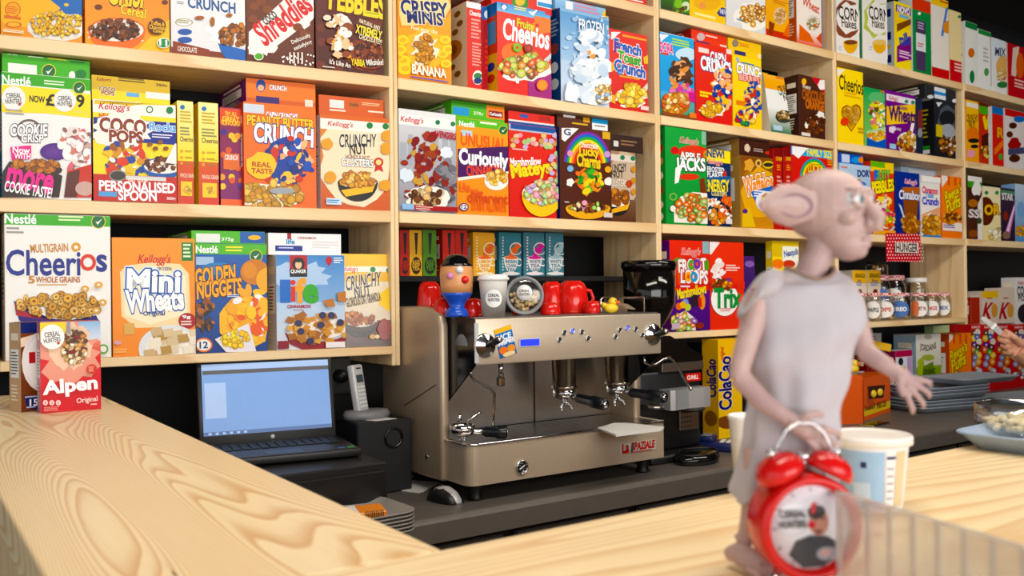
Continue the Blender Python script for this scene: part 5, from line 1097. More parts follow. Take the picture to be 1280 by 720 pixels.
def art(k):
    k.BAND(0, 1, '#6c1f78', '#76248a'); k.R(1108, 121, 1148, 129, '#e8e2ec'); KEL(k, 1111, 120, 1123, 127); k.E(1133, 127, 2.4, 2.4, '#3a8a5a'); k.E(1141, 128, 2.4, 2.4, '#3a8a5a'); k.P([(1108, 133), (1148, 130), (1148, 153), (1108, 156)], '#f4c52a'); k.T('Raisin', 1123, 132, 1134, 137, '#5a1a5a', b=.03); k.T('Wheats', 1111, 135, 1145, 152, '#4a1460', b=.08)
    k.S(1115, 162, 5, 5, '#e8d8ec', 10, .3); k.T('Fruity', 1118, 159, 1126, 164, '#e8d8ec', b=.03); k.P([(1139, 154), (1143, 154), (1140, 168), (1136, 168)], '#f2eee8'); k.S(1134, 178, 14, 14, '#f0ece4', 14, .3); k.C(1134, 178, 13, 12, ['#d8a860', '#c08a42', '#e8c890', '#8a4a3a'], 44, 3.2); k.R(1111, 180, 1119, 186, '#a8c8e8')
sb(3, 'A', 1110, 1147, 117, '#70217e', 'purple wheat cereal box with yellow banner', art)
def art(k): k.BAND(0, 1, '#1a2230', '#26304a'); k.E(1151, 150, 4, 14, '#7a3a3a'); k.E(1150, 166, 3, 6, '#8a8a9a')
sb(3, 'A', 1147.5, 1156, 124, '#1c2434', 'near black blue cereal box edge beside the purple box', art, s=.03)
def art(k):
    k.BAND(0, 1, '#17181c', '#22252c'); k.P([(1170, 128), (1178, 128), (1173, 134)], '#d8dce0'); k.S(1184, 152, 13, 22, '#4a5058', 16, .2); k.E(1184, 148, 10, 10, '#1a1c20'); k.S(1184, 164, 12, 10, '#9aa0a8', 14, .5); k.R(1170, 156, 1178, 171, '#c8b44a'); k.C(1184, 182, 10, 11, ['#7a4a2a', '#5a3018', '#a06a3a', '#c8b4a0'], 44, 2.8)
def sideb(k):
    k.R(0, 0, 1, 1, '#131417', part='side_print'); k.lines(.25, .15, .75, .7, 7, '#a89a3a', .4, 'side_print'); k.R(.2, .8, .8, .86, '#3a8a3a', part='side_print'); k.R(.2, .87, .8, .94, '#d8dce0', part='side_print')
b = sb(3, 'A', 1170.5, 1197, 128, '#191a1e', 'black cereal box with grey cloud picture and chocolate pieces', art, side='#131417', sideart=sideb, D=.12)
def art(k): k.BAND(0, 1, '#2a2c30'); k.R(1168, 110, 1182, 124, '#e2e8ee'); k.R(1168, 115, 1182, 119, '#5a9ad8'); k.E(1163, 121, 4, 2.4, '#d8dce0'); k.E(1194, 126, 4, 2.4, '#e8e8e8')
lie(b, 1160, 1198, 110, '#25272b', 'black cereal box with white label lying flat on the cloud picture box', art, bay=3, s=.02, row='A', D=.2)
def art(k): k.BAND(0, 1, '#2a2c30'); k.R(1134, 104, 1150, 122, '#e2e8ee'); k.R(1134, 112, 1150, 117, '#5a9ad8'); k.E(1155, 117, 3, 3, '#d86a3a')
sb(3, 'A', 1133, 1160, 104, '#25272b', 'black cereal box with white label standing behind the purple box', art, s=.228, D=.065)
# ---- far unit, second shelf
def art(k):
    k.BAND(0, 1, '#f0a030', '#f4c03a'); k.R(1206, 129, 1228, 135, '#efe8dc'); k.T('CRUNCHY', 1208, 143, 1222, 152, '#3a2a1a', b=.02, rot=6); k.T('NUT', 1211, 152, 1219, 160, '#3a2a1a', b=.02); k.S(1216, 168, 9, 10, '#e87a2a', 12, .3); k.E(1217, 176, 7, 3, '#171412'); k.E(1218, 183, 5, 2.4, '#171412'); k.E(1213, 192, 6, 5, '#e8a8b8')
sb(4, 'A', 1211, 1226, 127, '#f0ae34', 'orange yellow nut cereal box first in the far unit', art)
def art(k):
    k.BAND(0, 1, '#c8341f'); k.BAND(.82, .95, '#5aa83a'); k.BAND(.95, 1, '#5a2a1a'); k.P([(1228, 146), (1231, 144), (1233, 154), (1235, 144), (1238, 143), (1234, 162), (1231, 162)], '#f4d62a'); k.P([(1227, 170), (1238, 164), (1238, 184), (1227, 184)], '#4a2018'); k.C(1232, 190, 6, 8, ['#c8843a', '#e8c070', '#7a3a1a'], 20, 2.4)
sb(4, 'A', 1227, 1238, 130, '#c23820', 'red cereal box with green band and a yellow letter in the far unit', art, D=.1)
def art(k):
    k.BAND(0, 1, '#d8281e'); k.BAND(.88, 1, '#3a78c0'); k.T('R', 1247, 160, 1254, 172, '#f0a82a', '#5a2a10', .08, b=.08); k.E(1251, 196, 3, 4, '#5a9a4a'); k.P([(1243, 186), (1256, 172), (1256, 180), (1243, 194)], '#f07a2a')
sb(4, 'A', 1243, 1257, 135, '#d4281e', 'red cereal box with blue cap strip in the far unit', art, side='#dfe4e2')
def art(k):
    k.BAND(0, 1, '#e6dedc'); k.BAND(.88, 1, '#c82a26'); k.E(1274, 149, 7, 4, '#3a78c8'); k.E(1266, 157, 5, 4, '#4a2418'); k.E(1262, 168, 4, 4, '#5a2c1c'); k.S(1268, 180, 9, 9, '#a83a3a', 12, .3); k.E(1268, 198, 7, 5, '#4a2418'); k.P([(1260, 186), (1280, 184), (1280, 192), (1260, 194)], '#4a4a6a')
sb(4, 'A', 1259, 1285, 139, '#e2dad8', 'white cereal box with chocolate pieces and red top in the far unit', art)

# ---------------------------------------------------------------- jar unit, middle shelf
def art(k):
    k.BAND(0, 1, '#7aa8d8', '#b8cfe4'); k.T('DORY', 1072, 213, 1090, 221, '#2a2a6a', b=.09, rot=3); k.lines(1051, 208, 1060, 212, 1, '#d88a8a'); k.G(1068, 252, 16, 30, ['#5a90c8','#3a6ab8','#7ab0dc','#e8c84a','#2a4a90','#a8cce8'], 50, 6)
b = sb(3, 'B', 1051, 1090, 206, '#8fb6dc', 'pale blue cereal box standing behind the figurine head', art)
def art(k): k.BAND(0, 1, '#3a5ab8'); k.R(1052, 193, 1062, 203, '#c8d4ec'); k.E(1070, 200, 6, 4, '#4a9ad8'); k.E(1077, 200, 4, 4, '#e8905a')
lie(b, 1050.5, 1081, 193, '#4062bc', 'blue cereal box lying flat on the pale blue box', art, bay=3, s=.02)
def art(k):
    k.BAND(0, 1, '#d8382a', '#e0402a'); k.BAND(.86, 1, '#f0cf2e'); k.R(1086, 201, 1106, 209, '#6ab03a'); k.T('FRUITY', 1093, 214, 1112, 226, '#7ac83a', '#3a2a6a', .1, b=.09, rot=4); k.T('F', 1093, 214, 1097, 226, '#4a7ad8', b=.1); k.T('PEBBLES', 1090, 226, 1117, 240, '#f4e22a', '#5a2a10', .1, b=.1, rot=8)
    k.G(1104, 254, 11, 11, ['#e8b08a','#f0d83a','#e8dcd4','#d88a5a','#f4efe4'], 34, 3.6); k.E(1107, 274, 12, 12, '#f0e0c8'); k.C(1107, 274, 11, 12, ['#e8582a', '#f0c83a', '#7ab83a', '#c83a8a', '#f09a3a'], 60, 2.4); k.O(1107, 276, 12, 15, 2, '#c8ccd0', a0=200, a1=330); k.BAND(0, .06, '#e8a02a')
sb(3, 'B', 1090.5, 1119, 203, '#da3c2a', 'red and yellow pebble cereal box with green top, partly behind the figurine face', art)
def art(k):
    k.BAND(0, 1, '#23307e', '#2a3a90'); KEL(k, 1131, 224, 1146, 232, '#e88a9a', '#f0e8f0'); k.P([(1128, 234), (1149, 234), (1150, 242), (1127, 242)], '#b8642a'); k.T('Cinnabon', 1124, 238, 1150, 249, '#f0f0f6', '#23307e', .08, b=.05, arc=.1); k.P([(1129, 250), (1148, 250), (1146, 272), (1131, 272)], '#8a4a1e'); k.S(1138, 280, 10, 16, '#b8743a', 14, .3); k.C(1138, 280, 10, 14, ['#c08040', '#9a5a24', '#d8a060'], 50, 3.2); k.P([(1122, 254), (1126, 258), (1130, 272), (1128, 272)], '#c8d0dc')
b0 = sb(3, 'B', 1121, 1151, 216, '#26348a', 'royal blue cinnamon cereal box on the middle shelf', art, side='#1c2766')
def art(k): k.BAND(0, 1, '#b8cfe8'); k.R(1136, 213, 1168, 222, '#dfe8f2'); k.R(1138, 218, 1148, 226, '#5a9ad8')
sb(3, 'B', 1128, 1172, 209, '#c4d6ea', 'pale blue cereal box standing behind the royal blue cinnamon box', art, s=.14, D=.12)
def art(k):
    k.BAND(0, 1, '#ece8e4'); k.T('Cinnamon', 1153, 234, 1172, 242, '#d84a6a', b=.09); k.T('Toast', 1157, 241, 1167, 247, '#4a9ad8', b=.08); k.T('Crunch', 1153, 247, 1173, 256, '#5a5ac8', b=.09); k.P([(1152, 268), (1176, 258), (1178, 262), (1178, 280), (1152, 280)], '#e8b08a'); k.S(1165, 280, 13, 15, '#f4f0ec', 14, .25); k.C(1164, 282, 12, 12, ['#c88a4a', '#b0702e', '#dca860'], 50, 3.4); k.BAND(.9, 1, '#f4f2f0'); k.BAND(0, .03, '#4a8ac8')
sb(3, 'B', 1152.5, 1176.5, 221, '#ebe6e2', 'white toast cereal box with pastel lettering next to the orange puff box', art, s=.012)
def reese(xl, y0):
    def f(k):
        k.BAND(0, 1, '#f2761a', '#f5821e'); k.P([(xl - 2, y0 - 4), (xl + 8, y0 + 2), (xl - 1, y0 + 14)], '#efe6e0')
        for x in (6, 14, 21): k.R(xl + x, y0, xl + x + 3, y0 + 12, '#e0521a')
        k.T("Reese's", xl + 2, y0 + 14, xl + 24, y0 + 27, '#f4d628', '#5a1e0a', .08, rot=18, b=.05, sh=.25); k.T('Puffs', xl + 4, y0 + 27, xl + 22, y0 + 42, '#f4d628', '#5a1e0a', .08, rot=18, b=.05, sh=.25)
        k.C(xl + 11, y0 + 53, 11, 6, ['#8a4a1e', '#c8843a', '#6a3418', '#e0a860'], 36, 2.8); k.P([(xl - 1, y0 + 58), (xl + 8, y0 + 62), (xl + 18, y0 + 58), (xl + 27, y0 + 61), (xl + 27, y0 + 70), (xl - 1, y0 + 68)], '#f0e4d8'); k.lines(xl, y0 + 61, xl + 18, y0 + 66, 2, '#6a5aa8')
    return f
sb(3, 'B', 1178.5, 1203, 221, '#f0741a', 'orange puff cereal box with yellow slanted lettering on the middle shelf', reese(1178.5, 220), side='#d8621a')
# ---- far unit, middle shelf
def art(k):
    k.BAND(0, 1, '#4a2a1e', '#3a211a'); k.BAND(.82, .92, '#4a9a3a'); k.BAND(.92, 1, '#ece8e4'); k.S(1221, 236, 7, 10, '#efeae6', 12, .3); k.P([(1222, 256), (1229, 240), (1229, 300), (1222, 300)], '#e8e4de'); k.E(1216, 254, 6, 5, '#b06a34'); k.T('SS', 1211, 262, 1224, 272, '#e8dce0', '#3a1c14', .08, b=.06, sh=.2); k.E(1224, 276, 3, 4, '#3a4a2a'); k.E(1216, 292, 6, 5, '#8a4a24')
sb(4, 'B', 1211.5, 1229, 221, '#44271c', 'dark chocolate cereal box with green band beside the far upright', art)
def art(k):
    k.BAND(0, 1, '#efdfa8', '#f2e8c4'); k.E(1232, 264, 11, 18, '#5a281c'); k.T('OR', 1231, 256, 1249, 268, '#f2b82a', '#4a1f14', .1, b=.1, rot=4); k.E(1233, 241, 2.4, 2.4, '#3a8a5a'); k.E(1246, 241, 2.4, 2.4, '#3a8a5a'); k.C(1243, 292, 8, 6, ['#f0e0b0', '#d8b878', '#f4ecd0'], 24, 3)
sb(4, 'B', 1230, 1252, 234, '#eddca6', 'cream cereal box with yellow letters over a brown disc', art)
def art(k):
    k.BAND(0, 1, '#2a1c34', '#3a2a3e'); k.BAND(.88, .96, '#5a8a6a'); k.T('STAR', 1252.5, 242, 1266, 250, '#e8e4ea', b=.07); k.P([(1256, 292), (1268, 254), (1270, 254), (1262, 294)], '#d88ac8'); k.P([(1257, 292), (1267, 258), (1268.5, 258), (1260, 292)], '#f4d8f0'); k.E(1257, 270, 3, 6, '#8a3a2a'); k.E(1258, 294, 5, 5, '#8a6a5a')
sb(4, 'B', 1252.5, 1270, 236, '#2e2038', 'dark violet cereal box with a pink light streak', art)
def art(k): k.BAND(0, 1, '#6a9ad0', '#c8d8e8'); k.E(1276, 262, 5, 10, '#8ab0dc'); k.C(1276, 288, 6, 6, OAT, 16, 2.6)
sb(4, 'B', 1270.5, 1288, 231, '#8fb0d8', 'pale blue cereal box at the far end of the middle shelf', art)

# ---------------------------------------------------------------- jar unit, lowest shelf: jars with checked red lids
def jar(c, z, r, h, fill, filln, lid, label, lab, txt, txtc, seed):
    """glass storage jar > lid, contents, round label"""
    root = empty('storage_jar', (c.x, c.y, z), label, 'jar', 'glass jars of cereal on the lowest shelf')
    mb = MB(); T = Matrix.Translation((c.x, c.y, z))
    mb.lathe([(0, 0.001), (r * .9, 0.001), (r, .006), (r, h * .72), (r * .93, h * .8), (r * .8, h * .86), (r * .8, h * .9)], CLEAR, 18, T); child(mb, 'glass_body', root)
    mb = MB(); mb.lathe([(0, h * .88), (r * .86, h * .88), (r * .9, h * .9), (r * .9, h * .985), (r * .84, h), (0, h)], lid, 18, T); child(mb, 'lid', root)
    rnd = random.Random(seed); mb = MB()
    for i in range(filln):
        a = rnd.random() * 6.283; q = math.sqrt(rnd.random()) * r * .82; s = r * .17
        mb.ball((c.x + q * math.cos(a), c.y + q * math.sin(a), z + .004 + s + rnd.random() * h * .5), s, rnd.choice(fill), 6, 4)
    o = child(mb, 'cereal_filling', root); o['kind'] = 'stuff'
    if lab:
        d = Vector((-c.x, -c.y, 0)).normalized(); t = Vector((-d.y, d.x, 0)); R = r * 1.02; hh = h * .3; ang = .95
        mb = MB(); n = 12; vs = [(c.x, c.y, 0)]; vs = []; fs = []
        lm = lab
        for i in range(n + 1):
            u = -1 + 2 * i / n; a = u * ang; hl = math.sqrt(max(0, 1 - u * u)) * hh
            b_ = d * math.cos(a) + t * math.sin(a)
            vs += [(c.x + b_.x * R, c.y + b_.y * R, z + h * .4 - hl), (c.x + b_.x * R, c.y + b_.y * R, z + h * .4 + hl)]
        fs = [[2 * i, 2 * i + 2, 2 * i + 3, 2 * i + 1] for i in range(n)]
        mb.add(vs, fs, lm, True); lo = child(mb, 'label', root)
        if txt:
            gv, gt = glyphs(txt, .04); x0, x1 = min(p[0] for p in gv), max(p[0] for p in gv); y0, y1 = min(p[1] for p in gv), max(p[1] for p in gv)
            mb = MB(); vs = []
            for p in gv:
                a = ((p[0] - x0) / (x1 - x0) - .5) * 1.3; zz = z + h * .4 + ((p[1] - y0) / (y1 - y0) - .5) * h * .16; b_ = d * math.cos(a) + t * math.sin(a)
                vs.append((c.x + b_.x * (R + .0006), c.y + b_.y * (R + .0006), zz))
            mb.add(vs, [list(q) for q in gt], mat('ink_' + txtc[1:], txtc, .5)); child(mb, 'lettering', lo)
    return root
m_o = mat('cereal_tan', '#d0a468', .7); m_b = mat('cereal_brown', '#7a4526', .7); m_y = mat('cereal_yellow', '#e8c070', .7)
m_r = mat('sweet_red', '#c83222', .4); m_g = mat('sweet_green', '#4a8a3a', .4); m_or = mat('sweet_orange', '#e8742a', .4)
def lid_mat():
    m = bpy.data.materials.new('checked_lid'); m.use_nodes = True; nt = m.node_tree; b = nt.nodes['Principled BSDF']
    tc = nt.nodes.new('ShaderNodeTexCoord'); ck = nt.nodes.new('ShaderNodeTexChecker'); ck.inputs['Scale'].default_value = 110
    ck.inputs[1].default_value = hx('#d2201c'); ck.inputs[2].default_value = hx('#f0e4e0'); nt.links.new(tc.outputs['Object'], ck.inputs[0]); nt.links.new(ck.outputs[0], b.inputs['Base Color']); b.inputs['Roughness'].default_value = .35; return m
LIDM = lid_mat(); LABW = mat('label_paper', '#eeebe6', .6); LABY = mat('label_yellow', '#eda024', .6); LABB = mat('label_blue', '#3a68b0', .6); LABO = mat('label_orange', '#c8601c', .6)
JZ = ROWZ['C'] + .0005
jd = [(1075, 1091, .03, [m_r, m_g, m_or], LABY, 'K', '#5a2a10', 'jar of red, green and orange sweets nearest the figurine, yellow label'),
      (1094, 1107.5, .03, [m_o, m_y], LABW, 'WAFFLE', '#3a4a3a', 'jar with plain white label and one dark word, second along the front row'),
      (1108.5, 1127, .03, [m_y, m_o], LABW, 'POPS', '#c8502a', 'wide jar with white label in orange print'),
      (1128.5, 1145.5, .03, [m_b, m_o], LABB, 'OREO', '#f2f2f4', 'jar with a blue label and white letters'),
      (1146, 1153, .055, [m_b], LABO, '', '#111111', 'slim jar with brown orange label set back between two jars'),
      (1153.5, 1166.5, .03, [m_o, m_y], LABW, "FRUIT 'N", '#8a2a4a', 'jar with white label in dark pink print'),
      (1167.5, 1181.5, .03, [m_o, m_y], LABW, 'RINGS', '#c84a5a', 'jar with white label in a pink oval'),
      (1182.5, 1194, .035, [m_y, m_o], LABW, 'MIX', '#3a5aa0', 'jar with white label in blue print, last in the front row')]
def jar_at(bay, xl, xr, yt, s, fill, lab, txt, txtc, label, lid=None, z=JZ, n=22):
    p0, p1 = on_front(bay, xl, s), on_front(bay, xr, s); c = (p0 + p1) / 2; n_ = frame(bay)[2]
    r = (p1 - p0).length / 2 * .92
    c = c + n_ * r
    d = ray((xl + xr) / 2, 360); t = (c.y) / d.y; h = (CAMPOS + ray((xl + xr) / 2, yt) * (c.xy.length / Vector((d.x, d.y)).length)).z - z
    return jar(c, z, r * .98, h, fill, n, lid or LIDM, label, lab, txt, txtc, int(xl)), h
for xl, xr, s, fill, lab, txt, tc_, lb in jd: jar_at(3, xl, xr, 366, s, fill, lab, txt, tc_, lb)
jh = {}
for xl, xr, yt, s, fill, lab, txt, tc_, lb, lid in ((1105, 1119, 344, .13, [m_b], LABB, 'Oh', '#f0f0f4', 'jar with blue label standing behind the front row', LIDM),
      (1121, 1140, 344, .13, [m_o], LABW, 'LOOPS', '#6a6a6a', 'wide jar with white label standing behind the front row', LIDM),
      (1150, 1168, 347, .13, [m_o, m_b], None, '', '#111111', 'jar with a plain white lid behind the front row', WHITEPL)):
    r_, h_ = jar_at(3, xl, xr, yt, s, fill, lab, txt, tc_, lb, lid, n=30); jh[xl] = h_
jar_at(3, 1100, 1117, 327, .135, [m_b, m_y], None, '', '#111111', 'dark jar stacked on the jar with blue label at the back', mat('dark_lid', '#2a2420', .4), z=JZ + jh[1105] + .0005)
def cb(xl, xr):
    def f(k): k.BAND(0, 1, '#e6dccb'); k.BAND(.74, 1, '#f0b820'); k.T('GRANOLA', xl + 3, 342, xr - 2, 347, '#2a2420', b=.05); k.T('fine', xl + 6, 349, xr - 7, 352, '#5a5a6a'); k.lines(xl + 4, 353, xr - 5, 358, 2, '#6a7ac0'); k.E((xl + xr) / 2, 366, 3, 5, '#7a2a2a')
    return f
sb(3, 'C', 1085, 1101, 338, '#e6dccb', 'cream packet with yellow top standing behind the jars', cb(1084, 1104), s=.155, D=.08)
sb(3, 'C', 1066, 1083.5, 338, '#d8cfbf', 'cream packet with yellow top at the figurine neck, in shadow behind the jars', cb(1066, 1083), s=.155, D=.08)
# polka dot card hanging from the middle shelf
p0, p1 = on_front(3, 1108.5, -.008), on_front(3, 1151.5, -.008); o_, a_, n_, _ = frame(3)
zt, zb_ = height_at(3, 1130, 292, -.008), height_at(3, 1130, 327, -.008)
def art(k):
    k.BAND(0, 1, '#cf2230')
    for i in range(15):
        for j in range(9): k.E(1109 + i * 3.1 + (j % 2) * 1.5, 294 + j * 4.1, .75, 1.0, '#f0dcd6', n=8)
    k.R(1115, 303.5, 1144, 316, '#e8dcd4'); k.T('HUNGER', 1116, 304.5, 1143, 315, '#1c1818', b=.04)
p0.z = zb_
sgn = carton(p0, a_, n_, (p1 - Vector((p0.x, p0.y, 0))).length, zt - zb_, .0015, '#cf2230', 'red polka dot card with black word hanging from the middle shelf edge', art, name='shelf_sign', cat='sign', sideart=None, flap=False)

# ---------------------------------------------------------------- packets on the steel counter under the jar unit and beyond
def cbx(xl, xr, yt, Y, base, label, art=None, side=None, D=.075, turn=0.0, z=None, yb=None, **k):
    """carton standing on the steel counter, front plane at depth Y, turned by `turn` degrees"""
    zb = TOP_Z + .0004 if z is None else z
    p0 = on_y(xl, 360, Y); p0.z = zb
    a = Matrix.Rotation(math.radians(turn), 3, 'Z') @ Vector((1, 0, 0)); n = Vector((-a.y, a.x, 0))
    d = ray(xr, 360); t = (p0 - CAMPOS).dot(n) / d.dot(n); p1 = CAMPOS + d * t; p1.z = zb
    xm = (xl + xr) / 2; d = ray(xm, yt); t = (p0 - CAMPOS).dot(n) / d.dot(n); H = (CAMPOS + d * t).z - zb
    k.setdefault('group', 'packets on the steel counter')
    return carton(p0, a, n, (p1 - p0).length - .0006, H, D, base, label, art, side, **k)
def art(k):
    k.BAND(0, .52, '#7a9a24', '#8aac2e'); k.BAND(.52, 1, '#dcd8cc', '#e8e4da'); k.T('JORDANS', 1150, 431, 1170, 441, '#3a342e', b=.04, arc=-.3); k.E(1160, 421, 5, 3.5, '#b8b4a4'); k.E(1160, 447, 8, 4, '#a8b85a'); k.S(1151, 458, 5, 12, '#a8c04a', 10, .3); k.P([(1152, 476), (1154, 458), (1166, 452), (1170, 476)], '#6a8a1c'); k.T('ORGANIC', 1154, 461, 1169, 467, '#2a3a14', b=.05); k.T('PORRIDGE', 1153, 468, 1170, 474, '#2a3a14', b=.05)
cbx(1144, 1175, 418, 2.50, '#dedacd', 'white over olive green porridge packet on the steel counter', art, side='#9ab0c0', D=.12)
cbx(1185.5, 1213, 417, 2.50, '#f0741a', 'orange puff cereal box with yellow slanted lettering on the steel counter', reese(1185, 418), side='#c8481a', D=.12)
def art(k): k.BAND(0, 1, '#a8c49a'); k.BAND(.85, 1, '#c0d8a8')
cbx(1166, 1186, 407, 2.63, '#a4c090', 'pale green packet standing behind the porridge packet', art, D=.05)
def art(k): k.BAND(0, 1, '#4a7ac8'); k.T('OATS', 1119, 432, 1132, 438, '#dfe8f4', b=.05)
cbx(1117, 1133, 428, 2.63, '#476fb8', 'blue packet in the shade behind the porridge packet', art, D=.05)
def art(k): k.BAND(0, 1, '#d8dce4'); k.R(1119, 436, 1140, 446, '#a81f4a'); k.E(1126, 452, 3, 5, '#1c1c20'); k.R(1120, 459, 1132, 470, '#f0a02a'); k.R(1134, 446, 1140, 482, '#b89ac0'); k.E(1126, 472, 4, 4, '#e8a04a')
cbx(1118.5, 1139, 438, 2.47, '#cdd2da', 'white packet with crimson top and orange square on the steel counter', art, side='#8a2a4a', D=.06)
def art(k): k.BAND(0, 1, '#a82a3a'); k.lines(1106, 456, 1117, 474, 4, '#d8a0a8')
cbx(1104, 1114, 448, 2.50, '#a52a3a', 'dull crimson packet beside the white packet with crimson top', art, D=.06)
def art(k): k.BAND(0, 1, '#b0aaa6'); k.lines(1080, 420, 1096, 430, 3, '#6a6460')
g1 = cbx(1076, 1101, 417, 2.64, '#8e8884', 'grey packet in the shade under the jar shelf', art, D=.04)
# yellow packet tipped on top of the red ones
g2 = cbx(1083, 1103, 444, 2.50, '#7a2a2a', 'dark red packet under the tipped yellow packet', None, D=.10)
yp = on_y(1101, 434, 2.50)
mb = MB(); M4 = Matrix.Translation((yp.x, yp.y + .05, g2.top + .042)) @ Matrix.Rotation(math.radians(-14), 4, 'Z') @ Matrix.Rotation(math.radians(12), 4, 'Y')
mb.box(-.075, -.05, -.018, .075, .05, .018, mat('yellow_card', '#e8b81c', .4), .002, M4)
t_ = tag(mb.obj('sweet_packet', origin=(yp.x, yp.y + .05, g2.top)), 'yellow packet with red oval tipped on top of the dark red packet', 'packet', 'packets on the steel counter')
mb = MB(); mb.lathe([(0, .0004), (.03, .0004), (.03, 0)], mat('oval_red', '#b8281c', .4), 18, M4 @ Matrix.Translation((0, 0, .0183)) @ Matrix.Diagonal((1, .7, 1, 1))); child(mb, 'oval_print', t_)
# red ring cereal boxes in a row beyond the upright, upright boxes on top of them
def loops(xl, xr):
    def f(k):
        k.BAND(0, 1, '#c81f22', '#d0262a'); k.R(xl - 2, 405, xr + 2, 410, '#d82a2a'); w_ = xr - xl; x = (xl + xr) / 2
        k.T("Kellogg's", x - 5, 407, x + 5, 411, '#f0e4e0', sh=.2)
        for dx, y, c in ((-3, 416, '#5a3a2a'), (3, 415, '#e8dcd0'), (-4, 423, '#e0c83a'), (2, 421, '#3a6ab8'), (5, 427, '#e8e0d8'), (-3, 431, '#4a3a8a'), (3, 434, '#20181c'), (-5, 437, '#d8702a'), (1, 440, '#4aa03a'), (5, 444, '#f0c83a'), (-2, 447, '#7a8ab8'), (4, 452, '#e8a03a'), (-4, 455, '#9a9ac8'), (1, 460, '#c87a3a'), (5, 464, '#b8c8e0')): k.E(x + dx * w_ / 17, y, 3.4, 4, c); k.E(x + dx * w_ / 17, y, 1.2, 1.4, '#e8d8d0')
        k.C(x, 469, w_ * .42, 3.4, ['#e8dcd0', '#d8a04a', '#4a6ab0', '#c83a3a'], 16, 2.2)
    return f
tops = []
for i, (xl, xr) in enumerate(((1213.5, 1226), (1226.7, 1244.5), (1245, 1263), (1263.5, 1283))):
    tops.append(cbx(xl, xr, 406, 2.52, '#c92024', ['red ring cereal box closest to the orange puff box in the far row', 'second red ring cereal box from the orange puff box', 'third red ring cereal box from the orange puff box, behind the knife handle', 'fourth red ring cereal box from the orange puff box, behind the hand'][i], loops(xl, xr), D=.13))
def spk(xl, xr, yel):
    def f(k):
        k.BAND(0, 1, '#ded2c4', '#d8c8b8'); x = (xl + xr) / 2
        if yel: k.BAND(.8, 1, '#e8b82a')
        k.T('K', xl + 3, 379, xl + (xr - xl) * .6, 398, '#b01f2a', b=.06, sh=.45); k.E(xr - 5, 388, 4, 9, '#d8a060'); k.lines(x - 4, 372, x + 6, 375, 1, '#b06a5a')
    return f
z1 = tops[1].top
cbx(1213.5, 1224.5, 372, 2.55, '#a84a42', 'rust red packet on top of the red ring boxes', None, D=.08, z=tops[0].top)
cbx(1227.5, 1247.5, 364, 2.55, '#dccfc2', 'pale flake cereal box with yellow top standing on the red ring boxes', spk(1227, 1248, True), D=.08, z=z1)
cbx(1248.5, 1268, 360, 2.55, '#dccdbd', 'pale flake cereal box without yellow top standing on the red ring boxes', spk(1248, 1268, False), D=.08, z=z1)
def art(k): k.BAND(0, 1, '#e4e2e0'); k.T("Kellogg's", 1272, 351, 1284, 357, '#c8202a', sh=.2); k.T('COCO', 1271.5, 358, 1288, 369, '#1c1a1c', b=.06); k.T('POPS', 1273, 369, 1286, 376, '#1c1a1c', b=.05); k.E(1280, 392, 8, 12, '#2a2226')
cbx(1269.5, 1292, 347, 2.55, '#e2e0de', 'white cereal box with black lettering standing on the red ring boxes', art, D=.08, z=tops[3].top)

# ---------------------------------------------------------------- espresso machine
def on_x(px, py, X):
    d = ray(px, py); return CAMPOS + d * (X / d.x)
YF = 2.02
mch = empty('espresso_machine', (1.52, 2.15, TOP_Z), 'two group champagne and steel espresso machine with black handled filters', 'espresso machine')
X0, X1 = on_y(592, 430, YF).x, on_y(826, 420, YF).x
TX0, TX1 = X0 - .018, on_y(832, 560, YF).x
zt, zb = on_y(592, 399, YF).z, on_y(592, 456.5, YF).z
zd = on_x(557, 503, X0).z
zg = on_y(640, 601, YF).z; ztr = on_y(592, 556, YF).z
YB = 2.50
XS = X0 - .03
# side panels (profile in depth and height) with a rolled front edge
def sidep(xa, xb):
    yf = on_x(551, 480, XS).y
    pr = [(yf, zg - .006), (yf, zt - .02), (yf + .012, zt + .012), (yf + .05, zt + .028), (yf + .12, zt + .034), (YB, zt + .03), (YB, zg + .05), (YB - .1, zg - .006)]
    mb = MB(); mb.prism(pr, xa, xb, STEELW, 'x'); return mb, yf
STEELW = mat('warm_steel', '#b8a48c', 0.4, 0.5, 0.06, 50)
def rolled(o):
    md = o.modifiers.new('rolled_edge', 'BEVEL'); md.width = .011; md.segments = 4; md.limit_method = 'ANGLE'; md.angle_limit = math.radians(25)
    for p in o.data.polygons: p.use_smooth = True
    return o
mb, yfs = sidep(XS, X0 - .001); sp = rolled(child(mb, 'side_panel', mch))
mb, _ = sidep(X1 + .001, X1 + .03); rolled(child(mb, 'side_panel', mch))
mb = MB(); a = on_x(505, 507, XS - .001); b_ = on_x(545, 481, XS - .001); mb.tube([a, b_], .0012, BLACKPL, 6); child(mb, 'panel_seam', sp)
mb = MB(); c_ = on_x(534, 571, XS); mb.lathe([(0, .004), (.008, .003), (.010, 0)], CHROME, 14, Matrix.Translation(c_) @ Matrix.Rotation(-math.pi / 2, 4, 'Y')); child(mb, 'screw_cap', sp)
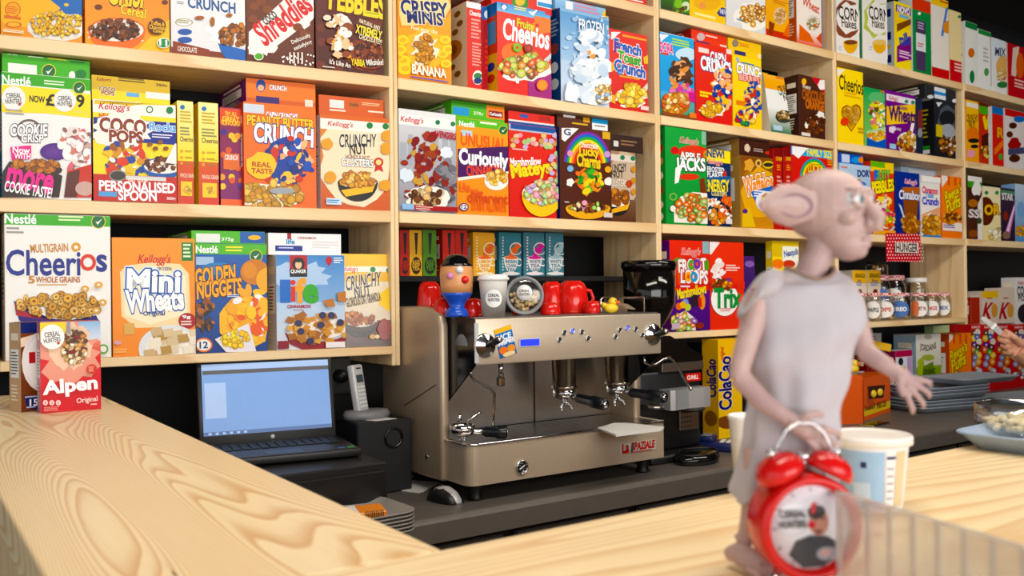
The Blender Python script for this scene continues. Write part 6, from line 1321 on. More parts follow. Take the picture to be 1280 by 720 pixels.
# group housing
mb = MB(); ycb = on_x(557, 440, X0).y
mb.prism([(YF + .0006, zt - .002), (YF + .0006, zb), (YF + .05, zb + .006), (YB - .02, zb + .006), (YB - .02, zt), (YF + .02, zt)], X0 + .004, X1 - .004, STEEL, 'x'); child(mb, 'group_housing', mch)
for xa, xb in ((X0 - .0005, X0 + .0038), (X1 - .0038, X1 + .0005)):
    mb = MB(); mb.prism([(YF - .004, zt - .001), (YF - .004, zb - .002), (ycb, zd - .003), (ycb, zt + .012), (YF + .03, zt + .006)], xa, xb, BLACKGL, 'x'); ck = child(mb, 'cheek_panel', mch)
    if xa < X0 + .001:
        c_ = on_x(577, 432, X0); mb = MB(); mb.lathe([(0, .0016), (.03, .0016), (.031, 0)], mat('cheek_grey', '#6e7078', .35), 20, Matrix.Translation((X0 - .0006, c_.y, c_.z)) @ Matrix.Rotation(-math.pi / 2, 4, 'Y'), a0=-math.pi / 2 - .0, a1=math.pi / 2); child(mb, 'cheek_disc', ck)
        mb = MB(); mb.box(X0 - .001, YF - .008, zb + .004, X0 + .012, YF - .0042, zt - .010, SILVERPL, .002); child(mb, 'trim_strip', ck)
mb = MB(); mb.box(X0 + .0042, YF - .004, zb, X1 - .0042, YF, zt, CHAMP, .003, seg=2); fp = child(mb, 'front_panel', mch)
# cup shelf with rail
mb = MB(); mb.box(X0 + .006, YF + .005, zt + .0005, X1 - .006, YB - .03, zt + .004, STEEL, .001); child(mb, 'cup_shelf', mch)
mb = MB(); p_ = on_y(754, 391, YF + .02)
mb.tube([(p_.x, YF + .03, zt + .004), (p_.x, YF + .03, zt + .045), (p_.x + .006, YF + .03, zt + .05), (p_.x + .03, YF + .05, zt + .05), (X1 - .012, YF + .06, zt + .05), (X1 - .012, YF + .06, zt + .004)], .003, CHROME, 8); child(mb, 'cup_rail', mch)
# splash back and inside
mb = MB(); mb.box(X0, YF + .24, ztr, X1, YF + .26, zb + .005, STEEL); child(mb, 'splash_back', mch)
mb = MB(); xs = on_y(668, 500, YF + .239).x; mb.box(xs - .001, YF + .236, ztr, xs + .001, YF + .2398, zb, BLACKPL); child(mb, 'splash_seam', mch)
mb = MB(); mb.box(X0, YF + .265, zg, X1, YB - .03, zb + .005, BLACKPL); child(mb, 'body', mch)
pl_ = on_y(773, 508, YF + .235)
mb = MB(); mb.box(pl_.x - .016, YF + .228, pl_.z - .06, pl_.x + .016, YF + .2398, pl_.z + .03, STEEL, .002); bx_ = child(mb, 'switch_plate', mch)
for dz, mm in ((.016, mat('lamp_red', '#b01c18', .3)), (-.008, BLACKPL)):
    mb = MB(); mb.lathe([(0, .006), (.006, .005), (.007, 0)], mm, 12, Matrix.Translation((pl_.x, YF + .2278, pl_.z + dz)) @ Matrix.Rotation(math.pi / 2, 4, 'X')); child(mb, 'switch', bx_)
# drip tray
rc = .03
pl2 = [(TX0 + rc - rc * math.cos(t), YF + rc - rc * math.sin(t)) for t in [i * math.pi / 12 for i in range(7)]] + [(TX1 - .008, YF), (TX1, YF + .008), (TX1, YF + .235), (TX0, YF + .235)]
mb = MB(); mb.prism(pl2, zg, ztr - .004, CHAMP, 'z'); dt = child(mb, 'drip_tray', mch)
rim = [(x_, y_, ztr - .0015) for x_, y_ in pl2[:8]]
mb = MB(); mb.tube([(TX0, YF + .23, ztr - .0015)] + rim + [(TX1 - .001, YF + .009, ztr - .0015), (TX1 - .001, YF + .23, ztr - .0015)], .0045, CHROME, 8); child(mb, 'tray_rim', dt)
mb = MB()
for i in range(26):
    x_ = TX0 + .02 + (TX1 - TX0 - .04) * i / 26; mb.box(x_, YF + .012, ztr - .004, x_ + (TX1 - TX0 - .04) / 26 - .003, YF + .23, ztr - .0005, STEEL)
o = child(mb, 'drip_grate', dt); o['kind'] = 'stuff'
q = [on_z(x_, y_, ztr + .001) for x_, y_ in ((747, 536), (768, 531), (784, 530), (830, 536), (826, 539), (770, 546))]
mb = MB(); n_ = len(q); mb.add([p[:] for p in q] + [(p.x, p.y, p.z + .004 + .002 * (i % 2)) for i, p in enumerate(q)], [list(range(n_))[::-1], list(range(n_, 2 * n_))] + [[i, (i + 1) % n_, (i + 1) % n_ + n_, i + n_] for i in range(n_)], mat('white_cloth', '#dcdad6', .9, bump=.5))
cq = q[0] * 0
for p in q: cq += p / n_
tag(mb.obj('bar_cloth', origin=cq), 'folded white cloth lying on the drip tray of the espresso machine', 'cloth')
# badge, pressure gauge, feet
c0, c1 = on_y(774, 570, YF - .002), on_y(820, 545, YF - .002)
class Flat: pass
def flat_ink(x0, x1, z0, z1, Y, root, fn, thick=.002, base=None, name='badge', material=PRINT):
    """printed plate facing the room at depth Y"""
    mb = MB(); mb.box(x0, Y, z0, x1, Y + thick, z1, base or WHITEPL, .0006); o = child(mb, name, root)
    O = Vector((x0, Y, z0))
    def to(px, py):
        d = ray(px, py); p = CAMPOS + d * (Y / d.y) - O; return (p.x, p.z)
    ink = Ink(to, x1 - x0, z1 - z0, 7); fn(ink)
    M = Matrix(((1, 0, 0), (0, 0, 1), (0, -1, 0))).transposed().to_4x4(); M = Matrix(((1, 0, 0, O.x), (0, 0, -1, O.y), (0, 1, 0, O.z), (0, 0, 0, 1)))
    class R_: pass
    off = Vector((0, 0, 0)); p = o
    while p is not None: off += p.location; p = p.parent
    for part, (V, Fc, C) in ink.parts.items():
        me = bpy.data.meshes.new(part); me.from_pydata([tuple(M @ Vector(v) - off) for v in V], [], Fc)
        ca = me.color_attributes.new('ink', 'FLOAT_COLOR', 'POINT'); ca.data.foreach_set('color', [t for c in C for t in c]); me.materials.append(material); me.update()
        oo = bpy.data.objects.new(part, me); COL.objects.link(oo); oo.parent = o
    return o
zc_ = on_y(797, 558, YF).z
def art(k):
    k.BAND(0, 1, '#b4aea6'); k.T('La', 778, 553, 786, 566, '#b01818', b=.1); k.T('SPAZIALE', 790, 552, 818, 561, '#b01818', b=.1, sh=.1); k.P([(788, 566), (790, 548), (793, 545), (791, 566)], '#4a4440'); k.R(790, 563, 815, 565, '#b01818')
flat_ink(c0.x, c1.x, zc_ - .016, zc_ + .014, YF - .0025, mch, art, .0024, SILVERPL, 'badge')
c_ = on_y(652, 584, YF); mb = MB(); T_ = Matrix.Translation((c_.x, YF, c_.z)) @ Matrix.Rotation(math.pi / 2, 4, 'X')
mb.lathe([(.0135, 0), (.0195, 0), (.0205, .004), (.0185, .006), (.0165, .0055), (.0155, .002)], CHROME, 24, T_); g_ = child(mb, 'gauge_ring', mch)
mb = MB(); mb.lathe([(0, .0022), (.0155, .0022), (.0155, .0002), (0, .0002)], BLACKGL, 20, T_); child(mb, 'gauge_face', g_)
mb = MB(); mb.box(-.010, -.0015, .0024, .010, .0015, .0034, WHITEPL, 0, T_ @ Matrix.Rotation(.5, 4, 'Z')); child(mb, 'gauge_pointer', g_)
for x_, y_ in ((TX0 + .05, YF + .05), (TX1 - .05, YF + .05), (TX0 + .05, YB - .07), (TX1 - .05, YB - .07)):
    mb = MB(); mb.lathe([(0, 0), (.02, 0), (.022, .004), (.018, .01), (.018, zg - TOP_Z - .0004), (0, zg - TOP_Z - .0004)], BLACKPL, 14, Matrix.Translation((x_, y_, TOP_Z + .0004))); child(mb, 'foot', mch)
# display, buttons
p_ = on_y(662, 428, YF - .005); mb = MB(); mb.box(p_.x - .036, YF - .0065, p_.z - .012, p_.x + .036, YF - .0042, p_.z + .012, SILVERPL, .001); ds = child(mb, 'display', fp)
def emit(name, col, st):
    m = mat(name, col, .3); b = m.node_tree.nodes['Principled BSDF']; b.inputs['Emission Color'].default_value = hx(col); b.inputs['Emission Strength'].default_value = st; return m
BLUEE = emit('blue_display', '#1a2fe0', 1.0)
mb = MB(); mb.box(p_.x - .032, YF - .0072, p_.z - .009, p_.x + .032, YF - .0066, p_.z + .009, BLUEE); child(mb, 'screen', mch)
for px_, py_, lit in ((699, 425, 0), (705, 416, 0), (715, 413.5, 1), (727, 415, 0), (735, 423, 0), (769, 421, 0), (774.5, 412.5, 0), (784, 410, 1), (794.5, 411.5, 0), (802.5, 419, 0)):
    p_ = on_y(px_, py_, YF - .004); T_ = Matrix.Translation((p_.x, YF - .0042, p_.z)) @ Matrix.Rotation(math.pi / 2, 4, 'X')
    mb = MB(); mb.lathe([(.0062, 0), (.0085, 0), (.0088, .002), (.0066, .0034), (.0062, 0)], CHROME, 16, T_); bt = child(mb, 'button', fp)
    mb2 = MB(); mb2.lathe([(0, .004), (.004, .0037), (.0060, .002), (.0060, .0004)], emit('blue_lamp', '#3a50f0', 1.2) if lit else mat('button_dark', '#3a3432', .3, .6), 14, T_); 
    me = mb2.mesh('button_cap'); o = bpy.data.objects.new('button_cap', me); COL.objects.link(o); o.parent = mch; me.transform(Matrix.Translation(-mch.location))
# steam knobs
for px_, py_, ex, ey in ((606, 432, 625, 424), (816, 418, 833, 414)):
    p_ = on_y(px_, py_, YF - .004); T_ = Matrix.Translation((p_.x, YF - .0042, p_.z)) @ Matrix.Rotation(math.pi / 2, 4, 'X')
    mb = MB(); mb.lathe([(0, .012), (.012, .012), (.018, .008), (.030, .005), (.034, .002), (.034, 0)], CHROME, 26, T_); k_ = child(mb, 'steam_knob', fp)
    e_ = on_y(ex, ey, YF - .055); a = Vector((p_.x, YF - .014, p_.z))
    mb = MB(); mb.tube([a, a + (e_ - a) * .35, a + (e_ - a) * .4, a + (e_ - a) * .92, e_], [.006, .006, .0095, .0095, .007], BLACKPL, 12); o = child(mb, 'knob_lever', mch)
    mb = MB(); mb.tube([e_, e_ + (e_ - a).normalized() * .003], [.0085, .0075], CHROME, 12); child(mb, 'lever_cap', mch)
# sticker on the panel
def art(k):
    k.BAND(0, 1, '#2a5aa0', '#4a86c8'); k.BAND(.84, 1, '#f0b83a'); k.R(612, 426, 652, 428, '#f4f0ea'); k.T('RICE', 622, 417, 640, 424, '#f0f4fa', b=.05); k.T('KRISPIES', 619, 424, 643, 430, '#f0f4fa', b=.05); k.E(627, 437, 5, 5, '#e87a3a'); k.E(637, 437, 5, 5, '#e8a060'); k.E(633, 443, 8, 3, '#e8d0a0')
p_ = on_y(632, 427, YF - .006)
st = flat_ink(p_.x - .028, p_.x + .028, p_.z - .040, p_.z + .040, YF - .0062, fp, art, .0012, BLACKPL, 'card')
st.parent = None; st.location = p_ ; st.name = 'fridge_magnet'; tag(st, 'blue and yellow card magnet stuck on the champagne front panel', 'magnet')
st.data.transform(Matrix.Translation(fp.location + mch.location - p_)); 
for ch in st.children: ch.data.transform(Matrix.Translation(fp.location + mch.location - p_))
st.rotation_euler = (0, math.radians(-14), 0)
# group heads and filter holders
HANDLEM = mat('handle_black', '#12151c', .28)
def portafilter(c, hd, root):
    """c = basket centre (top), hd = handle end"""
    T_ = Matrix.Translation(c)
    mb = MB(); mb.lathe([(.0, -.036), (.012, -.034), (.030, -.026), (.0345, -.018), (.0345, .0), (.031, .0), (.030, -.012)], CHROME, 24, T_); pf = child(mb, 'filter_basket', root)
    a = Vector(c) + Vector((0, 0, -.018)); d = (hd - a); s0 = a + d.normalized() * .03
    mb = MB(); mb.tube([a, s0, s0 + d.normalized() * .03], [.008, .008, .0095], CHROME, 10); o = child(mb, 'handle_neck', pf)
    mb = MB(); q = s0 + d.normalized() * .028; mb.tube([q, q + (hd - q) * .08, q + (hd - q) * .5, q + (hd - q) * .56, q + (hd - q) * .95, hd], [.012, .0145, .0145, .018, .018, .015], HANDLEM, 14); o2 = child(mb, 'handle', pf)
    mb = MB(); mb.tube([hd, hd + d.normalized() * .0025], [.010, .009], CHROME, 12); child(mb, 'handle_cap', pf)
    mb = MB()
    for sx in (-1, 1): mb.tube([(c[0], c[1], c[2] - .034), (c[0] + sx * .006, c[1] - .004, c[2] - .045), (c[0] + sx * .018, c[1] - .01, c[2] - .052), (c[0] + sx * .020, c[1] - .012, c[2] - .064)], [.006, .006, .005, .0045], CHROME, 8)
    child(mb, 'spout', pf); return pf
for px_, ytp, ybt, hx_, hy_ in ((705, 452, 484, 757, 506), (771, 447, 479, 831, 497)):
    c_ = on_y(px_, ybt, YF + .12); t_ = on_y(px_, ytp, YF + .12)
    mb = MB(); mb.lathe([(0, t_.z + .03 - c_.z), (.036, t_.z + .03 - c_.z), (.036, .006), (.040, .004), (.040, -.002), (0, -.002)], mat('group_steel', '#c2b4a4', .16, 1), 28, Matrix.Translation(c_)); child(mb, 'group_head', mch)
    X_ = c_.x; d_ = ray(hx_, hy_); hd = CAMPOS + d_ * ((X_ + .012) / d_.x)
    portafilter((c_.x, c_.y, c_.z - .004), hd, mch)
c_ = on_y(578, 536, YF + .09); c_.z = ztr + .041; hd = on_y(634, 550, YF + .025); hd.z = ztr + .018
pfr = empty('filter_holder', (c_.x, c_.y, ztr), 'spare filter holder with black handle lying on the drip tray', 'filter holder')
portafilter(c_, hd, pfr)
mb = MB(); mb.tube([on_y(583, 530, YF + .085), on_y(590, 522, YF + .08), on_y(601, 515, YF + .07)], [.006, .005, .004], CHROME, 8); mb.tube([on_y(574, 527, YF + .1), on_y(575, 517, YF + .1)], [.008, .004], CHROME, 8); child(mb, 'spout_lever', pfr)
# steam wands
for pts, r_ in (([(588, 456), (588, 468), (592, 475), (602, 481), (612, 485), (618, 492), (617.5, 515), (615, 538)], .0042), ([(805, 446), (806, 453), (812, 456.5), (820, 455), (829, 449), (837, 447), (842, 451), (850, 464), (863, 486)], .0042)):
    mb = MB(); w_ = [on_y(x_, y_, YF + .045) for x_, y_ in pts]; mb.tube(w_, r_, CHROME, 10); wd = child(mb, 'steam_wand', mch)
    mb = MB(); mb.ball(w_[-1], .0068, CHROME, 12, 8); child(mb, 'wand_tip', wd)
mb = MB(); p_ = on_y(626, 470, YF + .06); mb.tube([(p_.x, p_.y, zb + .004), (p_.x, p_.y, p_.z - .004)], [.007, .009], CHROME, 10); mb.box(p_.x - .010, p_.y - .01, p_.z - .028, p_.x + .010, p_.y + .01, p_.z - .004, CHROME, .003); child(mb, 'water_outlet', mch)

# ---- on top of the machine
CUPZ = zt + .0045
def mug(px_, py_top, py_bot, half, Y, label, handle=None, group='red cups warming on the espresso machine', upside=True):
    c = on_y(px_, py_bot, Y); dep = (c - CAMPOS).dot(_F); r = half * dep / F_PX
    h = (py_bot - py_top) * dep / F_PX
    z = CUPZ
    T_ = Matrix.Translation((c.x, c.y, z))
    root = empty('red_cup', (c.x, c.y, z), label, 'cup', group)
    mb = MB(); h_ = on_y(px_, py_top, Y).z - z
    mb.lathe([(r * .94, 0.0005), (r, .004), (r * .99, h_ * .35), (r * .86, h_ * .8), (r * .70, h_ * .94), (r * .55, h_ * .97), (r * .52, h_), (r * .44, h_), (r * .40, h_ * .95), (0, h_ * .95)], REDGLAZE, 26, T_); child(mb, 'body', root)
    if handle:
        d = Vector((math.cos(handle), math.sin(handle), 0)); b0 = Vector((c.x, c.y, z))
        mb = MB(); mb.tube([b0 + d * r * .9 + Vector((0, 0, h_ * .2)), b0 + d * r * 1.3 + Vector((0, 0, h_ * .22)), b0 + d * r * 1.5 + Vector((0, 0, h_ * .45)), b0 + d * r * 1.3 + Vector((0, 0, h_ * .68)), b0 + d * r * .85 + Vector((0, 0, h_ * .72))], r * .12, REDGLAZE, 8); child(mb, 'handle', root)
    return root
mug(537, 352, 382, 16, YF + .315, 'red cup upside down behind the round toy, above the side panel', None)
mug(556, 372, 395, 14, YF + .16, 'red cup half hidden behind the foot of the round toy', None)
mug(590, 373, 396, 16, YF + .13, 'red cup between the round toy and the paper cup', None)
mug(690, 352, 393, 15, YF + .2, 'red cup behind the dessert pot, partly hidden', .3)
mug(716, 351, 392, 20, YF + .16, 'tall red mug upside down with its handle towards the duck', -.15)
mug(688, 378, 396, 13, YF + .06, 'small red cup in front of the others beside the dessert pot', None)
mug(741, 376, 393, 11.5, YF + .075, 'small red cup next to the wire rail', None)
mug(652, 378, 396, 13, YF + .12, 'red cup hidden behind the dessert pot and paper cup', None)
# paper cup with lid
c_ = on_y(617, 398, YF + .035); dep = (c_ - CAMPOS).dot(_F); u_ = dep / F_PX
pc = empty('paper_cup', (c_.x, c_.y, CUPZ), 'white takeaway paper cup with lid and round sticker on the espresso machine', 'cup')
T_ = Matrix.Translation((c_.x, c_.y, CUPZ)); hc = on_y(617, 350, YF + .035).z - CUPZ
mb = MB(); mb.lathe([(0, .002), (14 * u_, .002), (14.2 * u_, 0), (18 * u_, hc)], mat('paper_white', '#e6e2dc', .7), 28, T_); child(mb, 'cup_body', pc)
mb = MB(); mb.lathe([(18.2 * u_, hc - .002), (20 * u_, hc), (20 * u_, hc + .006), (18.6 * u_, hc + .008), (18.2 * u_, hc + .014), (16.5 * u_, hc + .015), (16 * u_, hc + .009), (0, hc + .009)], WHITEPL, 28, T_); child(mb, 'cup_lid', pc)
def curved_sticker(c, zc, R0, Rs, ang0, rr, root, txts, base=None):
    """round paper label wrapped on a cup: R0(z) radius"""
    V, Fc = [], []; n = 20; bm_ = MB()
    d0 = Vector((math.cos(ang0), math.sin(ang0), 0)); t0 = Vector((-d0.y, d0.x, 0))
    def at(u, v, e): R = R0(zc + v) + e; a = u / R; return Vector((c.x, c.y, zc + v)) + (d0 * math.cos(a) + t0 * math.sin(a)) * R
    vs = [at(0, 0, .0006)] + [at(rr * .5 * math.cos(i * 6.2832 / n), rr * .5 * math.sin(i * 6.2832 / n), .0006) for i in range(n)] + [at(rr * math.cos(i * 6.2832 / n), rr * math.sin(i * 6.2832 / n), .0006) for i in range(n)]
    fs = [[0, 1 + i, 1 + (i + 1) % n] for i in range(n)] + [[1 + i, 1 + n + i, 1 + n + (i + 1) % n, 1 + (i + 1) % n] for i in range(n)]
    bm_.add([v[:] for v in vs], fs, base or mat('sticker_white', '#f0efee', .6)); so = child(bm_, 'sticker', root)
    mb = MB()
    for j, t in enumerate(txts):
        gv, gt = glyphs(t, .02); x0, x1 = min(p[0] for p in gv), max(p[0] for p in gv); y0, y1 = min(p[1] for p in gv), max(p[1] for p in gv)
        mb.add([at(((p[0] - x0) / (x1 - x0) - .5) * rr * 1.35, rr * (.18 - .5 * j) + ((p[1] - y0) / (y1 - y0)) * rr * .36 , .0012)[:] for p in gv], [list(q) for q in gt], mat('ink_dark', '#26262a', .6))
    me = mb.mesh('lettering'); o = bpy.data.objects.new('lettering', me); COL.objects.link(o); o.parent = so
    off = Vector((0, 0, 0)); p = so
    while p is not None: off += p.location; p = p.parent
    me.transform(Matrix.Translation(-off))
curved_sticker(c_, on_y(617, 373, YF + .035).z, lambda z: (14.2 + 3.8 * (z - CUPZ) / hc) * u_, 0, math.atan2(-c_.y, -c_.x) + .03, 11 * u_, pc, ('CEREAL', 'HUNTERS'))
# dessert pot tipped on its side: grey rim, clear lid, cereal balls, sticker
c_ = on_y(655.5, 368, YF + .065); dep = (c_ - CAMPOS).dot(_F); u_ = dep / F_PX; R_ = 24.5 * u_
pot = empty('dessert_pot', (c_.x, c_.y, CUPZ), 'clear lidded pot of pale cereal balls tipped on edge beside the paper cup', 'pot')
dirn = (CAMPOS - c_); dirn.z = 0.12; dirn.normalize()
Q = dirn.to_track_quat('Z', 'Y').to_matrix().to_4x4(); c_.z = CUPZ + R_ * 1.0; Q.translation = c_
mb = MB(); mb.lathe([(R_ * .80, .002), (R_ * .88, .008), (R_ * .97, .008), (R_, .002), (R_, -.006), (R_ * .93, -.010), (R_ * .86, -.03), (R_ * .78, -.05), (0, -.05)], mat('pot_grey', '#85878a', .35), 32, Q); child(mb, 'pot_body', pot)
mb = MB(); mb.lathe([(0, .0065), (R_ * .6, .0065), (R_ * .80, .0025)], CLEAR, 28, Q); child(mb, 'clear_lid', pot)
rnd = random.Random(4); mb = MB(); inv = Q.inverted()
for i in range(90):
    a = rnd.random() * 6.283; q = math.sqrt(rnd.random()) * R_ * .72; P = c_ + Q.to_3x3() @ Vector((q * math.cos(a), q * math.sin(a), -.008 - .02 * rnd.random()))
    if P.z < c_.z + R_ * .18: mb.ball(P, R_ * .11, mat('cereal_cream', '#dcc08a', .6), 8, 6)
o = child(mb, 'cereal_balls', pot); o['kind'] = 'stuff'
mb = MB(); mb.lathe([(0, .0078), (R_ * .40, .0078), (R_ * .40, .0070)], mat('sticker_white', '#f0efee', .6), 24, Q @ Matrix.Translation((0, R_ * .15, 0))); child(mb, 'sticker', pot)
mb = MB()
for j, t in enumerate(('CEREAL', 'HUNTERS')):
    gv, gt = glyphs(t, .02); x0, x1 = min(p[0] for p in gv), max(p[0] for p in gv); y0, y1 = min(p[1] for p in gv), max(p[1] for p in gv)
    mb.add([(((p[0] - x0) / (x1 - x0) - .5) * R_ * .54, R_ * (.17 - .17 * j) + ((p[1] - y0) / (y1 - y0)) * R_ * .13, .0084) for p in gv], [list(q) for q in gt], mat('ink_dark', '#26262a', .6), False, Q)
child(mb, 'lettering', pot)
# round plastic toy: tan egg body, blue foot, black cap
c_ = on_y(571, 385, YF + .1); dep = (c_ - CAMPOS).dot(_F); u_ = dep / F_PX
def tz(py): return on_y(571, py, YF + .1).z
toy = empty('plastic_toy', (c_.x, c_.y, CUPZ), 'egg shaped tan plastic toy with blue foot and black cap on the espresso machine', 'toy')
T_ = Matrix.Translation((c_.x, c_.y, 0)); BLUEPL = mat('blue_plastic', '#1750c4', .22); TANPL = mat('tan_plastic', '#d9965c', .3)
mb = MB(); z0 = CUPZ; mb.lathe([(0, z0), (14 * u_, z0), (15.5 * u_, z0 + .004), (13 * u_, z0 + .02), (9 * u_, z0 + .026), (12 * u_, tz(377)), (18 * u_, tz(370)), (20 * u_, tz(366)), (0, tz(366))], BLUEPL, 26, T_); child(mb, 'foot', toy)
mb = MB(); mb.lathe([(0, tz(367)), (19.6 * u_, tz(366)), (20.5 * u_, tz(356)), (21 * u_, tz(344)), (20 * u_, tz(334)), (16 * u_, tz(327)), (0, tz(322))], TANPL, 26, T_); child(mb, 'body', toy)
mb = MB(); mb.lathe([(20 * u_, tz(333)), (20.5 * u_, tz(331)), (17.6 * u_, tz(329)), (16.5 * u_, tz(325)), (12 * u_, tz(320)), (6 * u_, tz(318)), (0, tz(317.6))], BLACKGL, 26, T_); child(mb, 'cap', toy)
for dx, py_, r_, mm, nm in ((11, 350, 5, REDGLAZE, 'red_button'), (4, 338, 5, WHITEPL, 'white_button'), (-8, 345, 4.5, mat('pink_plastic', '#d88ac0', .3), 'pink_button')):
    d = (CAMPOS - c_); d.z = 0; d.normalize(); t = Vector((-d.y, d.x, 0)); a = dx / 21.0
    p = Vector((c_.x, c_.y, tz(py_))) + (d * math.cos(a) + t * math.sin(a)) * 20.5 * u_
    mb = MB(); mb.ball(p, r_ * u_, mm, 12, 8); child(mb, nm, toy)
# bath duck
c_ = on_y(764, 391, YF + .03); dep = (c_ - CAMPOS).dot(_F); u_ = dep / F_PX; c_.z = CUPZ
dk = empty('rubber_duck', tuple(c_), 'small yellow rubber duck on the corner of the espresso machine', 'toy'); YEL = mat('duck_yellow', '#f2cf2a', .35)
fR = RX.copy(); fR.z = 0; fR.normalize(); fD = Vector((fR.y * -1, fR.x, 0))
def DP(r, d, u): return c_ + fR * r * u_ + fD * d * u_ + Vector((0, 0, u * u_))
mb = MB(); mb.ball(DP(0, 0, 6.2), (10 * u_, 7.5 * u_, 6.2 * u_), YEL, 16, 10); mb.tube([DP(-6, 0, 8), DP(-10, 0, 11), DP(-11.5, 0, 13.5)], [4.5 * u_, 2.8 * u_, .6 * u_], YEL, 8); mb.ball(DP(2, 0, 14), 5.6 * u_, YEL, 14, 10); child(mb, 'body', dk)
mb = MB(); mb.tube([DP(6, -1.5, 13.6), DP(9.5, -2.4, 13), DP(11, -2.8, 13.2)], [2.6 * u_, 2.2 * u_, .9 * u_], mat('duck_orange', '#e8641c', .35), 10); child(mb, 'beak', dk)
mb = MB(); mb.ball(DP(4.6, -4.2, 15.6), 1.0 * u_, BLACKGL, 8, 6); mb.ball(DP(5.2, 4.0, 15.6), 1.0 * u_, BLACKGL, 8, 6); child(mb, 'eye', dk)

# ---------------------------------------------------------------- grinder
YG = 2.24
gc = on_y(812, 400, YG); dep = (gc - CAMPOS).dot(_F); u_ = dep / F_PX
gr = empty('coffee_grinder', (gc.x + .03, YG, TOP_Z), 'black coffee grinder with smoked hopper beside the espresso machine', 'grinder')
def gz(py): return on_y(812, py, YG).z
T_ = Matrix.Translation((gc.x, YG, 0))
SMOKE = mat('smoked_plastic', '#0c0a09', .08)
mb = MB(); mb.lathe([(0, gz(420)), (14 * u_, gz(420)), (15 * u_, gz(410)), (24 * u_, gz(396)), (32 * u_, gz(380)), (33 * u_, gz(336)), (0, gz(336))], SMOKE, 32, T_); child(mb, 'hopper', gr)
mb = MB(); mb.lathe([(34 * u_, gz(336)), (35 * u_, gz(333)), (34.5 * u_, gz(328)), (32 * u_, gz(326)), (0, gz(326))], BLACKGL, 32, T_); child(mb, 'hopper_lid', gr)
xa, xb = max(on_y(798, 500, YG - .07).x, X1 + .045), on_y(876, 500, YG - .07).x
mb = MB(); mb.box(xa, YG - .07, TOP_Z + .03, xb, YG + .12, gz(462), BLACKPL, .01, seg=2); child(mb, 'body', gr)
mb = MB(); x8 = on_y(833, 460, YG - .08).x
mb.prism([(x8 - .05, gz(452)), (x8 - .05, gz(420)), (x8 + .02, gz(419)), (xb + .002, gz(446)), (xb + .002, gz(452))], YG - .08, YG + .10, BLACKGL, 'y'); child(mb, 'sloping_head', gr)
mb = MB(); mb.box(x8 - .02, YG - .082, gz(463), xb + .004, YG + .1, gz(452.5), STEEL, .002); child(mb, 'steel_band', gr)
def art(k): k.BAND(0, 1, '#c4201c'); k.T('CUNILL', 859, 469, 873, 474, '#f4e8e4', b=.05)
flat_ink(on_y(857, 470, YG - .073).x, xb - .002, gz(477.5), gz(467.5), YG - .0735, gr, art, .0015, REDGLAZE, 'label')
# dosing fork in bright metal
p0, p1 = on_y(838, 498, YG - .12), on_y(888, 498, YG - .12); zt_, zb_ = on_y(860, 486, YG - .12).z, on_y(860, 511, YG - .12).z
pts = [(p0.x, YG - .07), (p0.x, YG - .12), (p0.x + .015, YG - .128), (p0.x + .035, YG - .122), ((p0.x + p1.x) / 2, YG - .112), (p1.x - .03, YG - .122), (p1.x, YG - .12), (p1.x, YG - .05)]
mb = MB(); mb.prism(pts, zb_, zt_, mat('cast_metal', '#cfd1d4', .28, .6), 'z'); child(mb, 'dosing_fork', gr)
mb = MB(); c_ = on_y(865, 513, YG - .11); mb.lathe([(0, 0), (.045, 0), (.05, .004), (.05, .008), (0, .008)], BLACKPL, 22, Matrix.Translation((c_.x, YG - .10, zb_ - .009))); child(mb, 'fork_plate', gr)
mb = MB(); p_ = on_y(812, 508, YG - .11); mb.tube([p_ + Vector((0, .03, 0)), p_, p_ + Vector((-.02, -.02, .002)), p_ + Vector((-.01, -.045, .0)), p_ + Vector((.03, -.03, -.004)), p_ + Vector((.05, .03, 0))], .006, STEEL, 8); child(mb, 'dosing_lever', gr)
mb = MB(); q0, q1 = on_y(848, 525, YG - .075), on_y(872, 525, YG - .075); mb.box(q0.x, YG - .082, on_y(855, 538, YG - .08).z, q1.x, YG - .0702, on_y(855, 512, YG - .08).z, STEEL, .002); gp = child(mb, 'perforated_guard', gr)
mb = MB()
for i in range(4):
    for j in range(4): mb.lathe([(0, .0006), (.0035, .0006), (.0035, 0)], BLACKPL, 8, Matrix.Translation((q0.x + .010 + i * .0135, YG - .0822, on_y(855, 536, YG - .08).z + .008 + j * .0155)) @ Matrix.Rotation(math.pi / 2, 4, 'X'))
o = child(mb, 'guard_hole', gr); o['kind'] = 'stuff'
mb = MB(); mb.box(xa - .005, YG - .13, TOP_Z + .0004, xb + .012, YG + .13, TOP_Z + .0296, BLACKPL, .012, seg=3); child(mb, 'base', gr)

# ---- card terminal and charging pad
def pad(px_, py_, w_, d_, h_, rot, name, label, cat, m1):
    p = on_z(px_, py_, TOP_Z); root = empty(name, (p.x, p.y, TOP_Z + .0004), label, cat, None)
    T_ = Matrix.Translation((p.x, p.y, TOP_Z + .0004)) @ Matrix.Rotation(math.radians(rot), 4, 'Z')
    return root, T_
rt, T_ = pad(872, 577, 0, 0, 0, 12, 'charging_pad', 'glossy black oval charging pad in front of the coffee grinder', 'charging pad', None)
mb = MB(); ov = [(.088 * math.cos(t) * (1 + .12 * math.cos(2 * t)), .062 * math.sin(t)) for t in [i * 2 * math.pi / 28 for i in range(28)]]
mb.loft([[(x_, y_, 0) for x_, y_ in ov], [(x_ * 1.03, y_ * 1.03, .014) for x_, y_ in ov], [(x_ * .95, y_ * .95, .028) for x_, y_ in ov], [(x_ * .85, y_ * .85, .031) for x_, y_ in ov]], BLACKGL, True, True, T_); child(mb, 'pad_body', rt)
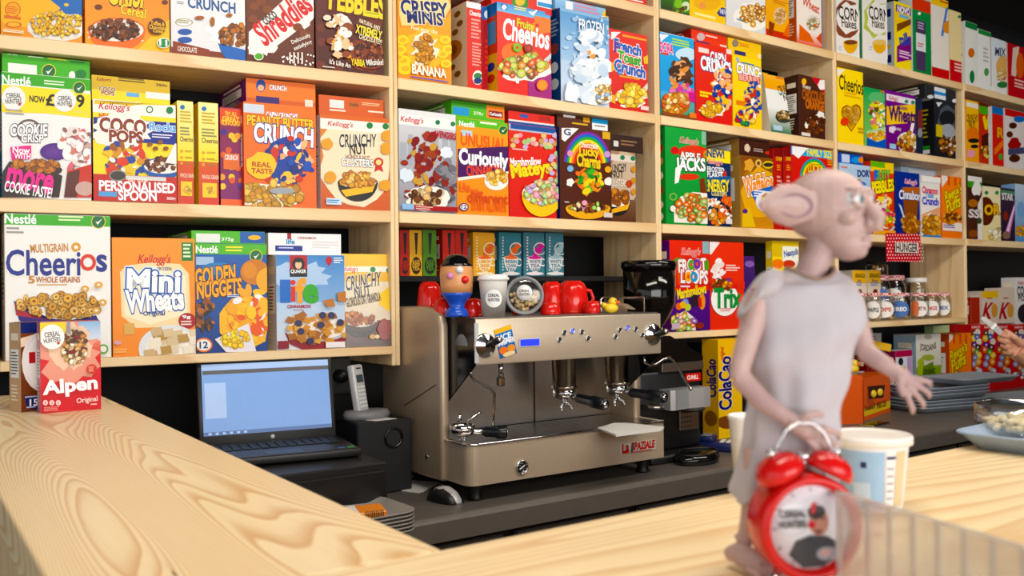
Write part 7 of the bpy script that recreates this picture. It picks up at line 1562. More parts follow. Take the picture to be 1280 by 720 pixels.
mb = MB(); mb.tube([(x_ * .9, y_ * .9, .0315) for x_, y_ in ov] + [(ov[0][0] * .9, ov[0][1] * .9, .0315)], .0028, BLACKPL, 6, T_, False); child(mb, 'pad_rim', rt)
rt, T_ = pad(905, 563, 0, 0, 0, 30, 'card_terminal', 'dark blue card payment terminal with white keys beside the charging pad', 'card terminal', None)
NAVY = mat('navy_plastic', '#16235c', .35)
mb = MB(); mb.box(-.04, -.085, 0, .04, .085, .03, NAVY, .008, T_, 2); mb.box(-.036, .03, .0295, .036, .083, .05, NAVY, .006, T_, 2); child(mb, 'terminal_body', rt)
mb = MB(); mb.box(-.028, .04, .0505, .028, .075, .052, mat('lcd_grey', '#8a94a0', .2), .001, T_); child(mb, 'screen', rt)
for i in range(3):
    for j in range(4):
        mb = MB(); mb.box(-.028 + i * .02, -.07 + j * .022, .0302, -.013 + i * .02, -.056 + j * .022, .0345, [mat('key_red', '#c83a2a', .4), mat('key_yellow', '#e0b82a', .4), mat('key_green', '#3a9a4a', .4)][i] if j == 0 else WHITEPL, .001, T_); child(mb, 'key', rt)

# ---- cocoa boxes behind the grinder
def cc(k):
    k.BAND(0, 1, '#f2c418', '#f0b81a'); k.T('ColaCao', 899, 446, 914, 512, '#2a2a70', '#f6e6c0', .06, b=.07, vert=True, sh=.2); k.T('original', 900, 434, 906, 450, '#c8342a', b=.04, vert=True); k.E(908, 528, 12, 8, '#7a4a2a')
def cside(k):
    k.R(0, 0, 1, 1, '#dba51a', part='side_print'); k.T('ColaCao', .28, .2, .85, .58, '#34306a', b=.07, vert=True); k.E(.5, .8, .4, .08, '#8a5a2a')
cbx(896.5, 926, 424, 2.34, '#f0c01c', 'yellow cocoa box with blue upright lettering behind the coffee grinder', cc, side='#d9a41c', sideart=cside, D=.075, turn=4)
def art(k): k.BAND(0, 1, '#1c1c20'); k.T('CAFE', 858, 433, 872, 439, '#d8d4cc')
cbx(872, 889, 428, 2.47, '#1d1d20', 'black box in the shade behind the yellow cocoa box', art, D=.06)

# ---------------------------------------------------------------- things on the left: cash drawer, laptop, speaker, phone
WK2 = child(MB().box(0.44, 0.78, TOP_Z - .012, .90, WORK_Y0 - .011, TOP_Z, DSTEEL, .003), 'side_worktop', wk)
child(MB().box(.46, .80, 0.002, .86, WORK_Y0 - .02, TOP_Z - .0125, BLACKPL), 'side_cabinet', wk)
LZ = TOP_Z + .150
cd = empty('cash_drawer', (.74, 2.15, TOP_Z + .0004), 'black metal cash drawer under the laptop', 'cash drawer')
pfr_ = on_z(486, 590, LZ - .02); xcr = on_y(487, 600, 1.99).x
mb = MB(); mb.box(.50, 2.0, TOP_Z + .0004, xcr, 2.42, LZ - .003, BLACKPL, .004); child(mb, 'case', cd)
mb = MB(); mb.box(.51, 1.991, TOP_Z + .016, xcr - .01, 1.9995, LZ - .022, mat('drawer_black', '#17171a', .3), .003); fr_ = child(mb, 'drawer_front', cd)
mb = MB(); mb.lathe([(0, .003), (.009, .003), (.011, 0)], STEEL, 14, Matrix.Translation((.7, 1.9905, LZ - .06)) @ Matrix.Rotation(math.pi / 2, 4, 'X')); child(mb, 'lock', cd)
# laptop
hl, hr = Vector((.565, 2.125, LZ)), Vector((.925, 2.085, LZ))
hl = on_z(249, 561, LZ + .012); hr = on_z(421, 547, LZ + .012); hl.z = hr.z = LZ
ax = (hr - hl); LW = ax.length; ax.normalize(); fw = Vector((ax.y, -ax.x, 0))   # fw points to the keyboard front
lap = empty('laptop', tuple((hl + hr) / 2), 'open black laptop with pale blue screen on the cash drawer', 'laptop')
Mb = Matrix((tuple(ax), tuple(fw * -1), (0, 0, 1))).transposed().to_4x4(); Mb.translation = hl
LD = .245
mb = MB(); mb.box(0, -LD, 0.0004, LW, 0, .020, mat('laptop_black', '#1b1a1b', .35), .004, Mb, 2); lb = child(mb, 'base', lap)
mb = MB(); mb.box(.012, -LD + .006, .0203, LW - .012, -LD + .085, .0209, mat('palm_rest', '#3a3634', .4, .4), .0, Mb); child(mb, 'palm_rest', lb)
KEYM = mat('key_black', '#0d0d0e', .45); kme = None
for r in range(5):
    nk = 14
    for q in range(nk):
        kw = (LW - .04) / nk
        if kme is None:
            m0 = MB(); m0.box(-kw * .43, -.0075, 0, kw * .43, .0075, .0022, KEYM, .0006); kme = m0.mesh('key')
        o = bpy.data.objects.new('key', kme); COL.objects.link(o); o.parent = lap
        p = Mb @ Vector((.02 + kw * (q + .5), -.035 - .0185 * r - .012, .0203)); o.location = p - lap.location; o.rotation_euler = (0, 0, math.atan2(ax.y, ax.x))
mb = MB(); mb.box(LW / 2 - .05, -LD + .015, .021, LW / 2 + .04, -LD + .07, .0213, mat('touchpad', '#242223', .3), 0, Mb); child(mb, 'touchpad', lap)
for x_, c in ((LW - .055, '#3f7ac8'), (LW - .03, '#3fae4a')):
    mb = MB(); mb.box(x_, -LD + .02, .0211, x_ + .018, -LD + .035, .0215, mat('sticker_' + c[1:], c, .3), 0, Mb); child(mb, 'sticker', lap)
# lid leaning back
tl, trr = on_y(240, 458, hl.y + .05), on_y(404, 452, hr.y + .05)
up = ((tl - hl) + (trr - hr)) / 2; up -= ax * up.dot(ax); LH = up.length; up.normalize(); nn = ax.cross(up)  # nn away from viewer?
if nn.dot(fw) > 0: nn = -nn
Ml = Matrix((tuple(ax), tuple(nn), tuple(up))).transposed().to_4x4(); Ml.translation = hl + Vector((0, 0, .016))
mb = MB(); mb.box(0, 0, 0, LW, .010, LH, mat('laptop_black', '#1b1a1b', .35), .004, Ml, 2); ld_ = child(mb, 'screen_lid', lap)
SCR = emit('screen_glow', '#6a98d8', 0.22); SCR2 = emit('screen_window', '#9ab8e4', 0.25); SCR3 = emit('screen_bar', '#3a66a8', 0.15); SCR4 = emit('screen_dark', '#4a4644', 0.15)
b0, b1 = .012, LW - .012; z0, z1 = .026, LH - .012
mb = MB(); mb.box(b0, -.0008, z0, b1, -.0001, z1, SCR, 0, Ml); child(mb, 'screen', lap)
mb = MB(); mb.box(b0, -.0012, z1 - .016, b1, -.00085, z1, SCR2, 0, Ml); child(mb, 'title_bar', lap)
mb = MB(); mb.box(b0 + .003, -.0016, z1 - .027, b1, -.00085, z1 - .017, SCR4, 0, Ml); child(mb, 'menu_bar', lap)
mb = MB(); mb.box(b0, -.0012, z0, b1, -.00085, z0 + .010, SCR3, 0, Ml); child(mb, 'task_bar', lap)
mb = MB(); mb.box(b0 + .006, -.0014, z0 + .045, b0 + .06, -.00085, z1 - .05, SCR2, 0, Ml); child(mb, 'window_pane', lap)
for i in range(6):
    mb = MB(); mb.box(b0 + .012 + i * .018, -.0018, z0 + .002, b0 + .020 + i * .018, -.00125, z0 + .008, SCR2, 0, Ml); child(mb, 'icon', lap)
mb = MB(); mb.lathe([(0, .0004), (.006, .0004), (.006, 0)], SILVERPL, 16, Ml @ Matrix.Translation((LW * .52, -.0002, .013)) @ Matrix.Rotation(math.pi / 2, 4, 'X')); child(mb, 'badge', lap)
# speaker
YS = 2.28
s0, s1 = on_y(447, 560, YS).x, on_y(515, 560, YS).x; zs = on_y(480, 526, YS).z
spk_ = empty('speaker', ((s0 + s1) / 2, YS + .08, TOP_Z + .0004), 'black box loudspeaker with round port between laptop and espresso machine', 'speaker')
mb = MB(); mb.box(s0, YS, TOP_Z + .0004, s1, YS + .16, zs, mat('speaker_black', '#131315', .5), .004); child(mb, 'cabinet', spk_)
c_ = on_y(492, 547, YS); T_ = Matrix.Translation((c_.x, YS - .0002, c_.z)) @ Matrix.Rotation(math.pi / 2, 4, 'X')
mb = MB(); mb.lathe([(.028, 0), (.030, .003), (.026, .005), (.022, .001), (.018, -.012), (0, -.018)], BLACKGL, 24, T_); child(mb, 'port', spk_)
# paper on speaker, phone and base
zs2 = zs + .0005
q = [on_z(x_, y_, zs2) for x_, y_ in ((452, 525), (470, 526.5), (496, 523.5), (480, 522))]
mb = MB(); mb.add([p[:] for p in q] + [(p.x, p.y, p.z + .001) for p in q], [[3, 2, 1, 0], [4, 5, 6, 7], [0, 1, 5, 4], [1, 2, 6, 5], [2, 3, 7, 6], [3, 0, 4, 7]], mat('paper', '#d8d6d2', .7)); tag(mb.obj('paper_slip', origin=q[0]), 'white slip of paper on top of the loudspeaker', 'paper')
ph = on_z(459, 512, zs2); ph.y = YS + .085; ph.x = on_y(458, 512, ph.y).x
tel = empty('cordless_phone', (ph.x, ph.y, zs2), 'silver cordless phone handset standing in its grey base on the loudspeaker', 'phone')
u_ = (ph - CAMPOS).dot(_F) / F_PX
T_ = Matrix.Translation((ph.x, ph.y, zs2)); GREYB = mat('phone_base_grey', '#77777a', .4)
ovp = [(30 * u_ * math.cos(t), .05 * math.sin(t)) for t in [i * 2 * math.pi / 26 for i in range(26)]]
mb = MB(); mb.loft([[(x_, y_, 0) for x_, y_ in ovp], [(x_ * 1.02, y_ * 1.02, .012) for x_, y_ in ovp], [(x_ * .93, y_ * .93, .022) for x_, y_ in ovp], [(x_ * .6, y_ * .6, .024) for x_, y_ in ovp]], GREYB, True, True, T_); child(mb, 'charging_base', tel)
Mh = Matrix.Translation((ph.x - 6 * u_, ph.y + .004, zs2 + .016)) @ Matrix.Rotation(math.radians(28), 4, 'Z') @ Matrix.Rotation(math.radians(-10), 4, 'X')
hw, hh = 10.5 * u_, 60 * u_
mb = MB(); mb.box(-hw, -.012, 0, hw, .012, hh, SILVERPL, .007, Mh, 3); hs = child(mb, 'handset', tel)
mb = MB(); mb.box(-hw * .62, -.0128, hh * .62, hw * .62, -.0118, hh * .78, mat('lcd_dark', '#3c4a50', .15), 0, Mh); child(mb, 'handset_screen', hs)
mb = MB(); mb.box(-hw * .4, -.0128, hh * .9, hw * .4, -.0118, hh * .93, BLACKPL, 0, Mh); child(mb, 'earpiece', hs)
for i in range(3):
    for j in range(6):
        mb = MB(); mb.box(-hw * .66 + i * hw * .48, -.0135, hh * .1 + j * hh * .08, -hw * .66 + i * hw * .48 + hw * .36, -.0119, hh * .145 + j * hh * .08, mat('phone_key', '#dcdcde', .4), .0005, Mh); child(mb, 'key', hs)
# wall socket
p_ = on_y(424, 470, WALL_Y - .012); mb = MB(); mb.box(p_.x - .045, WALL_Y - .012, p_.z - .06, p_.x + .045, WALL_Y - .0005, p_.z + .06, mat('socket_grey', '#3a3836', .5), .006, seg=2); so = tag(mb.obj('wall_socket', origin=(p_.x, WALL_Y, p_.z)), 'dark grey wall socket with plug between laptop screen and phone', 'socket')
mb = MB(); mb.lathe([(0, .035), (.02, .035), (.022, .02), (.024, 0)], BLACKPL, 16, Matrix.Translation((p_.x, WALL_Y - .0122, p_.z)) @ Matrix.Rotation(math.pi / 2, 4, 'X')); child(mb, 'plug', so)
# papers, mouse
q = [on_z(x_, y_, TOP_Z) for x_, y_ in ((488, 612), (524, 617), (550, 604), (510, 601))]
for i, (dz, rot) in enumerate(((.0006, 0), (.0022, .12))):
    cq = (q[0] + q[1] + q[2] + q[3]) / 4; R2 = Matrix.Rotation(rot, 3, 'Z')
    v = [cq + R2 @ (p - cq) for p in q]; mb = MB(); mb.add([(p.x, p.y, TOP_Z + dz) for p in v] + [(p.x, p.y, TOP_Z + dz + .0012) for p in v], [[3, 2, 1, 0], [4, 5, 6, 7], [0, 1, 5, 4], [1, 2, 6, 5], [2, 3, 7, 6], [3, 0, 4, 7]], mat('paper', '#d8d6d2', .7)); tag(mb.obj('paper_sheet', origin=(cq.x, cq.y, TOP_Z)), ['lower sheet of white paper beside the computer mouse', 'upper sheet of white paper beside the computer mouse'][i], 'paper')
c_ = on_z(563, 629, TOP_Z); ms = empty('computer_mouse', (c_.x, c_.y, TOP_Z + .0004), 'silver and black computer mouse on the steel counter', 'mouse', rotz=0)
d = Vector((.25, -1, 0)).normalized(); t = Vector((-d.y, d.x, 0)); Mm = Matrix((tuple(t), tuple(d), (0, 0, 1))).transposed().to_4x4(); Mm.translation = Vector((c_.x, c_.y + .03, TOP_Z + .0004))
rings = []
for s_, w_, h_ in ((-.052, .008, .012), (-.045, .024, .024), (-.02, .030, .036), (.01, .031, .040), (.035, .030, .030), (.05, .024, .016), (.055, .012, .006)):
    rings.append([(w_ * math.cos(a), s_, max(0, h_ * math.sin(a))) for a in [math.pi * i / 10 for i in range(11)]])
mb = MB(); mb.loft(rings, BLACKPL, True, True, Mm); child(mb, 'mouse_body', ms)
rings = []
for s_, w_, h_ in ((-.03, .017, .0345), (-.01, .019, .0402), (.012, .020, .0412), (.036, .019, .0310), (.051, .014, .0168), (.056, .009, .008)):
    rings.append([(w_ * math.cos(a), s_, h_ * (math.sin(a) ** .5) if math.sin(a) > 0 else 0) for a in [math.pi * i / 10 for i in range(11)]])
mb = MB(); mb.loft(rings, SILVERPL, True, True, Mm); child(mb, 'mouse_shell', ms)
mb = MB(); mb.ball(Mm @ Vector((0, -.012, .0405)), (.004, .007, .004), BLACKPL, 10, 6); child(mb, 'scroll_wheel', ms)

# stacked grey trays with rounded corners
def tray_mesh(name, L, Wd, h, r, material, lip=.006):
    def rr(L, Wd, r, z, n=6):
        out = []
        for cx, cy, a0 in ((L / 2 - r, Wd / 2 - r, 0), (-L / 2 + r, Wd / 2 - r, 90), (-L / 2 + r, -Wd / 2 + r, 180), (L / 2 - r, -Wd / 2 + r, 270)):
            for i in range(n + 1):
                a = math.radians(a0 + 90 * i / n); out.append((cx + r * math.cos(a), cy + r * math.sin(a), z))
        return out
    mb = MB(); k = h * .9
    mb.loft([rr(L - 2 * k, Wd - 2 * k, r * .8, 0), rr(L - .004, Wd - .004, r, h - .003), rr(L, Wd, r, h - .001), rr(L - .002, Wd - .002, r, h), rr(L - 2 * lip, Wd - 2 * lip, r * .9, h - .001), rr(L - 2 * k - .012, Wd - 2 * k - .012, r * .75, .003)], material, True, True)
    return mb
def place_tray(mesh, name, loc, rot, label, cat='tray', group=None):
    o = bpy.data.objects.new(name, mesh); COL.objects.link(o); o.location = loc; o.rotation_euler = (0, 0, rot)
    rimm = bpy.data.objects.new('tray_rim', RIMS[mesh.name]); COL.objects.link(rimm); rimm.parent = o
    return tag(o, label, cat, group)
RIMS = {}
def tray_kind(nm, L, Wd, h, r, material):
    me = tray_mesh(nm, L, Wd, h, r, material).mesh(nm)
    mb = MB(); pts = []
    for cx, cy, a0 in ((L / 2 - r, Wd / 2 - r, 0), (-L / 2 + r, Wd / 2 - r, 90), (-L / 2 + r, -Wd / 2 + r, 180), (L / 2 - r, -Wd / 2 + r, 270)):
        for i in range(7):
            a = math.radians(a0 + 15 * i); pts.append((cx + r * math.cos(a), cy + r * math.sin(a), h - .001))
    pts.append(pts[0]); mb.tube(pts, .0022, material, 6, None, False); RIMS[me.name] = mb.mesh('tray_rim'); return me
TG = mat('tray_grey', '#8f8c86', .4, nscale=200); t1 = tray_kind('serving_tray', .36, .19, .022, .04, TG)
cr_ = on_z(508, 655, TOP_Z + .02)
tx, ty = cr_.x - .183, cr_.y + .022
for i in range(6):
    place_tray(t1, 'serving_tray', (tx + .001 * (i % 2), ty, TOP_Z + .0006 + i * .0085), math.radians(3), ['lowest grey tray of the stack behind the bar corner', 'second grey tray from the bottom of the stack behind the bar corner', 'third grey tray from the bottom of the stack behind the bar corner', 'fourth grey tray from the bottom of the stack behind the bar corner', 'fifth grey tray from the bottom of the stack behind the bar corner', 'topmost grey tray holding the orange packet and keypad'][i], group='grey trays stacked behind the bar')
tz_ = TOP_Z + .0006 + 5 * .0085 + .0035
c_ = on_z(464, 640, tz_ + .01)
T_ = Matrix.Translation((c_.x, c_.y, tz_ + .004)) @ Matrix.Rotation(math.radians(-12), 4, 'Z') @ Matrix.Rotation(math.radians(5), 4, 'X')
mb = MB(); mb.box(-.055, -.03, .001, .03, .03, .016, mat('orange_pack', '#ee8a1a', .35), .003, T_); op = child(mb, 'packet', None) if False else mb.obj('snack_packet', origin=(c_.x, c_.y, tz_)); tag(op, 'orange and white packet with spiral edge lying in the top tray', 'packet')
mb = MB(); mb.box(-.0551, -.0301, .0006, -.032, .0301, .0164, WHITEPL, .002, T_); child(mb, 'white_end', op)
mb = MB()
for i in range(9): mb.tube([(.0 + .005 * i - .02, -.031, .004), (.005 * i - .02, -.034, .010), (.005 * i - .02, -.031, .017), (.005 * i - .02, -.027, .0175)], .0009, BLACKPL, 6, T_)
child(mb, 'spiral_edge', op)
c_ = on_z(418, 618, tz_ + .02)
kp = empty('keypad', (c_.x, c_.y, tz_), 'small black keypad lying at the rear of the top tray', 'keypad')
T_ = Matrix.Translation((c_.x - .02, c_.y + .02, tz_)) @ Matrix.Rotation(math.radians(-6), 4, 'Z')
mb = MB(); mb.box(-.09, -.045, .001, .055, .052, .020, BLACKPL, .004, T_); child(mb, 'case', kp)
for i in range(7):
    for j in range(5):
        mb = MB(); mb.box(-.085 + .0195 * i, -.04 + .0195 * j, .0202, -.069 + .0195 * i, -.024 + .0195 * j, .0265, mat('keycap_grey', '#4a4744', .5), .0015, T_); child(mb, 'key', kp)

# ---------------------------------------------------------------- boxes standing on the bar
def fbox(bl, br, yt, base, label, art, side=None, D=.045, **k):
    p0, p1 = on_z(*bl, BAR_Z + .0004), on_z(*br, BAR_Z + .0004); a = (p1 - p0).normalized(); n = Vector((-a.y, a.x, 0)); xm = (bl[0] + br[0]) / 2
    d = ray(xm, yt); t = (p0 - CAMPOS).dot(n) / d.dot(n); H = (CAMPOS + d * t).z - p0.z
    return carton(p0, a, n, (p1 - p0).length, H, D, base, label, art, side, **k)
def art(k):
    k.BAND(0, .55, '#c8202a', '#d0333a'); k.BAND(.55, .78, '#d0333a', '#d88a7a'); k.BAND(.78, 1, '#cfd8e4', '#8fb4d8'); k.S(86, 440, 44, 44, '#e0a090', 30, .5); k.S(86, 432, 30, 34, '#ecc8b0', 28, .4)
    k.R(46, 403, 82, 423, '#f2d01e'); k.S(93, 432, 18, 24, '#d8c0a0', 16, .2); k.C(93, 434, 15, 21, ['#c9a070', '#e2caa4', '#a87a4a', '#8a2a2a', '#f0e4cc', '#5a3a2a'], 90, 3.2); k.P([(83, 402), (87, 402), (88, 418), (84, 418)], '#8a9098')
    ST(k, 64.5, 421, 15.5)
    k.E(114, 461, 6.5, 6, '#c85a50'); k.lines(110, 458, 118, 465, 3, '#e8b0a0')
    k.T('Alpen', 54, 473, 120, 494, '#ffffff', b=.07, rot=3); k.T('Original', 95, 496, 121, 504, '#f4e0dc', rot=3, b=.01)
    for x, y in ((56, 503), (64, 503), (72, 503)): k.E(x, y, 3, 3.2, '#f4e4e2'); k.T('0', x - 1.2, y - 2, x + 1.2, y + 2, '#c8202a')
    k.lines(54, 508, 74, 514, 3, '#e89a94'); k.R(112, 504, 120, 505.5, '#f0c8c4')
fbox((51, 517), (126.5, 511), 402, '#cc2a32', 'red muesli box with white lettering and white sticker standing on the bar', art, side='#c98a98', D=.042)
def art(k):
    k.BAND(0, 1, '#6a361e', '#7a4226'); k.BAND(.88, 1, '#1f2a66'); k.lines(22, 401, 60, 405, 1, '#d8dcf0'); k.P([(18, 425), (60, 413), (60, 424), (20, 436)], '#ecd8c4'); k.E(54, 452, 27, 38, '#ece6e6'); k.E(54, 452, 22, 33, '#f4f0f0'); k.R(36, 440, 44, 454, '#c02a34'); k.P([(30, 494), (52, 498), (52, 512), (34, 510)], '#28306e'); k.T('15', 37, 499, 47, 507, '#ffffff', b=.05); k.lines(31, 495, 48, 498, 1, '#c8d0f0'); k.lines(33, 508, 48, 511, 1, '#c8d0f0')
fbox((26.5, 515.5), (112, 506), 402, '#6c3820', 'brown cereal box with dark blue top behind the red muesli box', art, side='#c8a888', D=.05)

# ---------------------------------------------------------------- things on the bar to the right
def lathe_thing(name, c, z, prof, material, label, cat, part, n=32):
    root = empty(name, (c.x, c.y, z), label, cat); mb = MB(); mb.lathe(prof, material, n, Matrix.Translation((c.x, c.y, z))); child(mb, part, root); return root
# plastic tub with pale blue label
c_ = at_depth(1088, 600, .965); r_ = 46.5 * .965 / F_PX; z_ = BAR_Z + .0004; hh = on_z(1091, 543, 1).z; hh = (CAMPOS + ray(1088, 543) * .965).z - z_
tub = empty('plastic_tub', (c_.x, c_.y, z_), 'white lidded plastic tub with pale blue label behind the alarm clock', 'tub')
TUBM = mat('tub_plastic', '#e2e4e6', .35)
mb = MB(); mb.lathe([(0, 0), (r_ * .76, 0), (r_ * .8, .003), (r_ * .98, hh - .004), (r_ * .98, hh)], TUBM, 36, Matrix.Translation((c_.x, c_.y, z_))); child(mb, 'tub_body', tub)
mb = MB(); mb.lathe([(r_ * .99, hh - .008), (r_ * 1.07, hh - .008), (r_ * 1.08, hh - .001), (r_ * 1.05, hh + .001), (r_ * 1.0, hh + .0012), (r_ * .97, hh - .0004), (r_ * .90, hh - .0002), (0, hh + .0004)], mat('lid_cream', '#efe9e2', .3), 36, Matrix.Translation((c_.x, c_.y, z_))); child(mb, 'tub_lid', tub)
av = math.atan2(-c_.y, -c_.x)
def lab(a0, a1, v0, v1, e, m_, nm):
    mb = MB(); n = 14; vs = []
    for i in range(n + 1):
        a = av + a0 + (a1 - a0) * i / n
        for v in (v0, v1):
            R = r_ * (.8 + .18 * v) + e; vs.append((c_.x + R * math.cos(a), c_.y + R * math.sin(a), z_ + hh * v))
    mb.add(vs, [[2 * i, 2 * i + 2, 2 * i + 3, 2 * i + 1] for i in range(n)], m_, True); child(mb, nm, tub)
lab(-1.5, .38, .08, .84, .0006, mat('label_sky', '#9cbfe0', .4), 'label'); lab(.42, .72, .1, .84, .0006, mat('label_white2', '#e8e6e4', .4), 'label'); lab(.74, 1.1, .1, .84, .0006, mat('label_sand', '#d8c49a', .4), 'label')
lab(-.25, -.1, .62, .70, .001, NAVY, 'label_mark'); lab(-.85, -.65, .55, .64, .001, BLUEPL, 'label_mark'); lab(-1.0, -.85, .7, .8, .001, NAVY, 'label_mark'); lab(.44, .7, .74, .78, .001, NAVY, 'label_mark'); lab(-.5, .0, .15, .42, .001, mat('label_print', '#c2d2e4', .4), 'label_mark')
for i in range(5): lab(.46, .66, .2 + i * .1, .23 + i * .1, .001, mat('label_line', '#a8a4b0', .4), 'label_line')
# white cup behind the figurine
c_ = at_depth(934, 590, 1.04); r_ = 22 * 1.04 / F_PX; hh = (CAMPOS + ray(934, 519) * 1.04).z - BAR_Z
lathe_thing('white_cup', c_, BAR_Z + .0004, [(0, .002), (r_ * .66, .002), (r_ * .68, 0), (r_ * .98, hh - .006), (r_ * 1.04, hh - .004), (r_ * 1.04, hh), (r_ * .96, hh), (r_ * .66, .006), (0, .005)], WHITEPL, 'plain white paper cup half hidden behind the figurine tunic', 'cup', 'cup_body')
# blue grey tray with a glass bowl
TB = mat('tray_blue', '#98abc2', .35); t2 = tray_kind('melamine_tray', .36, .26, .024, .03, TB)
fl = on_z(1187, 549, BAR_Z + .012); tc_ = Vector((fl.x + .135, fl.y - .175, 0)); 
place_tray(t2, 'melamine_tray', (tc_.x, tc_.y, BAR_Z + .0006), math.radians(94), 'pale blue tray holding a glass bowl at the end of the bar')
c_ = at_depth(1275, 540, 1.335); zb_ = BAR_Z + .0046
c_ = Vector((tc_.x - .03, tc_.y + .02, 0)); c_ = on_z(1282, 547, BAR_Z + .004)
dep = (c_ - CAMPOS).dot(_F); r_ = 58 * dep / F_PX; hh = (CAMPOS + ray(1282, 506) * dep).z - zb_
bw = empty('glass_bowl', (c_.x, c_.y, zb_), 'round glass bowl of pale cereal on the pale blue tray', 'bowl')
mb = MB(); mb.lathe([(0, .001), (r_ * .8, .001), (r_ * .92, .006), (r_, hh * .5), (r_ * .99, hh), (r_ * .95, hh), (r_ * .95, hh * .5), (r_ * .86, .009), (0, .006)], CLEAR, 36, Matrix.Translation((c_.x, c_.y, zb_))); child(mb, 'bowl_body', bw)
rnd = random.Random(8); mb = MB()
for i in range(130):
    a = rnd.random() * 6.283; q = math.sqrt(rnd.random()) * r_ * .8; mb.ball((c_.x + q * math.cos(a), c_.y + q * math.sin(a), zb_ + .014 + rnd.random() * .014), (.0075, .0065, .005), mat('cereal_pale', '#e2cfa2', .7), 7, 5, None)
o = child(mb, 'cereal', bw); o['kind'] = 'stuff'
# clear acrylic panel in front of the clock
ACR = glass_mat('acrylic', (.95, .94, .93, 1), .10, .30, (.80, .74, .68, 1)); ACE = glass_mat('acrylic_edge', (.95, .95, .95, 1), .2, .6, (.88, .84, .80, 1))
A0 = at_depth(1046, 613, .685); A1 = at_depth(1283, 681, .53); zt_ = A0.z
dv = Vector((A1.x - A0.x, A1.y - A0.y, 0)); dl = dv.length; dv.normalize(); L_ = dl + .05; tn = Vector((-dv.y, dv.x, 0))
pan = empty('acrylic_stand', (A0.x, A0.y, BAR_Z + .0004), 'clear acrylic leaflet stand with upright ribs in front of the alarm clock', 'stand')
def slab(s0, s1, z0, z1, t, m_, nm, t0=0.0):
    mb = MB(); p = [A0 + dv * s0 + tn * t0, A0 + dv * s1 + tn * t0, A0 + dv * s1 + tn * (t0 + t), A0 + dv * s0 + tn * (t0 + t)]
    mb.add([(q.x, q.y, z0) for q in p] + [(q.x, q.y, z1) for q in p], [[3, 2, 1, 0], [4, 5, 6, 7], [0, 1, 5, 4], [1, 2, 6, 5], [2, 3, 7, 6], [3, 0, 4, 7]], m_); return child(mb, nm, pan)
slab(.002, L_ - .002, BAR_Z + .0005, zt_ - .0012, .003, ACR, 'panel')
slab(0, L_, zt_ - .0011, zt_, .003, ACE, 'top_edge'); slab(-.0022, .0018, BAR_Z + .0005, zt_, .003, ACE, 'end_edge')
for i in range(8):
    s = .026 + i * (L_ - .04) / 8; slab(s, s + .0045, BAR_Z + .0005, zt_ - .0015, .0014, ACE, 'rib', .0031)
slab(0, L_, BAR_Z + .0004, BAR_Z + .0030, .03, ACR, 'foot', .0032)

# ---------------------------------------------------------------- far counter: display carton, dish, shaker, trays
p0 = on_z(1046, 520, TOP_Z); 
def art(k):
    k.BAND(0, 1, '#d8541c', '#e0601e'); k.P([(1046, 487), (1076, 491), (1076, 499), (1046, 494)], '#ecc81e'); k.R(1049, 477, 1056, 485, '#2a1a14'); k.T("REESE'S", 1049, 478, 1056, 484, '#f0c83a')
dsp = cbx(1046, 1077, 470, 2.29, '#dc5a1e', 'orange sweet display carton with window of yellow packets beyond the figurine hand', None, side='#c84a18', D=.10, turn=-26, name='display_carton', cat='carton', flap=False)
def art(k):
    k.BAND(0, 1, '#de5c1e'); k.BAND(.1, .28, '#e8c422'); k.T("Reese's", 1081, 505, 1094, 512, '#5a2010', sh=.3, b=.05); k.T('PIECES', 1096, 502, 1108, 509, '#5a2010', b=.06)
    k.P([(1084, 483), (1106, 481), (1104, 497), (1086, 499)], '#3a1c10')
q0 = on_y(1078, 516, 2.29)
dsp2 = cbx(1078, 1111, 470, 2.29, '#de5c1e', 'orange sweet carton with dark window and yellow stripe facing the bar', art, side='#b84416', D=.10, turn=16, name='display_carton', cat='carton', flap=False)
for i, (x_, y_, dz) in enumerate(((1090, 492, 0), (1098, 490, .002))):
    p = on_y(x_, y_, 2.285); mb = MB(); mb.ball((p.x, p.y - .008, p.z), (.018, .008, .016), mat('bag_yellow', '#e6c62a', .3), 10, 8); tag(mb.obj('sweet_packet', origin=p), ['yellow sweet packet in the carton window, closer to the figurine', 'yellow sweet packet in the carton window, farther from the figurine'][i], 'packet', 'sweet packets in the carton window')
c_ = on_y(1066, 468, 2.33); c_.z = dsp.top; u_ = (c_ - CAMPOS).dot(_F) / F_PX
dk2 = copy_tree(dk); dk2.location = c_; dk2.scale = (1.25, 1.25, 1.25); dk2['label'] = 'yellow toy duck on top of the orange display carton'
c_ = on_z(1052, 529, TOP_Z); u_ = (c_ - CAMPOS).dot(_F) / F_PX
shk = empty('glass_shaker', (c_.x, c_.y, TOP_Z + .0004), 'glass shaker with metal top beside the orange display carton', 'shaker')
mb = MB(); T_ = Matrix.Translation((c_.x, c_.y, TOP_Z + .0004)); mb.lathe([(0, .001), (9 * u_, .001), (9.5 * u_, .005), (9 * u_, 22 * u_), (7 * u_, 27 * u_)], CLEAR, 20, T_); child(mb, 'glass_body', shk)
mb = MB(); mb.lathe([(0, .004), (8.2 * u_, .004), (8.2 * u_, 15 * u_), (0, 15 * u_)], mat('sugar_white', '#e4e0dc', .9), 16, T_); child(mb, 'sugar', shk)
mb = MB(); mb.lathe([(8 * u_, 26.5 * u_), (8 * u_, 33 * u_), (6 * u_, 37 * u_), (0, 38 * u_)], STEEL, 20, T_); child(mb, 'metal_top', shk)
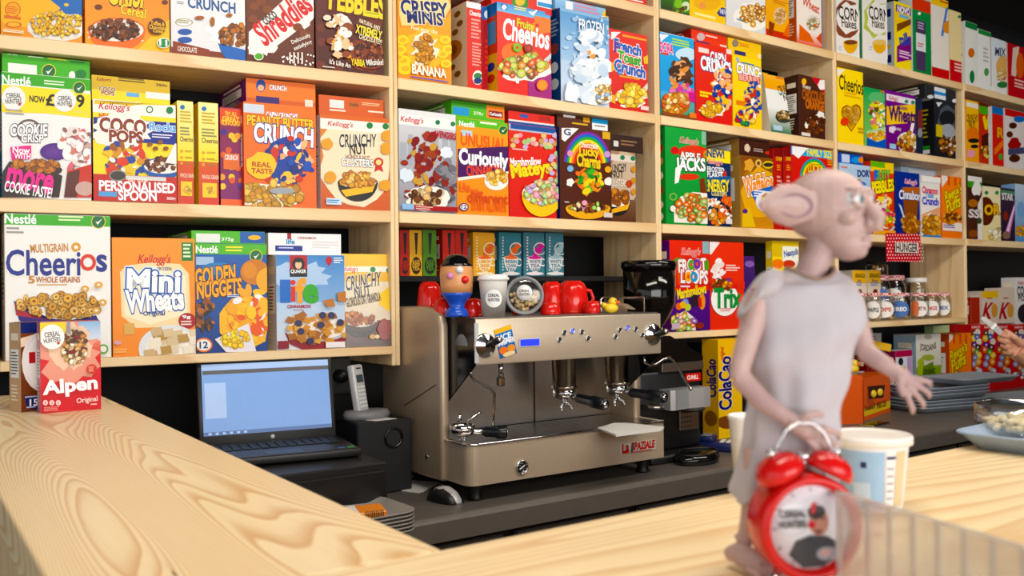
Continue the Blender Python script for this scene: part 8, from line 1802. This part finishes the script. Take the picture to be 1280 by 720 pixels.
# dark chrome dish with a bar of orange reflections
c_ = on_z(1094, 531, TOP_Z); mb = MB(); T_ = Matrix.Translation((c_.x, c_.y, TOP_Z + .0004)) @ Matrix.Rotation(.15, 4, 'Z'); mb.box(-.075, -.03, 0, .075, .03, .006, CHROME, .002, T_); o = mb.obj('bill_tray', origin=(c_.x, c_.y, TOP_Z)); tag(o, 'small shiny metal bill tray in front of the orange display carton', 'tray')
mb = MB(); mb.box(-.068, -.024, .0061, .068, .024, .0072, BLACKGL, 0, T_); child(mb, 'tray_bed', o)
TD = mat('tray_slate', '#97a1ae', .35); t3 = tray_kind('slate_tray', .42, .24, .026, .035, TD)
fl = on_z(1203, 513, TOP_Z); fc = Vector((fl.x, fl.y + .20, 0))
ff = Vector((fl.x + .0, fl.y, 0))
for i in range(6):
    up_ = 0 if i < 3 else .012
    place_tray(t3, 'slate_tray', (fl.x - .03 + (.02 if i > 2 else 0), fl.y + .10, TOP_Z + .0006 + i * .0148 + up_), math.radians(-12 + (5 if i > 2 else 0)), ['lowest', 'second', 'third', 'fourth', 'fifth', 'sixth'][i] + ' slate grey tray from the bottom of the stack on the far steel counter', group='slate trays on the far counter')
place_tray(t3, 'slate_tray', (fl.x + .20, fl.y + .07, TOP_Z + .0006 + 5 * .0148 + .012 + .0275), math.radians(-6), 'uppermost slate grey tray, shifted towards the hand with the knife', group='slate trays on the far counter')
place_tray(t3, 'slate_tray', (fl.x + .55, fl.y + .02, TOP_Z + .0006), math.radians(-10), 'slate grey tray flat on the far counter near the glass bowl', group='slate trays on the far counter')

# ---------------------------------------------------------------- figurine on the bar
FD = .762
FS = FD / F_PX
fwd = Vector((_F.x, _F.y, 0)).normalized(); rgt = Vector((RX.x, RX.y, 0)).normalized(); UPZ = Vector((0, 0, 1))
def FP(px_, py_, d=0.0):
    """pixel of the photograph at the figurine's distance, d = metres further away"""
    return at_depth(px_, py_, FD) + fwd * d
SKIN = mat('resin_skin', '#c4a39c', .5, 0, .14, 90, bump=.35)
CLOTH = mat('sack_cloth', '#c3bcc2', .85, 0, .10, 26, bump=.4)
def mottle(m, col):  # blends a second tone into the base colour in soft noise patches
    nt = m.node_tree; b = nt.nodes['Principled BSDF']; l = b.inputs['Base Color'].links[0]; src = l.from_socket
    n = nt.nodes.new('ShaderNodeTexNoise'); n.inputs['Scale'].default_value = 14; n.inputs['Detail'].default_value = 2
    tc = nt.nodes.new('ShaderNodeTexCoord'); nt.links.new(tc.outputs['Object'], n.inputs['Vector'])
    mr = nt.nodes.new('ShaderNodeMapRange'); mr.inputs[1].default_value = .52; mr.inputs[2].default_value = .72; mr.inputs[4].default_value = .6; nt.links.new(n.outputs['Fac'], mr.inputs[0])
    mx = nt.nodes.new('ShaderNodeMix'); mx.data_type = 'RGBA'; mx.inputs[7].default_value = hx(col); nt.links.new(mr.outputs[0], mx.inputs[0]); nt.links.new(src, mx.inputs[6]); nt.links.new(mx.outputs[2], b.inputs['Base Color'])
mottle(CLOTH, '#a08270'); mottle(SKIN, '#9a7684')
base_ = FP(975, 715, .0); 
fig = empty('figurine', (base_.x, base_.y, BAR_Z + .0004), 'bald slim resin figurine in a draped grey sleeveless tunic standing on the bar', 'figurine')
mb = MB()
# skull, jaw, nose; f = facing, s = the figurine's right
f = (rgt * .74 - fwd * .67).normalized(); sd = (-rgt * .67 - fwd * .74).normalized()
HC = FP(1036, 263)
def H(a, b, c): return HC + f * (a * FS) + sd * (b * FS) + UPZ * (c * FS)
Mh = Matrix((tuple(f), tuple(sd), (0, 0, 1))).transposed().to_4x4(); Mh.translation = HC
def hb(a, b, c, ra, rb, rc): mb.ball((a * FS, b * FS, c * FS), (ra * FS, rb * FS, rc * FS), SKIN, 24, 16, Mh)
hb(-4, 0, 6, 52, 45, 46); hb(14, 0, -22, 34, 32, 34); hb(24, 0, -44, 24, 22, 20); hb(34, 0, -52, 13, 12, 10)
for s_ in (1, -1): hb(38, s_ * 17, 22, 10, 13, 5); hb(32, s_ * 24, -12, 12, 10, 10)
mb.tube([H(40, 0, 18), H(50, 0, 2), H(62, 0, -14), H(60, 0, -22), H(44, 0, -26)], [5 * FS, 7 * FS, 9 * FS, 8 * FS, 6 * FS], SKIN, 12)
for s_ in (1, -1): mb.ball(H(52, s_ * 6, -20), 5 * FS, SKIN, 10, 8)
mb.tube([H(46, 11, -39), H(51, 0, -37), H(46, -11, -39)], [2.5 * FS, 4 * FS, 2.5 * FS], SKIN, 8); mb.tube([H(44, 10, -44.5), H(48, 0, -45), H(44, -10, -44.5)], [2.5 * FS, 4.2 * FS, 2.5 * FS], SKIN, 8)
# neck, trunk, arms, legs
mb.tube([H(0, 0, -30), FP(1024, 318), FP(1012, 342), FP(1006, 372)], [24 * FS, 18 * FS, 19 * FS, 34 * FS], SKIN, 16)
mb.tube([FP(1008, 352), FP(1005, 400), FP(1002, 460), FP(996, 520), FP(990, 570)], [34 * FS, 42 * FS, 36 * FS, 38 * FS, 36 * FS], SKIN, 18)
mb.tube([FP(1006, 362), FP(962, 362, -.008), FP(944, 374, -.012)], [24 * FS, 20 * FS, 17 * FS], SKIN, 14)
mb.tube([FP(946, 370, -.012), FP(930, 416, -.018), FP(917, 456, -.022), FP(916, 470, -.024)], [17 * FS, 14.5 * FS, 12.5 * FS, 13.5 * FS], SKIN, 14)
mb.tube([FP(916, 468, -.024), FP(936, 493, -.036), FP(964, 514, -.046)], [13.5 * FS, 12 * FS, 9.5 * FS], SKIN, 12)
HA = FP(982, 525, -.048)
mb.tube([FP(964, 514, -.046), HA, FP(994, 531, -.047)], [10 * FS, 13 * FS, 10 * FS], SKIN, 12)
for k_, (x1, y1, x2, y2) in enumerate(((1006, 524, 1024, 532), (1005, 533, 1021, 545), (1001, 541, 1014, 556), (994, 546, 1003, 563))):
    mb.tube([FP(990 - k_ * 2, 526 + k_ * 3, -.048), FP(x1, y1, -.051), FP(x2, y2, -.047), FP(x2 + 1, y2 + 7, -.043)], [5.0 * FS, 4.2 * FS, 3.7 * FS, 2.8 * FS], SKIN, 8)
mb.tube([FP(974, 520, -.05), FP(983, 508, -.054), FP(995, 506, -.054), FP(1003, 509, -.052)], [6 * FS, 5.2 * FS, 4.6 * FS, 3.4 * FS], SKIN, 8)
mb.tube([FP(1008, 362), FP(1052, 366, .004), FP(1066, 380, .004)], [24 * FS, 20 * FS, 16 * FS], SKIN, 14)
mb.tube([FP(1066, 376, .004), FP(1074, 410, .0), FP(1078, 440, -.006)], [16 * FS, 13 * FS, 12.5 * FS], SKIN, 14)
mb.tube([FP(1077, 438, -.006), FP(1092, 452, -.018), FP(1104, 462, -.024)], [12.5 * FS, 11 * FS, 8.5 * FS], SKIN, 12)
mb.tube([FP(1103, 461, -.024), FP(1112, 469, -.026), FP(1118, 475, -.026)], [9 * FS, 11 * FS, 8 * FS], SKIN, 12)
for k_, (x1, y1, x2, y2) in enumerate(((1130, 470, 1144, 474), (1130, 479, 1143, 487), (1125, 487, 1136, 499), (1116, 491, 1123, 506))):
    mb.tube([FP(1114 - k_ * 1.5, 469 + k_ * 3.2, -.026), FP(x1, y1, -.029), FP(x2, y2, -.027), FP(x2 + 2, y2 + 6, -.024)], [4.6 * FS, 3.8 * FS, 3.4 * FS, 2.6 * FS], SKIN, 8)
mb.tube([FP(1106, 468, -.03), FP(1104, 480, -.034), FP(1108, 490, -.034)], [5 * FS, 4.4 * FS, 3.4 * FS], SKIN, 8)
for x_, kx, ax_, d_ in ((950, 938, 922, -.004), (1010, 1004, 990, .014)):
    zf = BAR_Z + .004
    foot = at_depth(ax_, 700, FD); foot = Vector((foot.x, foot.y, 0)) + fwd * d_
    mb.tube([FP(x_, 560, d_), FP((x_ + kx) / 2, 610, d_), FP(kx, 640, d_ - .004), FP((kx + ax_) / 2 + 2, 670, d_), Vector((foot.x, foot.y, BAR_Z + .022))], [22 * FS, 17 * FS, 15 * FS, 12 * FS, 10.5 * FS], SKIN, 14)
    toe = f * .6 - fwd * .5; toe.z = 0; toe.normalize(); lat = Vector((-toe.y, toe.x, 0))
    fb = Vector((foot.x, foot.y, BAR_Z + .011))
    mb.tube([fb - toe * .012 + UPZ * -.001, fb + UPZ * .003, fb + toe * .018, fb + toe * .03 + UPZ * -.003], [9 * FS, 14 * FS, 15 * FS, 11 * FS], SKIN, 12)
    for q in range(5):
        o_ = (q - 2) * .0052; mb.tube([fb + toe * .024 + lat * o_ - UPZ * .003, fb + toe * (.040 - .0022 * abs(q - 1.2)) + lat * o_ * 1.35 - UPZ * .002, fb + toe * (.049 - .0022 * abs(q - 1.2)) + lat * o_ * 1.4 - UPZ * .0062], [4.8 * FS, 4.4 * FS, 3.6 * FS], SKIN, 8)
# ears: broad leaf shapes swept back
def ear(s_):
    root = H(-4, s_ * 42, 2); dr = (sd * s_ * .80 - f * .55 + UPZ * .08).normalized(); wv = (UPZ * .95 + f * .2).normalized(); wv = (wv - dr * wv.dot(dr)).normalized(); th = dr.cross(wv)
    rings = []
    for t, hw, tk, bend in ((-.2, 10, 8, 0), (.1, 20, 7, 0), (.35, 27, 5.5, -1), (.62, 24, 5, 0), (.85, 13, 4, -2), (1.0, 4, 3, -4)):
        cc_ = root + dr * (t * 70 * FS) + UPZ * (bend * FS)
        rings.append([cc_ + wv * (hw * FS * math.cos(a)) + th * ((tk * math.sin(a) + (4 * math.cos(2 * a) if .2 < t < .9 else 0) * 1) * FS) for a in [2 * math.pi * i / 16 for i in range(16)]])
    mb.loft([[p[:] for p in r] for r in rings], SKIN)
ear(1); ear(-1)
mi = MB()
for s_ in (1, -1):
    root = H(-4, s_ * 42, 2); dr = (sd * s_ * .80 - f * .55 + UPZ * .08).normalized(); wv = (UPZ * .95 + f * .2).normalized(); wv = (wv - dr * wv.dot(dr)).normalized(); th = dr.cross(wv)
    if th.dot(-fwd) < 0: th = -th
    vs = [root + dr * (.3 * 70 * FS) + th * (5.5 * FS)] + [root + dr * ((.36 + .34 * math.cos(t)) * 70 * FS) + wv * (15 * math.sin(t) * FS) + th * (7.6 * FS) for t in [2 * math.pi * i / 18 for i in range(18)]]
    mi.add([v[:] for v in vs], [[0, 1 + i, 1 + (i + 1) % 18] for i in range(18)], mat('inner_ear_mauve', '#94707c', .6), True)
child(mi, 'inner_ear', fig)
bd = child(mb, 'body', fig)
md = bd.modifiers.new('join', 'REMESH'); md.mode = 'VOXEL'; md.voxel_size = .0009; md.use_smooth_shade = True
md = bd.modifiers.new('soften', 'SMOOTH'); md.factor = .5; md.iterations = 4
for s_ in (1, -1):
    e_ = H(37, s_ * 18, 9)
    mb = MB(); mb.ball(e_, 12.5 * FS, mat('eye_white', '#e2e0de', .12), 18, 12); ey = child(mb, 'eye', fig)
    g = (f * .9 + sd * s_ * .12 + rgt * .1).normalized()
    Tq = g.to_track_quat('Z', 'Y').to_matrix().to_4x4(); Tq.translation = e_ + g * (11.1 * FS)
    mb = MB(); mb.lathe([(0, 2.0 * FS), (2.4 * FS, 1.8 * FS)], BLACKGL, 14, Tq); mb.lathe([(2.4 * FS, 1.8 * FS), (5.6 * FS, .3 * FS)], mat('iris_grey', '#6f8a8c', .2), 16, Tq); child(mb, 'iris', ey)
    for sg, nm in ((1, 'upper_lid'), (-1, 'lower_lid')):
        mb = MB(); mb.tube([e_ + f * (10.5 * math.cos(a) * FS) + sd * (13 * math.sin(a) * FS) + UPZ * (sg * (9.5 * math.cos(a * 1.1)) * FS) for a in [-1.2 + 2.4 * i / 8 for i in range(9)]], 2.4 * FS, SKIN, 8); child(mb, nm, fig)
# tunic with hanging folds
TN0 = [(336, 1012, 28, .026, 0), (343, 1010, 46, .028, 0), (354, 1004, 66, .031, 0), (372, 1003, 73, .034, .02), (410, 1003, 74, .037, .035), (455, 998, 64, .035, .05), (500, 993, 57, .034, .07), (545, 989, 57, .035, .09), (590, 984, 61, .037, .11), (618, 981, 64, .038, .12)]
TN = []
for t0_, t1_ in zip(TN0, TN0[1:]):
    m_ = max(1, int((t1_[0] - t0_[0]) / 9)); TN += [tuple(p + (q - p) * j / m_ for p, q in zip(t0_, t1_)) for j in range(m_)]
TN.append(TN0[-1])
rings = []; rin = []
for y_, cx_, hw_, dp_, am in TN:
    n_ = 56; r1 = []; r2 = []
    for i in range(n_):
        a = 2 * math.pi * i / n_; k_ = 1 + am * (math.sin(7 * a + y_ * .012) * .6 + math.sin(12 * a - y_ * .02) * .4) + (.05 * math.sin(y_ * .085 + 2 * a) * (1 if y_ < 520 else .4) if y_ > 350 else 0)
        p = FP(cx_, y_) + rgt * (hw_ * FS * k_ * math.cos(a)) + fwd * (dp_ * k_ * math.sin(a)); p.z += (.006 * math.sin(3 * a + 1) if y_ > 600 else 0) - (.010 * (abs(math.sin(a)) ** 2) if y_ < 350 else 0)
        r1.append(p); cpt = FP(cx_, y_); q = p + (cpt - p) * .045; q.z = p.z; r2.append(q)
    rings.append(r1); rin.append(r2)
mb = MB(); mb.loft([[p[:] for p in r] for r in rings + rin[::-1]], CLOTH, False)
n_ = 56; k_ = len(rings)
tu = child(mb, 'tunic', fig)
md = tu.modifiers.new('smooth', 'SUBSURF'); md.levels = 1; md.render_levels = 1
mb = MB(); HEMM = mat('hem_brown', '#a08474', .9)  # even brown for the neck hem
mb.tube([p + Vector((0, 0, .0005)) for p in rings[0]] + [rings[0][0] + Vector((0, 0, .0005))], .0018, HEMM, 6, None, False); child(mb, 'neck_hem', tu)
mb = MB()
mb.loft([[p[:] for p in [FP(x_, y_, -.014) + (rgt * .5 + UPZ * .86) * (a_ * FS * math.cos(t)) + fwd * (.021 * math.sin(t)) for t in [2 * math.pi * i / 16 for i in range(16)]]] for x_, y_, a_ in ((962, 358, 20), (950, 356, 24), (938, 362, 25), (931, 372, 22), (928, 380, 20))], CLOTH); child(mb, 'shoulder_drape', tu)

# ---------------------------------------------------------------- red alarm clock
CC = at_depth(1006, 655, .700); cs = .700 / F_PX
vd = (CAMPOS - CC); vd.z = 0; vd.normalize(); vd = (vd + rgt * .42).normalized(); tr_ = Vector((-vd.y, vd.x, 0))
Mc = Matrix((tuple(tr_), (0, 0, 1), tuple(vd))).transposed().to_4x4(); Mc.translation = CC      # local: x right, y up, z to viewer
ck = empty('alarm_clock', (CC.x, CC.y, BAR_Z + .0004), 'red twin bell alarm clock with photo dial in front of the figurine', 'alarm clock')
REDM = mat('clock_red', '#d4100e', .2, 0, .03); R = 66 * cs
mb = MB(); mb.lathe([(R * .78, .010), (R * .84, .016), (R * .93, .017), (R, .011), (R * 1.0, -.015), (R * .92, -.022), (0, -.023)], REDM, 44, Mc); child(mb, 'case', ck)
def clock_face():
    me_ink = Ink(lambda x, y: (x, y), 10, 10, 3)
    O = Vector((-R * .80, -R * .80, .0102))
    mb = MB(); mb.lathe([(0, .0100), (R * .80, .0100), (R * .80, .0090)], mat('dial_white', '#dfe0e8', .4), 40, Mc); fo = child(mb, 'dial', ck)
    def to(u, v): return ((u) * R * .8 + R * .8, (v) * R * .8 + R * .8)
    k = Ink(to, R * 1.6, R * 1.6, 3)
    k.LAY = .00008
    def EE(u, v, ru, rv, c, part='dial_print'): k.fan(part, to(u, v), [to(u + ru * math.cos(a), v + rv * math.sin(a)) for a in [2 * math.pi * i / 24 for i in range(24)]], hx(c)); k.layer += 1
    def PP(pts, c, part='dial_print'):
        q = [to(*p) for p in pts]; cen = (sum(p[0] for p in q) / len(q), sum(p[1] for p in q) / len(q)); k.fan(part, cen, q, hx(c)); k.layer += 1
    EE(-.42, .22, .40, .40, '#c9c8d0'); EE(-.42, .22, .37, .37, '#e2e2e8')
    PP([(-.55, -.62), (-.38, -.30), (-.02, -.18), (.36, -.20), (.62, -.34), (.74, -.60), (.30, -.92), (-.2, -.94)], '#34363e')
    EE(.20, .12, .24, .32, '#b88a7c'); EE(.14, .36, .22, .17, '#2a2428'); PP([(.0, .30), (.02, .56), (.16, .60), (.10, .34)], '#c0303a'); EE(.02, .06, .09, .09, '#c8202a'); EE(.18, -.10, .10, .05, '#7a4a44'); EE(.12, .20, .04, .025, '#2a2020'); EE(.30, .20, .04, .025, '#2a2020')
    EE(.38, -.62, .26, .16, '#9a9aa4'); EE(.34, -.60, .12, .08, '#c8a0a0')
    for h_ in range(12):
        a = math.radians(90 - 30 * h_); PP([(.86 * math.cos(a) - .025 * math.sin(a), .86 * math.sin(a) + .025 * math.cos(a)), (.97 * math.cos(a), .97 * math.sin(a)), (.86 * math.cos(a) + .025 * math.sin(a), .86 * math.sin(a) - .025 * math.cos(a))], '#4a4a54', 'hour_mark')
    for j, t in enumerate(('CEREAL', 'HUNTERS')):
        gv, gt = glyphs(t, .03); x0, x1 = min(p[0] for p in gv), max(p[0] for p in gv); y0, y1 = min(p[1] for p in gv), max(p[1] for p in gv)
        q = [to(-.78 + .66 * (p[0] - x0) / (x1 - x0), .25 - .24 * j + .19 * (p[1] - y0) / (y1 - y0)) for p in gv]
        for g_ in gt: k.poly('lettering', [q[i] for i in g_], [hx('#2a2a30')] * 3)
    k.layer += 1
    off = fo.location + ck.location
    for part, (V, Fc, C) in k.parts.items():
        me = bpy.data.meshes.new(part); me.from_pydata([tuple(Mc @ (Vector(v) + O) - off) for v in V], [], Fc); ca = me.color_attributes.new('ink', 'FLOAT_COLOR', 'POINT'); ca.data.foreach_set('color', [t for c in C for t in c]); me.materials.append(PRINT); me.update()
        oo = bpy.data.objects.new(part, me); COL.objects.link(oo); oo.parent = fo
clock_face()
mb = MB(); mb.lathe([(0, .0150), (R * .6, .0146), (R * .80, .0125)], glass_mat('dial_glass', (1, 1, 1, 1), .03), 40, Mc); child(mb, 'glass', ck)
for s_ in (-1, 1):
    bp = Mc @ Vector((s_ * R * .50, R * 1.06, 0)); dr = (tr_ * (s_ * .46) + UPZ * .89).normalized()
    Tb = dr.to_track_quat('Z', 'Y').to_matrix().to_4x4(); Tb.translation = bp - dr * .002
    mb = MB(); mb.lathe([(.0185, -.003), (.0195, -.002), (.0185, .004), (.0145, .0095), (.008, .0125), (0, .0135)], REDM, 26, Tb); be = child(mb, 'bell', ck)
    mb = MB(); mb.lathe([(0, .019), (.003, .0185), (.0035, .015), (.0025, .013)], CHROME, 10, Tb); mb.tube([bp - dr * .012, bp], .0018, CHROME, 8); child(mb, 'bell_post', be)
    mb = MB(); fp_ = Mc @ Vector((s_ * R * .55, -R * .82, 0)); fq = Mc @ Vector((s_ * R * .72, 0, 0)); fq.z = BAR_Z + .0036; mb.tube([fp_, fq], [.0035, .003], CHROME, 10); mb.ball((fq.x, fq.y, BAR_Z + .0042), .0036, CHROME, 10, 8); child(mb, 'foot', ck)
mb = MB(); mb.tube([Mc @ Vector((s * R, u * R, 0)) for s, u in ((-.55, 1.18), (-.52, 1.5), (-.36, 1.78), (-.1, 1.92), (.18, 1.90), (.40, 1.72), (.52, 1.46), (.55, 1.18))], .0013, CHROME, 8); child(mb, 'carry_handle', ck)
mb = MB(); mb.tube([Mc @ Vector((0, R * .98, 0)), Mc @ Vector((0, R * 1.28, 0))], .0013, CHROME, 8); mb.tube([Mc @ Vector((-.006, R * 1.28, 0)), Mc @ Vector((.006, R * 1.28, 0))], .0032, CHROME, 10); child(mb, 'hammer', ck)

# ---------------------------------------------------------------- hand with a knife at the far end of the bar
HD = 3.9
def PH(px_, py_, d=0.0): return at_depth(px_, py_, HD + d)
hs_ = HD / F_PX
SK2 = mat('warm_skin', '#cf9678', .5, 0, .06, 50)
hroot = PH(1290, 450)
per = empty('person', (hroot.x, hroot.y, 0), 'hand and dark sleeve of a person holding a table knife behind the bar', 'person')
mb = MB()
mb.tube([PH(1330, 480), PH(1300, 462), PH(1283, 447), PH(1272, 437)], [16 * hs_, 13 * hs_, 11 * hs_, 12 * hs_], SK2, 14)
mb.loft([[p[:] for p in [PH(x_, y_) + fwd * (t_ * math.sin(a)) + (rgt * .62 + UPZ * .78) * (w_ * hs_ * math.cos(a)) for a in [2 * math.pi * i / 14 for i in range(14)]]] for x_, y_, w_, t_ in ((1284, 447, 11, .024), (1276, 440, 14, .02), (1267, 433, 14.5, .017), (1261, 428, 12, .013))], SK2)
for k_, pts in enumerate((((1266, 424), (1258, 420), (1252, 418), (1254, 423)), ((1264, 429), (1256, 427), (1251, 425), (1254, 430)), ((1264, 434), (1257, 434), (1253, 432), (1257, 437)), ((1266, 440), (1260, 441), (1256, 440), (1260, 444)))):
    mb.tube([PH(pts[0][0], pts[0][1], 0), PH(pts[1][0], pts[1][1], -.03), PH(pts[2][0], pts[2][1], -.015), PH(pts[3][0], pts[3][1], .012)], [3.9 * hs_, 3.5 * hs_, 3.1 * hs_, 2.6 * hs_], SK2, 10)
mb.tube([PH(1277, 430, -.02), PH(1268, 422, -.035), PH(1260, 416, -.025), PH(1255, 413, -.012)], [5 * hs_, 4.2 * hs_, 3.6 * hs_, 2.8 * hs_], SK2, 10)
bd2 = child(mb, 'body', per)
md = bd2.modifiers.new('join', 'REMESH'); md.mode = 'VOXEL'; md.voxel_size = .0028; md.use_smooth_shade = True
md = bd2.modifiers.new('soften', 'SMOOTH'); md.factor = .5; md.iterations = 3
mb = MB(); mb.tube([PH(1302, 464), PH(1318, 474), PH(1345, 490), PH(1400, 490), PH(1450, 440), PH(1480, 380)], [15 * hs_, 18 * hs_, 21 * hs_, 25 * hs_, 30 * hs_, 36 * hs_], mat('sleeve_black', '#1c1d22', .85), 18); child(mb, 'sleeve', per)
ka, kb, kc = PH(1262, 427, -.012), PH(1243, 409, -.012), PH(1227, 397, -.012)
kn = empty('table_knife', tuple(ka), 'pale grey handled table knife held in the hand', 'knife')
KG = mat('knife_grey', '#a9acb0', .4)
dk_ = (kc - ka).normalized(); dn = fwd; du = dk_.cross(dn).normalized()
def blade(a, b, w0, w1, t, m_, nm):
    mb = MB(); mb.loft([[a + du * w0 - dn * t, a + du * w0 + dn * t, a - du * w0 + dn * t, a - du * w0 - dn * t], [b + du * w1 - dn * t, b + du * w1 + dn * t, b - du * w1 + dn * t, b - du * w1 - dn * t]], m_, True, False); child(mb, nm, kn)
blade(ka, kb, .011, .013, .004, KG, 'handle'); blade(kb, kb + dk_ * .012, .015, .015, .005, WHITEPL, 'collar'); blade(kb + dk_ * .012, kc, .013, .008, .0016, STEEL, 'blade')
